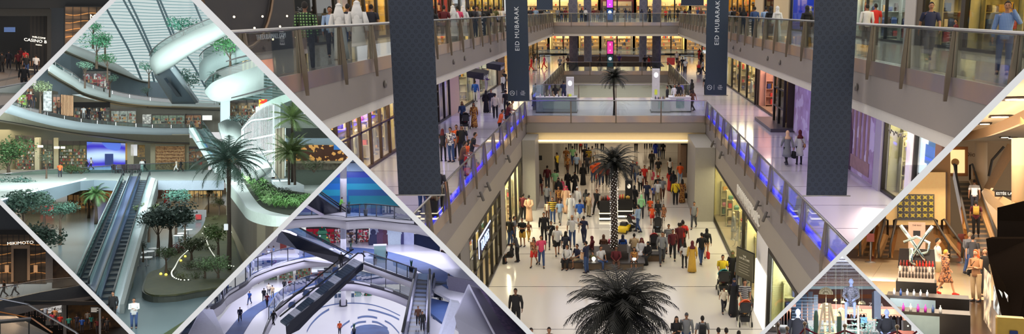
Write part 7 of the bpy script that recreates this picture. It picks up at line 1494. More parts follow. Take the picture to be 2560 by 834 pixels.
quad('bridge_edge',[(1120,690,84),(1200,706,80),(1200,740,80),(1122,724,84)],mat((96,92,116),.5),'grey purple ledge behind the tilted board','ledge');quad('blue_pool',[(1122,738,96),(1160,745,94),(1156,760,94),(1122,754,96)],mat((24,60,100),.2),'dark blue floor patch behind the rear escalator','floor patch',(0,0,-.3));quad('blue_walkway',[(1076,744,96),(1130,756,92),(1112,810,84),(1070,776,90)],BF,'blue walkway with one dark figure, far lower right','walkway',(0,0,-.3));quad('white_walkway',[(1066,786,90),(1108,812,84),(1096,850,80),(1050,850,84)],WF,'white walkway with a pink sign, bottom right','walkway',(0,0,-.3))
quad('dark_corner',[(440,850,60),(500,768,66),(514,778,66),(470,850,60)],G_((14,40,60),(90,110,150),.6,.1),'dark glazed corner at the lower left of the round hall','window')
quad('pale_slab',[(500,776,64),(530,776,66),(562,850,58),(462,850,58)],mat((150,150,172),.5),'pale purple slab at the lower left of the round hall','wall')
# planters and people
for x,y,z,s_,lab in((914,538,ZT,.62,'on the top level'),(872,533,ZT,.62,'beside the guard on the top level'),(877,628,Z2_,.62,'left of the second level railing'),(938,660,Z2_,.68,'middle of the second level railing'),(1028,682,Z2_,.8,'right end of the second level railing'),(885,834,0,1.0,'at the bottom of the ground floor')):
    t=thing('potted_plant','spiky plant in tall dark pot '+lab,'plant',CUR.at(x,y,z));MB().lathe([(.28*s_,0),(.42*s_,1.1*s_),(.36*s_,1.1*s_)],n=14).build('pot',mat((34,40,58),.4),t,True);m=MB()
    for k_ in range(16):a_=k_*2.4;e_=.1+.35*(k_%4)/3;d=Vector((math.cos(a_)*e_,math.sin(a_)*e_,1)).normalized()*s_*1.3;sd=Vector((-math.sin(a_),math.cos(a_),0))*.11*s_;b0=Vector((0,0,1.05*s_));m.add([tuple(b0-sd),tuple(b0+sd),tuple(b0+d)],[(0,1,2)])
    m.build('leaves',mat((40,90,60),.5,var=.3),t)
def PP(x,y,z,c,b='dark',**k):k.setdefault('garb',TS);k.setdefault('h',2.0);return person(x,y,c,b,z=z,hands=False,**k)
PP(851,530,ZT,'lime','black',garb=JK,rz=-60,pose='rail',where='in the high visibility vest at the top railing',h=1.75);PP(964,654,Z2_,'black','dark',extra=('handbag',),ecol='gold',kind='woman',hair='long',garb=JK,where='by the white stand, second level',h=1.8,rz=180)
for x,y,z,c,b,r in((672,648,Z2_,'white','dark',0),(684,647,Z2_,'lightblue','navy',90),(624,760,Z3,'blue','denim',160),(600,803,Z3,'navy','black',180),(660,752,Z3,'black','black',0),(668,766,Z3,'maroon','black',20),(672,738,Z3,'cream','dark',0),(681,744,Z3,'beige','khaki',0),(711,728,Z3,'black','black',0),(725,728,Z3,'maroon','navy',0),(741,712,Z3,'navy','navy',-60),(684,812,Z3,'black','black',40),(1085,800,Z3,'red','denim',0),(1100,766,Z3,'black','black',0)):PP(x,y,z,c,b,rz=r,pose='walk',garb=JK if c in('navy','black')else TS,where='on the third level' if z==Z3 else 'by the blue counter, second level',h=2.3 if z==Z3 else 1.9)
for x,y,D,c in((853,666,110,'black'),(1045,812,80,'brown'),(1056,826,78,'black')):q=A(x,y,D);person(0,0,c,'dark',loc=q,z=q.z,garb=JK,hands=False,where='riding the '+('central escalator' if x<900 else 'right hand escalator'),h=1.9,rz=0 if x<900 else 180)
q=CUR.at(849,834,0);person(0,0,'orange','dark',loc=q,z=0,garb=JK,hands=False,where='near the centre of the ground floor',h=2.6)
t=thing('glass_stand','white and green glass stand behind the second level railing','stand',CUR.at(950,656,Z2_));MB().box(-.8,.8,0,.4,0,2.4).build('body',glass((190,225,220),.1,clear=.4),t);MB().box(-.9,.9,-.05,.45,2.4,2.6).build('cap',mat((225,225,230),emit=.3),t)
# ================================================================== WARM STORE at the right
WS=hall(2350,470,.8,4.2);use(WS,'warm');GROUPNAME='warm store'
for px,py,D,w_,d_,pw in((2450,330,34,6,10,900),(2380,470,44,10,5,700),(2330,520,30,5,5,420),(2480,560,24,4,4,120)):area(A(px,py,D),(w_,d_),pw*.85,(255,232,206),name='store_lamp')
area(A(2330,620,19),(4,3),260,(255,228,196),(R(96),0,0),'store_lamp')  # unseen front fill lamp added to brighten the store
area((1.6,30,4.62),(6,14),420,(255,232,205),(math.pi,0,0),'ceiling_fill_lamp')  # unseen upward lamp added only to lighten the ceiling
BG=mat((214,186,148),.6,var=.05,scale=.4);TN=mat((150,116,76),.6,var=.06);MB_=G_((226,196,140),(200,164,108),1.1,.2)
q0,q1,q2=CUR.at(2300,652,0).y,CUR.at(2300,740,0).y,10
S_('floor',MB().box(-8,12,q1,q0,-.2,0),pattern('grid',(212,192,156),(176,152,116),1.3,.15,.015),'cream marble floor of the warm store');S_('floor',MB().box(-8,12,q2,q1,-.2,0),pattern('grid',(52,38,26),(80,60,40),1.3,.15,.015),'dark brown tiled floor of the warm store');S_('floor',MB().box(-8,12,q0,60,-.2,0),mat((96,72,46),.3),'brown floor before the store escalators')
S_('ceiling',MB().box(-8,12,14,70,6.6,6.8),mat((240,222,192),.7,var=.04),'cream ceiling of the warm store')
for px,py in((2531,246),(2552,246),(2492,290),(2508,290),(2540,290),(2462,308),(2512,342),(2530,344)):
    q=CUR.at(px,py,6.58);t=thing('recessed_light','recessed ceiling light of the warm store','light',q,0,'recessed lights in the warm store');MB().box(-.28,.28,-.5,.5,-.03,.0).build('frame',mat((60,44,30)),t);MB().lathe([(.2,-.05),(.2,-.03)],n=12).build('lamp',mat((255,240,210),emit=6,var=0),t)
S_('trim',sheet([(2380,352,50),(2480,330,36),(2580,290,26)],[(2380,356,50),(2480,338,36),(2580,302,26)],.3),TN,'diagonal groove in the store ceiling')
S_('wall',ribbon([(2060,360,655,48),(2376,360,650,48)],.4,1),mat((176,136,88),.6,var=.05),'tan store wall carrying the yellow picture');S_('wall',ribbon([(2366,350,600,60),(2700,350,600,60)],.4,1),BG,'far cream wall behind the escalator')
t=thing('wall_picture','yellow and black patterned picture in a brown framed lit recess','picture')
ribbon([(2211,430,566,47.6),(2368,430,566,47.6)],.2,1).build('frame',mat((96,60,30),.4),t);ribbon([(2215,430,562,47.4),(2364,430,562,47.4)],.1,1).build('lit_field',mat((236,196,130),emit=.25),t);ribbon([(2243,485,550,47.2),(2336,485,550,47.2)],.1,1).build('picture',pattern('noise',(90,84,70),(50,46,40),1.2,.4,.1),t)
for i in range(6):
    for j in range(4):x,y=2251+i*15.4,493+j*15;c=A(x,y,47);m=MB().poly([c+Vector((.17*(1 if k_%2 else .4)*math.cos(k_*.785),0,.17*(1 if k_%2 else .4)*math.sin(k_*.785)))for k_ in range(8)],(0,.04,0));m.build('yellow_star',mat((186,168,40),.4),t)
t=thing('lit_niche','bright warm shop niche at the top of the escalator','niche');ribbon([(2368,366,440,58),(2420,366,440,58)],.3,1).build('frame',mat((140,84,40)),t);ribbon([(2376,374,432,57.8),(2412,374,432,57.8)],.2,1).build('lit_back',mat((255,226,160),emit=.9),t);MB().ball(tuple(A(2388,405,57.5)),(.25,.1,.25),8,6).build('ornament',mat((220,160,90)),t)
text('wall_sign','Dior',.45,mat((90,60,30)),A(2429,386,59.7),(1,0,0),(0,0,1),None,.02,label='small dark word on the far cream wall',cat='sign')
for x0,x1,y0,y1,D,lab in((2439,2467,356,472,52,'behind the escalator top'),(2531,2562,345,525,34,'beside the lit advertisement')):a_,b_=A((x0+x1)/2,y1,D),A((x0+x1)/2,y0,D);T_('round_column',MB().tube([a_,(a_.x,a_.y,b_.z)],(x1-x0)/2*D/2158,20),BG,'round cream column '+lab,'column',smooth=True)
quad('stair_flank',[(2460,470,48),(2480,476,46),(2542,372,46),(2520,358,48)],mat((196,160,116),.5),'cream slanting underside of the upper stair','stair',(0,.6,0));T_('stair_rail',MB().tube([A(2472,440,50),A(2480,400,50),A(2510,366,50)],.07,6),mat((50,44,36)),'dark handrail of the upper stair','handrail')
quad('curved_parapet',[(2462,470,40),(2485,478,38),(2545,510,33),(2570,520,30),(2570,565,30),(2500,585,34),(2478,540,38),(2455,480,41)],mat((200,166,120),.4),'cream curved parapet right of the escalator','parapet')
for x0,x1,y0,y1,D,s_,lab,sx,sz in((2487,2541,474,491,36,'ESTÉE LAUDER','long black sign with white letters',2490,.15),(2533,2575,522,537,27,'ESTÉE','short black sign over the advertisement',2540,.13)):
    t=thing('store_sign',lab,'sign');ribbon([(x0,y0,y1,D),(x1,y0+3,y1+2,D)],.15,1).build('board',mat((16,14,14)),t);text('lettering',s_,sz,mat((240,235,225),emit=.8),A(sx,(y0+y1)/2+1,D-.1),(1,0,0),(0,0,1),t,.01,'LEFT')
for x0,x1,y0,y1,c1,c2,lab in((2507,2527,525,584,(40,44,90),(90,90,150),'narrow dark blue advertisement'),(2532,2575,538,586,(60,170,220),(230,235,240),'bright blue and white advertisement screen')):panel('advertisement',x0,x1,y0,y1,27,pattern('noise',c1,c2,.9,.5,.1,emit=.7),lab+' right of the escalator','screen',.15)
def flight(L0,R0,L1_,R1_,n,label):
    t=thing('escalator',label,'escalator')
    for i in range(n):
        f=lambda P_,Q_,u:A(*[p_+(q_-p_)*u for p_,q_ in zip(P_,Q_)]);a_,b_,c_=i/n,(i+.4)/n,(i+1)/n
        MB().poly([f(L0,L1_,a_),f(R0,R1_,a_),f(R0,R1_,b_),f(L0,L1_,b_)],(0,0,-.05)).build('step',mat((130,100,60),.4),t);MB().poly([f(L0,L1_,b_),f(R0,R1_,b_),f(R0,R1_,c_),f(L0,L1_,c_)],(0,.05,0)).build('riser',mat((44,34,22),.5),t)
    for P_,Q_,sg in((L0,L1_,-1),(R0,R1_,1)):
        P5=[A(P_[0]+sg*3,P_[1]-2,P_[2]),A(P_[0]+sg*3,P_[1]-40,P_[2]),A(P_[0]+sg*9,P_[1]-42,P_[2]-.3),A(Q_[0]+sg*8,Q_[1]-34,Q_[2]),A(Q_[0]+sg*7,Q_[1],Q_[2])];MB().tube(P5,.06,6).build('handrail',mat((44,36,28)),t,True);MB().strip([A(P_[0]+sg*2,P_[1]-4,P_[2]),A(Q_[0]+sg*2,Q_[1]-4,Q_[2])],[A(P_[0]+sg*12,P_[1]-6,P_[2]),A(Q_[0]+sg*14,Q_[1],Q_[2])],(0,.1,0)).build('skirt_panel',mat((190,156,108),.4),t);MB().strip(P5[2:4],[A(P_[0]+sg*12,P_[1]-6,P_[2]),A(Q_[0]+sg*14,Q_[1],Q_[2])],(0,.03,0)).build('glass_side',glass((240,220,190),.08),t)
flight((2394,452,54),(2422,452,54),(2432,628,40),(2484,628,40),15,'escalator with dark steps rising to the lit niche');flight((2345,590,46),(2352,590,46),(2380,644,41),(2398,644,41),5,'small escalator end left of the walking person');flight((2222,590,46),(2232,590,46),(2204,644,41),(2218,644,41),5,'small escalator end left of the white board');flight((2180,560,46),(2188,560,46),(2158,640,41),(2170,640,41),6,'escalator end beside the left partition')
for x,lab in((2180,'left'),(2398,'right')):q=CUR.at(x,636,0);t=thing('fire_extinguisher','red fire extinguisher on the %s of the store'%lab,'extinguisher',q);MB().lathe([(.11,.0),(.12,.06),(.12,.62),(.05,.74),(.05,.8)],n=12).build('cylinder',mat((200,30,24),.3),t,True);MB().cbox((0,0,.84),(.16,.06,.07),.01).tube([(.05,0,.8),(.14,0,.6),(.13,0,.3)],.015,5).build('valve_hose',BLK,t)
for x,y in((2176,655),(2405,656)):q=CUR.at(x,y,0);t=thing('sign_stand','steel stand on a round foot near the %s extinguisher'%('left' if x<2300 else 'right'),'stand',q);MB().lathe([(.26,0),(.26,.03),(.04,.06),(.03,1.0)],n=14).build('post',STEEL,t,True);MB().box(-.18,.18,-.02,.02,1.0,1.4).build('plate',mat((120,50,36)),t)
t=thing('notice_board','tall white notice board with a black printed box','board',CUR.at(2292,660,0));MB().box(-.38,.38,0,.06,0,2.0).build('board',mat((225,190,165),.6),t);MB().box(-.16,.16,-.02,0,1.35,1.6).build('printed_box',mat((30,26,26)),t);text('heading','THE BAG',.1,mat((80,50,40)),(0,-.01,1.85),(1,0,0),(0,0,1),t,.003)
# make-up stand, chrome sculpture, counters
q=CUR.at(2290,762,0);t=thing('makeup_stand','black make-up stand with rows of testers in front of the white board','stand',q);MB().box(-.62,.62,0,.9,0,.75).build('base',mat((20,16,14),.3),t)
for k_ in range(3):MB().box(-.56,.56,.0+k_*.26,.26+k_*.26,.75,.86+k_*.16).build('lit_tier',mat((215,200,190),.3,emit=.05),t)
MB().poly([(-.6,.8,1.1),(.6,.8,1.1),(.55,.95,1.75),(-.55,.95,1.75)],(0,.06,0)).build('black_back',mat((26,16,14),.2),t)
for i in range(11):
    for k_,c in((0,(60,50,48)),(1,rr.choice([(220,215,210),(60,56,60)])),(2,rr.choice([(210,60,20),(190,30,30),(220,100,30),(120,30,20)]))):tag(MB().lathe([(.035,0),(.035,.12),(.02,.13),(.02,.2)],n=8).build('lipstick',mat(c,.3),None,True,(q.x-.5+i*.1,q.y+.12+k_*.26,.87+k_*.16)),'tester standing in the %s tier of the make-up stand'%('lower','middle','upper')[k_],'make-up','testers in the %s tier of the make-up stand'%('lower','middle','upper')[k_])
t=thing('chrome_sculpture','shiny chrome letter shaped sculpture above the make-up stand','sculpture',(q.x,q.y+.5,1.25));CR=mat((180,200,200),.1,1,var=0);a_=.028
for L_,r_ in(([(-.62,2.1),(-.3,1.5),(.1,.7),(.35,.2)],.055),([(.62,2.1),(.3,1.5),(-.05,.7),(-.3,.15)],.055),([(-.5,1.2),(0,1.5),(.5,1.2),(.45,.7),(0,.5)],.05),([(-.2,.9),(-.22,.2),(-.05,.0)],.07)):MB().tube([(x*.8,.05*i,z*.62)for i,(x,z)in enumerate(L_)],[(r_,.05)]*len(L_),8).build('chrome_bar',CR,t,True)
for x,y,w_,d_,h_,lab,lit in((2318,808,2.2,.8,.75,'black counter with lit glass bottle display',True),(2330,850,1.8,.7,.7,'rounded black counter at the lower edge',True)):
    q=CUR.at(x,y,0);t=thing('display_counter',lab,'counter',q);MB().box(-w_/2,w_/2,0,d_,0,h_).build('base',mat((22,18,16),.25),t);MB().box(-w_/2+.1,w_*.1,-.02,0,.15,h_-.08).build('lit_front',mat((120,140,146),emit=.12),t)
    for i in range(6):tag(MB().lathe([(.035,0),(.035,.11),(.012,.13),(.012,.18)],n=8).build('bottle',mat(rr.choice([(220,225,230),(200,60,200),(60,90,150)]),.2),None,True,(q.x-w_/2+.2+i*.18,q.y+.2,h_)),'small bottle on the '+cut(lab,11),'bottle','bottles on the '+lab)
t=thing('black_kiosk','large glossy black kiosk with lit product shelves at the right edge','kiosk');MB().poly([A(2465,596,24),A(2575,596,24),A(2600,860,19),A(2520,860,18),A(2470,640,24)],(.2,.8,0)).build('body',mat((14,11,10),.8,spec=0),t);MB().poly([A(2496,520,26),A(2575,500,26),A(2575,640,26),A(2496,640,26)],(0,.5,0)).build('upper_case',mat((12,10,10),.8,spec=0),t)
for x0,y0,x1,y1,c in((2460,668,2478,820,(200,180,150)),(2484,712,2506,790,(220,235,245)),(2500,718,2520,770,(230,235,240))):MB().poly([A(x0,y0,22),A(x1,y0+20,21),A(x1,y1+10,20.5),A(x0,y1-20,21.5)],(0,.1,0)).build('lit_shelf',pattern('noise',c,(60,50,44),3,.4,.1,emit=.7),t)
t=thing('gold_box_stand','gold and blue boxes on the kiosk at the lower right edge','stand',A(2525,834,17));MB().cbox((0,0,.1),(.5,.3,.45),.02).build('gold_box',mat((200,160,70),.3,.5),t);MB().cbox((.05,-.2,-.05),(.14,.06,.3),.01).build('blue_box',mat((40,60,120)),t)
def PW(x,y,*a_,**k):k.setdefault('skin','a');return person(x,y,*a_,face=True,where=k.pop('w','in the warm store'),**k)
PW(2344,718,'white','khaki',rz=-85,pose='phone',garb=TSH,h=1.85,w='beside the white notice board');PW(2364,738,'pat',hair='short',kind='woman',garb=DR,rz=-60,pose='walk',h=1.6,fixed='person in patterned dress and orange scarf with red shoes in the warm store',scol='red',hcol='gold');PW(2424,686,'grey','denim',garb=SJ,rz=-20,pose='walk',h=1.8,w='at the foot of the escalator',hcol='khaki');PW(2432,690,'darkgrey','denim',garb=TJ,rz=-10,h=1.7,w='at the foot of the escalator')
PW(2440,752,'tan','beige','long','woman',garb=('shirt','trousers'),rz=150,pose='cross',h=1.72,extra=('handbag',),hcol='orange',w='with a dark handbag by the kiosk');PW(2462,740,'black','dark','long','woman',garb=TS,rz=190,h=1.68,hcol='brown',w='by the kiosk')
for x,y,D,c,b,e in((2436,530,46,'white','dark',()),(2440,588,43,'maroon','black',('backpack',))):q=A(x,y,D);person(0,0,c,b,loc=q,z=q.z,garb=TS,rz=0,extra=e,ecol='gold',where='riding the escalator of the warm store',h=1.7)
# ================================================================== DISPLAY HALL with ladders, lower right
ST=hall(2105,760,-.8,1.45);use(ST,'store');GROUPNAME='display hall'
for px,py,D,w_,d_,pw in((2105,720,34,4,4,1000),(2110,770,24,4,3,130)):area(A(px,py,D),(w_,d_),pw,(232,236,255),(R(100),0,0),'hall_fill_lamp')  # unseen fill lamps aimed away along the hall
area(A(2105,760,60),(16,4),900,(255,225,205),(R(60),0,0),'hall_fill_lamp')
S_('floor',MB().box(-14,14,12,90,-.2,0),mat((150,160,176),.3),'pale floor of the display hall')
t=thing('slatted_ceiling','ceiling of long pale and dark slats over the display hall','ceiling')
for i in range(26):y=640+i*2.9;D=36+i*.9;MB().poly([A(2010,y,D),A(2200,y+(i%3)*.4,D),A(2200,y+1.5,D),A(2010,y+1.5,D)],(0,.5,0)).build('slat',mat(((235,236,240),(205,205,212),(70,64,70))[(i*7)%3],.5,emit=0),t)
panel('ceiling_backing',1990,2230,635,716,62,mat((150,148,154)),'grey backing behind the slats','ceiling')
for y0,y1,c,e,lab in((714,722,(190,224,232),.3,'cyan strip under the slats'),(722,735,(150,120,112),0,'brown pink band'),(735,745,(150,90,50),.15,'orange lit band'),(745,772,(134,110,104),0,'brown pink sign band'),(772,800,(220,160,140),.25,'pink lit shop line')):panel('facade_band',1900,2330,y0,y1,60,G_(c,tuple(int(v*.8)for v in c),.8,.2,e),lab+' of the far shops in the display hall','facade')
text('shop_letters','ZARA',.36,mat((235,235,235),emit=.6),A(2172,761,59.6),(1,0,0),(0,0,1),None,.03,'LEFT',1.1,label='white shop letters behind the grey column',cat='sign')
panel('grey_column',2185,2202,726,797,42,mat((112,122,136),.5),'tall grey column right of the ladders','column',1.0);panel('dark_strip',2180,2185,730,797,43,mat((40,40,50)),'dark strip beside the grey column','strip')
t=thing('glass_lift','dark teal glass lift tower behind the left mannequin','lift')
for x0,x1,y0,y1,c in((1978,1990,768,800,(30,50,66)),(1990,2004,745,800,(40,90,120)),(2006,2018,735,800,(24,50,70)),(2020,2032,728,800,(26,40,54)),(2034,2045,736,800,(60,90,104))):ribbon([(x0,y0,y1,44),(x1,y0,y1,44)],.6,1).build('glass_panel',mat(c,.15),t)
for i in range(7):ribbon([(1980,742+i*8,744+i*8,43.6),(2045,742+i*8,744+i*8,43.6)],.1,1).build('cross_bar',mat((110,140,160),.3),t)
for i,(x,y,r)in enumerate(((2065,735,.5),(2065,772,.45),(2108,757,.16),(2088,752,.14),(2155,760,.26),(2103,777,.26),(2148,777,.22),(2118,783,.2),(2090,790,.32))):
    q=A(x,y,30);r*=.5;t=thing('dome_lamp','wire dome pendant lamp over the display hall','pendant lamp',q);MB().lathe([(r,0),(r*.96,r*.35),(r*.7,r*.75),(r*.25,r*.98),(.02,r)],n=18).build('shade',pattern('grid',(190,176,160),(120,104,90),.06,.7,.02),t,True);MB().tube([(0,0,r),(0,0,4.2)],.004,5).build('cord',mat((200,200,200)),t)
def ladder(p0,p1,w0,w1,D,n,m_,t):
    for s in(-1,1):MB().tube([A(p0[0]+s*w0,p0[1],D),A(p1[0]+s*w1,p1[1],D-.2)],.035,6).build('rail',m_,t)
    for i in range(n):u=(i+.3)/n;x,y,w_=p0[0]+(p1[0]-p0[0])*u,p0[1]+(p1[1]-p0[1])*u,w0+(w1-w0)*u;MB().poly([A(x-w_,y,D-.2*u),A(x+w_,y,D-.2*u),A(x+w_,y+2.4,D-.2*u),A(x-w_,y+2.4,D-.2*u)],(0,.12,0)).build('rung',m_,t)
wd=mat((170,148,118),.5);t=thing('step_ladder','beige wooden step ladder standing open','ladder');ladder((2066,757),(2056,890),7,20,27,8,wd,t);ladder((2068,757),(2082,890),7,18,27.8,6,wd,t)
t=thing('straight_ladder','pale ladder carrying the seated mannequin','ladder');ladder((2130,764),(2130,890),15,17,26,9,mat((206,196,176),.5),t)
SK_=(150,164,204);q=A(2128,762,26.3);mannequin(Vector((q.x,q.y-.1,q.z-.42)),R(175),('floral2','white'),'pale blue mannequin in glittering top seated on the straight ladder',SK_,'sit',.95,True,None,('shirt',None));q=A(1995,771,25);mannequin(Vector((q.x,q.y,q.z-1.8)),R(180),('black','black'),'standing mannequin in long black coat, left of the ladders',(206,210,220),'stand',1.03,False,None,('coat',None));q=A(2217,772,25.5);mannequin(Vector((q.x,q.y,q.z-1.30)),R(170),('black','black'),'seated mannequin in short black dress, right of the grey column',SK_,'sit',1.0,True,None,('dress',None))
S_('floor',MB().cbox((1.2,29,.25),(9,5,.5),.05),mat((150,165,186),.5),'pale plinth under the ladders');BRS=mat((150,124,90),.3,.8);PT=[]
for x,y in((1945,815),(1968,824),(2012,812),(2112,818),(2243,820),(2300,812)):q=A(x,y,24);PT.append(q);t=thing('rope_stanchion','brass rope post '+{1945:'at the left end',1968:'second from the left end',2012:'right of the standing mannequin',2112:'left of the straight ladder',2243:'right of the seated mannequin',2300:'beside the right partition'}[x],'post',(q.x,q.y,0));MB().lathe([(.18,0),(.18,.03),(.03,.05),(.028,q.z)],n=12).ball((0,0,q.z+.05),.06,10,6).build('post',BRS,t,True)
for a_,b_ in zip(PT,PT[1:]):T_('red_rope',MB().tube([a_.lerp(b_,k_/8)-Vector((0,0,.08+.18*math.sin(math.pi*k_/8)))for k_ in range(9)],.025,6),mat((120,20,30),.8),'dark red rope hanging between brass posts','rope','dark red ropes')
for x,lab in((2040,'left of the step ladder'),(2098,'between the ladders')):q=CUR.at(x,832,0);t=thing('cactus','tall dark cactus '+lab,'cactus',(A(x,800,34).x,34,.4));MB().lathe([(.06,0),(.09,.2),(.10,1.0),(.06,1.2),(.01,1.25)],n=12).build('stem',pattern('stripes',(30,60,50),(18,40,36),.05,.8),t,True)
for x,r in((2068,.55),(2160,.75),(2025,.5),(2120,.5)):bush((A(x,800,35).x,35,.35),r,'dark green plant behind the ladders, %s'%{2068:'through the step ladder',2160:'left of the grey column',2025:'right of the standing mannequin',2120:'through the straight ladder'}[x],(40,66,52),260,1.1)
for x,lab in((1937,'left'),(2272,'right')):panel('dark_box',x-14,x+8 if x<2000 else x+6,800,826,30,mat((52,40,44)),'dark brown box with a white mark near the %s partition'%lab,'box',1.0);panel('white_mark',x-3,x,812,816,29.8,mat((230,230,230),emit=.3),'white mark on the %s brown box'%lab,'mark')
panel('screen',2152,2168,792,806,38,mat((60,110,150),emit=.3),'small blue screen right of the straight ladder','screen',.2)
for x,c in((2232,(60,40,40)),(1968,(80,70,74)),(2140,(120,40,40)),(2215,(40,40,50))):q=A(x,800,56);clothes((q.x,q.y,.6),0,1.3,'rail of clothes in the pink lit shops',[c,(200,190,190),(60,60,70)],6,1.1)
t=thing('armchair','brown leather armchair right of the seated mannequin','chair',(A(2250,800,36).x,36,0));MB().cbox((0,0,.4),(1.2,.8,.3),.05).build('seat',mat((130,70,46)),t);MB().cbox((0,.35,.75),(1.2,.2,.5),.05).build('backrest',mat((130,70,46)),t)
# ================================================================== DARK MALL, upper part
DH=hall(80,120,1.4,4.6);use(DH,'dark_high');GROUPNAME='dark mall, upper part'
area(A(60,60,84),(14,12),330,(255,214,170),name='mall_lamp');area(A(205,60,88),(4,5),240,(255,190,120),name='mall_lamp')
S_('floor',MB().box(-30,30,40,130,-.3,0),pattern('grid',(92,76,60),(60,50,40),1.6,.35,.05,ratio=.5),'brown tiled floor of the dark mall')
S_('wall',ribbon([(-30,-20,200,112),(330,-20,200,112)],.3,1),mat((20,17,15),.7),'very dark back wall of the dark mall');S_('column',ribbon([(127,-20,152,96),(160,-20,130,96)],2,1),mat((62,66,72),.6),'wide grey column between the two dark shops')
panel('header',-20,128,22,40,95,mat((56,54,50),.6),'grey door head of the dark shop','frame');panel('door_post',118,128,30,166,95,mat((52,50,46),.6),'grey door post beside the sign','frame');panel('ribbed_wall',75,118,36,168,97,pattern('stripes',(38,30,24),(16,13,11),.3,.6),'ribbed dark wall carrying the white sign','wall');panel('ceiling_band',-20,290,-20,20,93,mat((16,16,18)),'dark band along the top','band')
for s_,y,z in(('WELCOME',94,.22),('CASINO BBN',103,.40),('casino',112,.2)):text('shop_letters',s_,z,mat((240,232,215),emit=2.2,var=0),A(97,y,96.4),(1,0,-.12),(0,0,1),None,.02,label='white lit letters on the ribbed dark wall, %s line'%{94:'top',103:'large middle',112:'bottom'}[y],cat='sign')
panel('wall_screen',10,38,68,80,108,mat((70,90,130),emit=.8),'small pale blue screen deep in the dark shop','screen')
def facade(x0,x1,y0,y1,D,nx,ny,lab,c=(120,92,64),e=.10):
    t=thing('panelled_facade',lab,'facade');ribbon([(x0,y0,y1,D),(x1,y0,y1,D)],.3,1).build('panels',pattern('wave',c,tuple(int(v*.62)for v in c),.35,.5,emit=e),t)
    for i in range(nx+1):x=x0+(x1-x0)*i/nx;ribbon([(x,y0,y1,D-.15),(x+1.6,y0,y1,D-.15)],.1,1).build('upright_bar',BLK,t)
    for i in range(ny+1):y=y0+(y1-y0)*i/ny;ribbon([(x0,y,y+1.4,D-.2),(x1,y,y+1.4,D-.2)],.1,1).build('cross_bar',BLK,t)
    for i in range(4):m=MB().tube([A(x0+(x1-x0)*k_/12,y0+(y1-y0)*(.2+.2*i)+3*math.sin(k_*.8+i),D-.1)for k_ in range(13)],.05,5);m.build('gold_line',mat((200,140,80),emit=.4),t)
    return t
facade(162,300,16,112,92,7,3,'gold lined panelled facade beside the partition, upper part');text('facade_letters','MIKIMOTO',.62,mat((240,230,210),emit=1.2,var=0),A(224,42,91.5),(1,0,0),(0,0,1),None,.03,'LEFT',label='cut white letters on the upper gold lined facade',cat='sign')
for x,y,c,b,g in((5,180,'black','black',TS),(45,176,'maroon','black',TS),(22,172,'dark','dark',SH),(64,168,'red','black',TS),(66,186,'black','denim',TJ),(90,186,'white','dark',TS),(118,160,'blue','dark',TS),(60,228,'black','black',SH),(52,160,'maroon','dark',TS)):person(x,y,c,b,garb=g,rz=rr.choice([0,30,180]),hands=False,where='on the brown tiles of the dark mall',h=1.8)
for k_,(y0,y1)in enumerate(((200,196),(262,249))):T_('dark_line',plate([(-20,202+k_*66),(200,160+k_*60),(200,164+k_*62),(-20,206+k_*68)],.02,.02),mat((14,13,12)),'dark line in the tiles, %s'%('nearer' if k_ else 'further'),'line')
t=thing('glass_railing','low glass railing crossing the lower left of the dark mall','railing');MB().tube([A(-20,222,64),A(120,196,68)],.05,6).build('handrail',STEEL,t,True);ribbon([(-20,224,258,64),(120,198,224,68)],.03,1).build('glass_pane',GLA,t)
S_('trim',ribbon([(-20,256,330,62),(120,238,300,66)],.3,1),mat((48,54,60),.5),'dark grey edge under the glass railing')
# ================================================================== DARK MALL, lower part
DL=hall(100,700,2.3,11.5);use(DL,'dark_low');GROUPNAME='dark mall, lower part'
area(A(60,640,96),(12,10),2000,(255,214,170),name='mall_lamp');area(A(150,745,92),(14,14),420,(255,214,180),name='mall_lamp');area(A(60,690,60),(6,4),420,(220,230,255),(R(80),0,0),'mall_lamp')
S_('wall',ribbon([(-20,500,578,106),(150,500,578,106)],.4,1),mat((66,72,80),.6),'grey band above the jewellery shop');panel('dark_canopy',-20,140,574,586,105,mat((12,12,13)),'black canopy line above the jewellery shop','canopy')
facade(-10,116,584,708,107,9,4,'gold lined panelled facade of the jewellery shop, lower part',(104,84,62),.06);text('shop_letters','MIKIMOTO',.46,mat((245,238,225),emit=1.3,var=0),A(51,607,106),(1,0,.03),(0,0,1),None,.03,label='white letters over the jewellery shop door',cat='sign')
t=thing('shop_doorway','pale stone doorway with dark open door, jewellery shop','doorway')
for x0,x1,y0,y1,c in((28,34,616,704,(150,130,110)),(68,75,613,700,(150,130,110)),(28,75,612,621,(150,130,110)),(34,68,621,702,(24,20,18))):ribbon([(x0,y0,y1,106-(c[0]>100)*.3),(x1,y0,y1,106-(c[0]>100)*.3)],.3,1).build('frame' if c[0]>100 else 'door_opening',mat(c),t)
panel('grey_pier',114,132,592,706,105,mat((84,86,92)),'grey pier right of the jewellery shop','column');panel('dark_shop',130,200,640,720,106,G_((26,22,20),(80,60,44),.6,.1),'dark shop beside the partition','shop')
for x in(12,84):panel('lit_niche',x,x+10,662,680,105.5,mat((190,150,110),emit=.4),'small lit jewellery niche %s of the doorway'%('left' if x<50 else 'right'),'niche')
S_('floor',plate([(-40,712),(80,700),(230,690),(260,712),(200,716),(60,742),(-40,762)],5.75,.3),pattern('grid',(150,130,104),(110,94,76),1.6,.3,.05),'beige tiled upper walkway of the dark mall')
t=thing('glass_railing','glass railing with steel discs along the beige walkway','railing');MB().tube([A(-20,722,84),A(100,700,88),A(210,690,92)],.05,6).build('handrail',STEEL,t,True);ribbon([(-20,724,756,84),(100,702,730,88),(210,692,712,92)],.03,1).build('glass_pane',glass((240,246,246),.03),t)
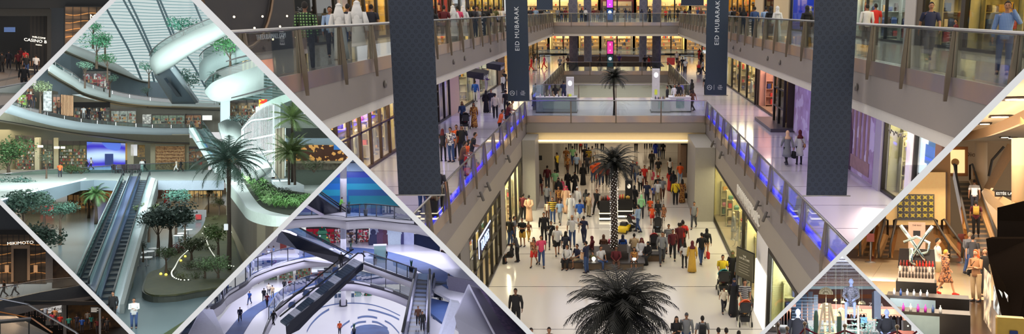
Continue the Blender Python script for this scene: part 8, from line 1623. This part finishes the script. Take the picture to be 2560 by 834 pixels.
S_('trim',ribbon([(-20,756,800,84),(100,730,772,88),(240,706,745,92)],.5,1),mat((84,90,98),.5),'grey edge below the beige walkway');panel('black_band',60,300,752,762,86,mat((12,12,13)),'black band above the lower shops','band')
S_('wall',ribbon([(-20,740,850,126),(400,740,850,126)],.3,1),mat((34,28,24),.7),'dark wall of the lower shops');S_('floor',MB().box(-60,60,40,130,-.3,0),mat((50,42,36),.3),'dark lower floor')
panel('pale_board',114,158,752,812,116,mat((150,146,142)),'pale panel behind the round lettered sign','panel');t=thing('lit_sign','white lit sign with dark edge on the pale panel','sign');ribbon([(120,763,782,115),(154,761,780,115)],.2,1).build('box',mat((235,230,225),emit=.5),t);text('lettering','Chloé',.62,mat((30,26,26)),A(137,772,114.6),(1,0,0),(0,0,1),t,.02)
panel('pale_post',158,166,748,834,115,mat((140,138,136)),'pale post right of the lit sign','post');panel('gold_shop',170,330,752,834,122,G_((90,62,34),(40,30,22),.5,.1,.2),'gold lit shop of the lower dark mall','shop');panel('menu_screen',226,248,766,782,114,mat((50,46,44),emit=.2),'dark menu board with pale lines','board');panel('white_pole',248,252,770,850,76,mat((190,180,168)),'slim pale pole near the partition','pole')
for i in range(4):panel('menu_line',228,246-(i%2)*4,769+i*3,770+i*3,113.6,mat((210,205,195),emit=.6),'pale line on the dark menu board','line')
quad('escalator_flank',[(-20,790,70),(40,790,74),(150,850,66),(-20,860,60)],mat((18,26,28),.2),'dark escalator side with crowd above','escalator');T_('handrail',MB().tube([A(-20,742,76),A(70,760,76),A(190,830,70),A(210,850,68)],.07,6),STEEL,'slanting steel handrail of the dark escalator','handrail');T_('brass_rail',MB().tube([A(-20,775,70),A(80,795,68),A(130,830,64)],.05,6),mat((180,110,50),.3,.6),'brass coloured rail at the bottom left','handrail')
t=thing('black_canopy','small black square canopy on thin posts, bottom left corner','canopy',A(36,800,60));MB().cbox((0,0,0),(1.6,1.6,.12),.01).build('roof',BLK,t);[MB().box(x-.03,x+.03,y-.03,y+.03,-1.8,0).build('post',BLK,t)for x in(-.7,.7)for y in(-.7,.7)]
for x,y,z,c,b in((10,742,5.75,'black','black'),(38,738,5.75,'lightblue','dark')):person(x,y,c,b,'long' if x>20 else 'short','woman' if x>20 else 'man',garb=TS,z=z,hands=False,where='on the beige walkway of the dark mall',pose='walk',rz=90,h=1.75)
for x,y,D,c in((37,788,72,'maroon'),(50,784,73,'orange'),(66,788,72,'white'),(80,790,72,'dark'),(95,792,72,'darkgrey'),(105,794,71,'white'),(112,802,71,'lightblue'),(130,818,70,'pink'),(137,808,71,'tan'),(150,824,70,'red'),(172,826,74,'teal'),(192,822,74,'navy'),(205,830,72,'blue'),(219,812,76,'grey'),(228,822,74,'teal'),(244,832,72,'maroon'),(258,826,74,'black'),(268,830,73,'darkgrey')):q=A(x,y,D*1.36);person(0,0,c,'dark',rr.choice(['short','long']),loc=q,z=q.z,hands=False,garb=TS,rz=rr.choice([0,40,180]),where='in the dark lower crowd',h=1.5)
# ================================================================== every hall ends at the white partitions
bpy.context.view_layer.update()
CI=CM.inverted()
def clip_all():
    for o in[x for x in bpy.data.objects if x.type=='MESH']:
        r=o
        while r.parent:r=r.parent
        pn=r.get('_p')
        if pn is None or o.name.startswith('trim_')and o.get('kind')=='structure' and '_clip' not in o and o.name in('trim_%d'%i for i in range(1,9)):continue
        L=LIMITS.get(pn)
        if not L:continue
        T=CI@o.matrix_world;bb=[T@Vector(c)for c in o.bound_box];cut=[];dead=False
        lims=[(a*F,-b*F,-(a*CX+b*CY-c))for a,b,c in L]+[(0,0,-1,9.5)]
        for l in lims:
            n=Vector(l[:3]);off=l[3]if len(l)>3 else 0
            d=[n.dot(q)-off for q in bb]
            if max(d)<=0:dead=True;break
            if min(d)<0:cut.append((n,off))
        if not dead:
            for n,off in((Vector((F,0,-(CX+140))),0),(Vector((-F,0,(CX-2560-140))),0),(Vector((0,F,-(834+140-CY))),0)):
                if max(n.dot(q)for q in bb)<=0 and o.parent is not None:dead=True
                if max(n.dot(q)for q in bb)<=0 and r is o and o.get('kind')!='structure':dead=True
        if dead:bpy.data.objects.remove(o);continue
        if cut:
            bm=bmesh.new();bm.from_mesh(o.data);Ti=T.inverted()
            for n,off in cut:
                n2=T.to_3x3().transposed()@n;co=Ti@(n.normalized()*(off/n.length))
                bmesh.ops.bisect_plane(bm,geom=bm.verts[:]+bm.edges[:]+bm.faces[:],plane_co=co,plane_no=n2.normalized(),clear_inner=True)
            if not bm.faces:bm.free();bpy.data.objects.remove(o);continue
            if o.data.users>1:
                ms=[(s.link,s.material)for s in o.material_slots];me=o.data.copy();o.data=me
                for s,(lk,m)in zip(o.material_slots,ms):s.link=lk;s.material=m
            bm.to_mesh(o.data);bm.free();o.data.update()
    for k in range(3):
        for o in[x for x in bpy.data.objects if x.type=='EMPTY' and not x.children]:bpy.data.objects.remove(o)
clip_all()
live=set(bpy.data.objects.keys());keep=[]
for e in PEOPLE:
    try:
        if e[0].name in live:keep.append(e)
    except ReferenceError:pass
PEOPLE[:]=keep
unique_labels()
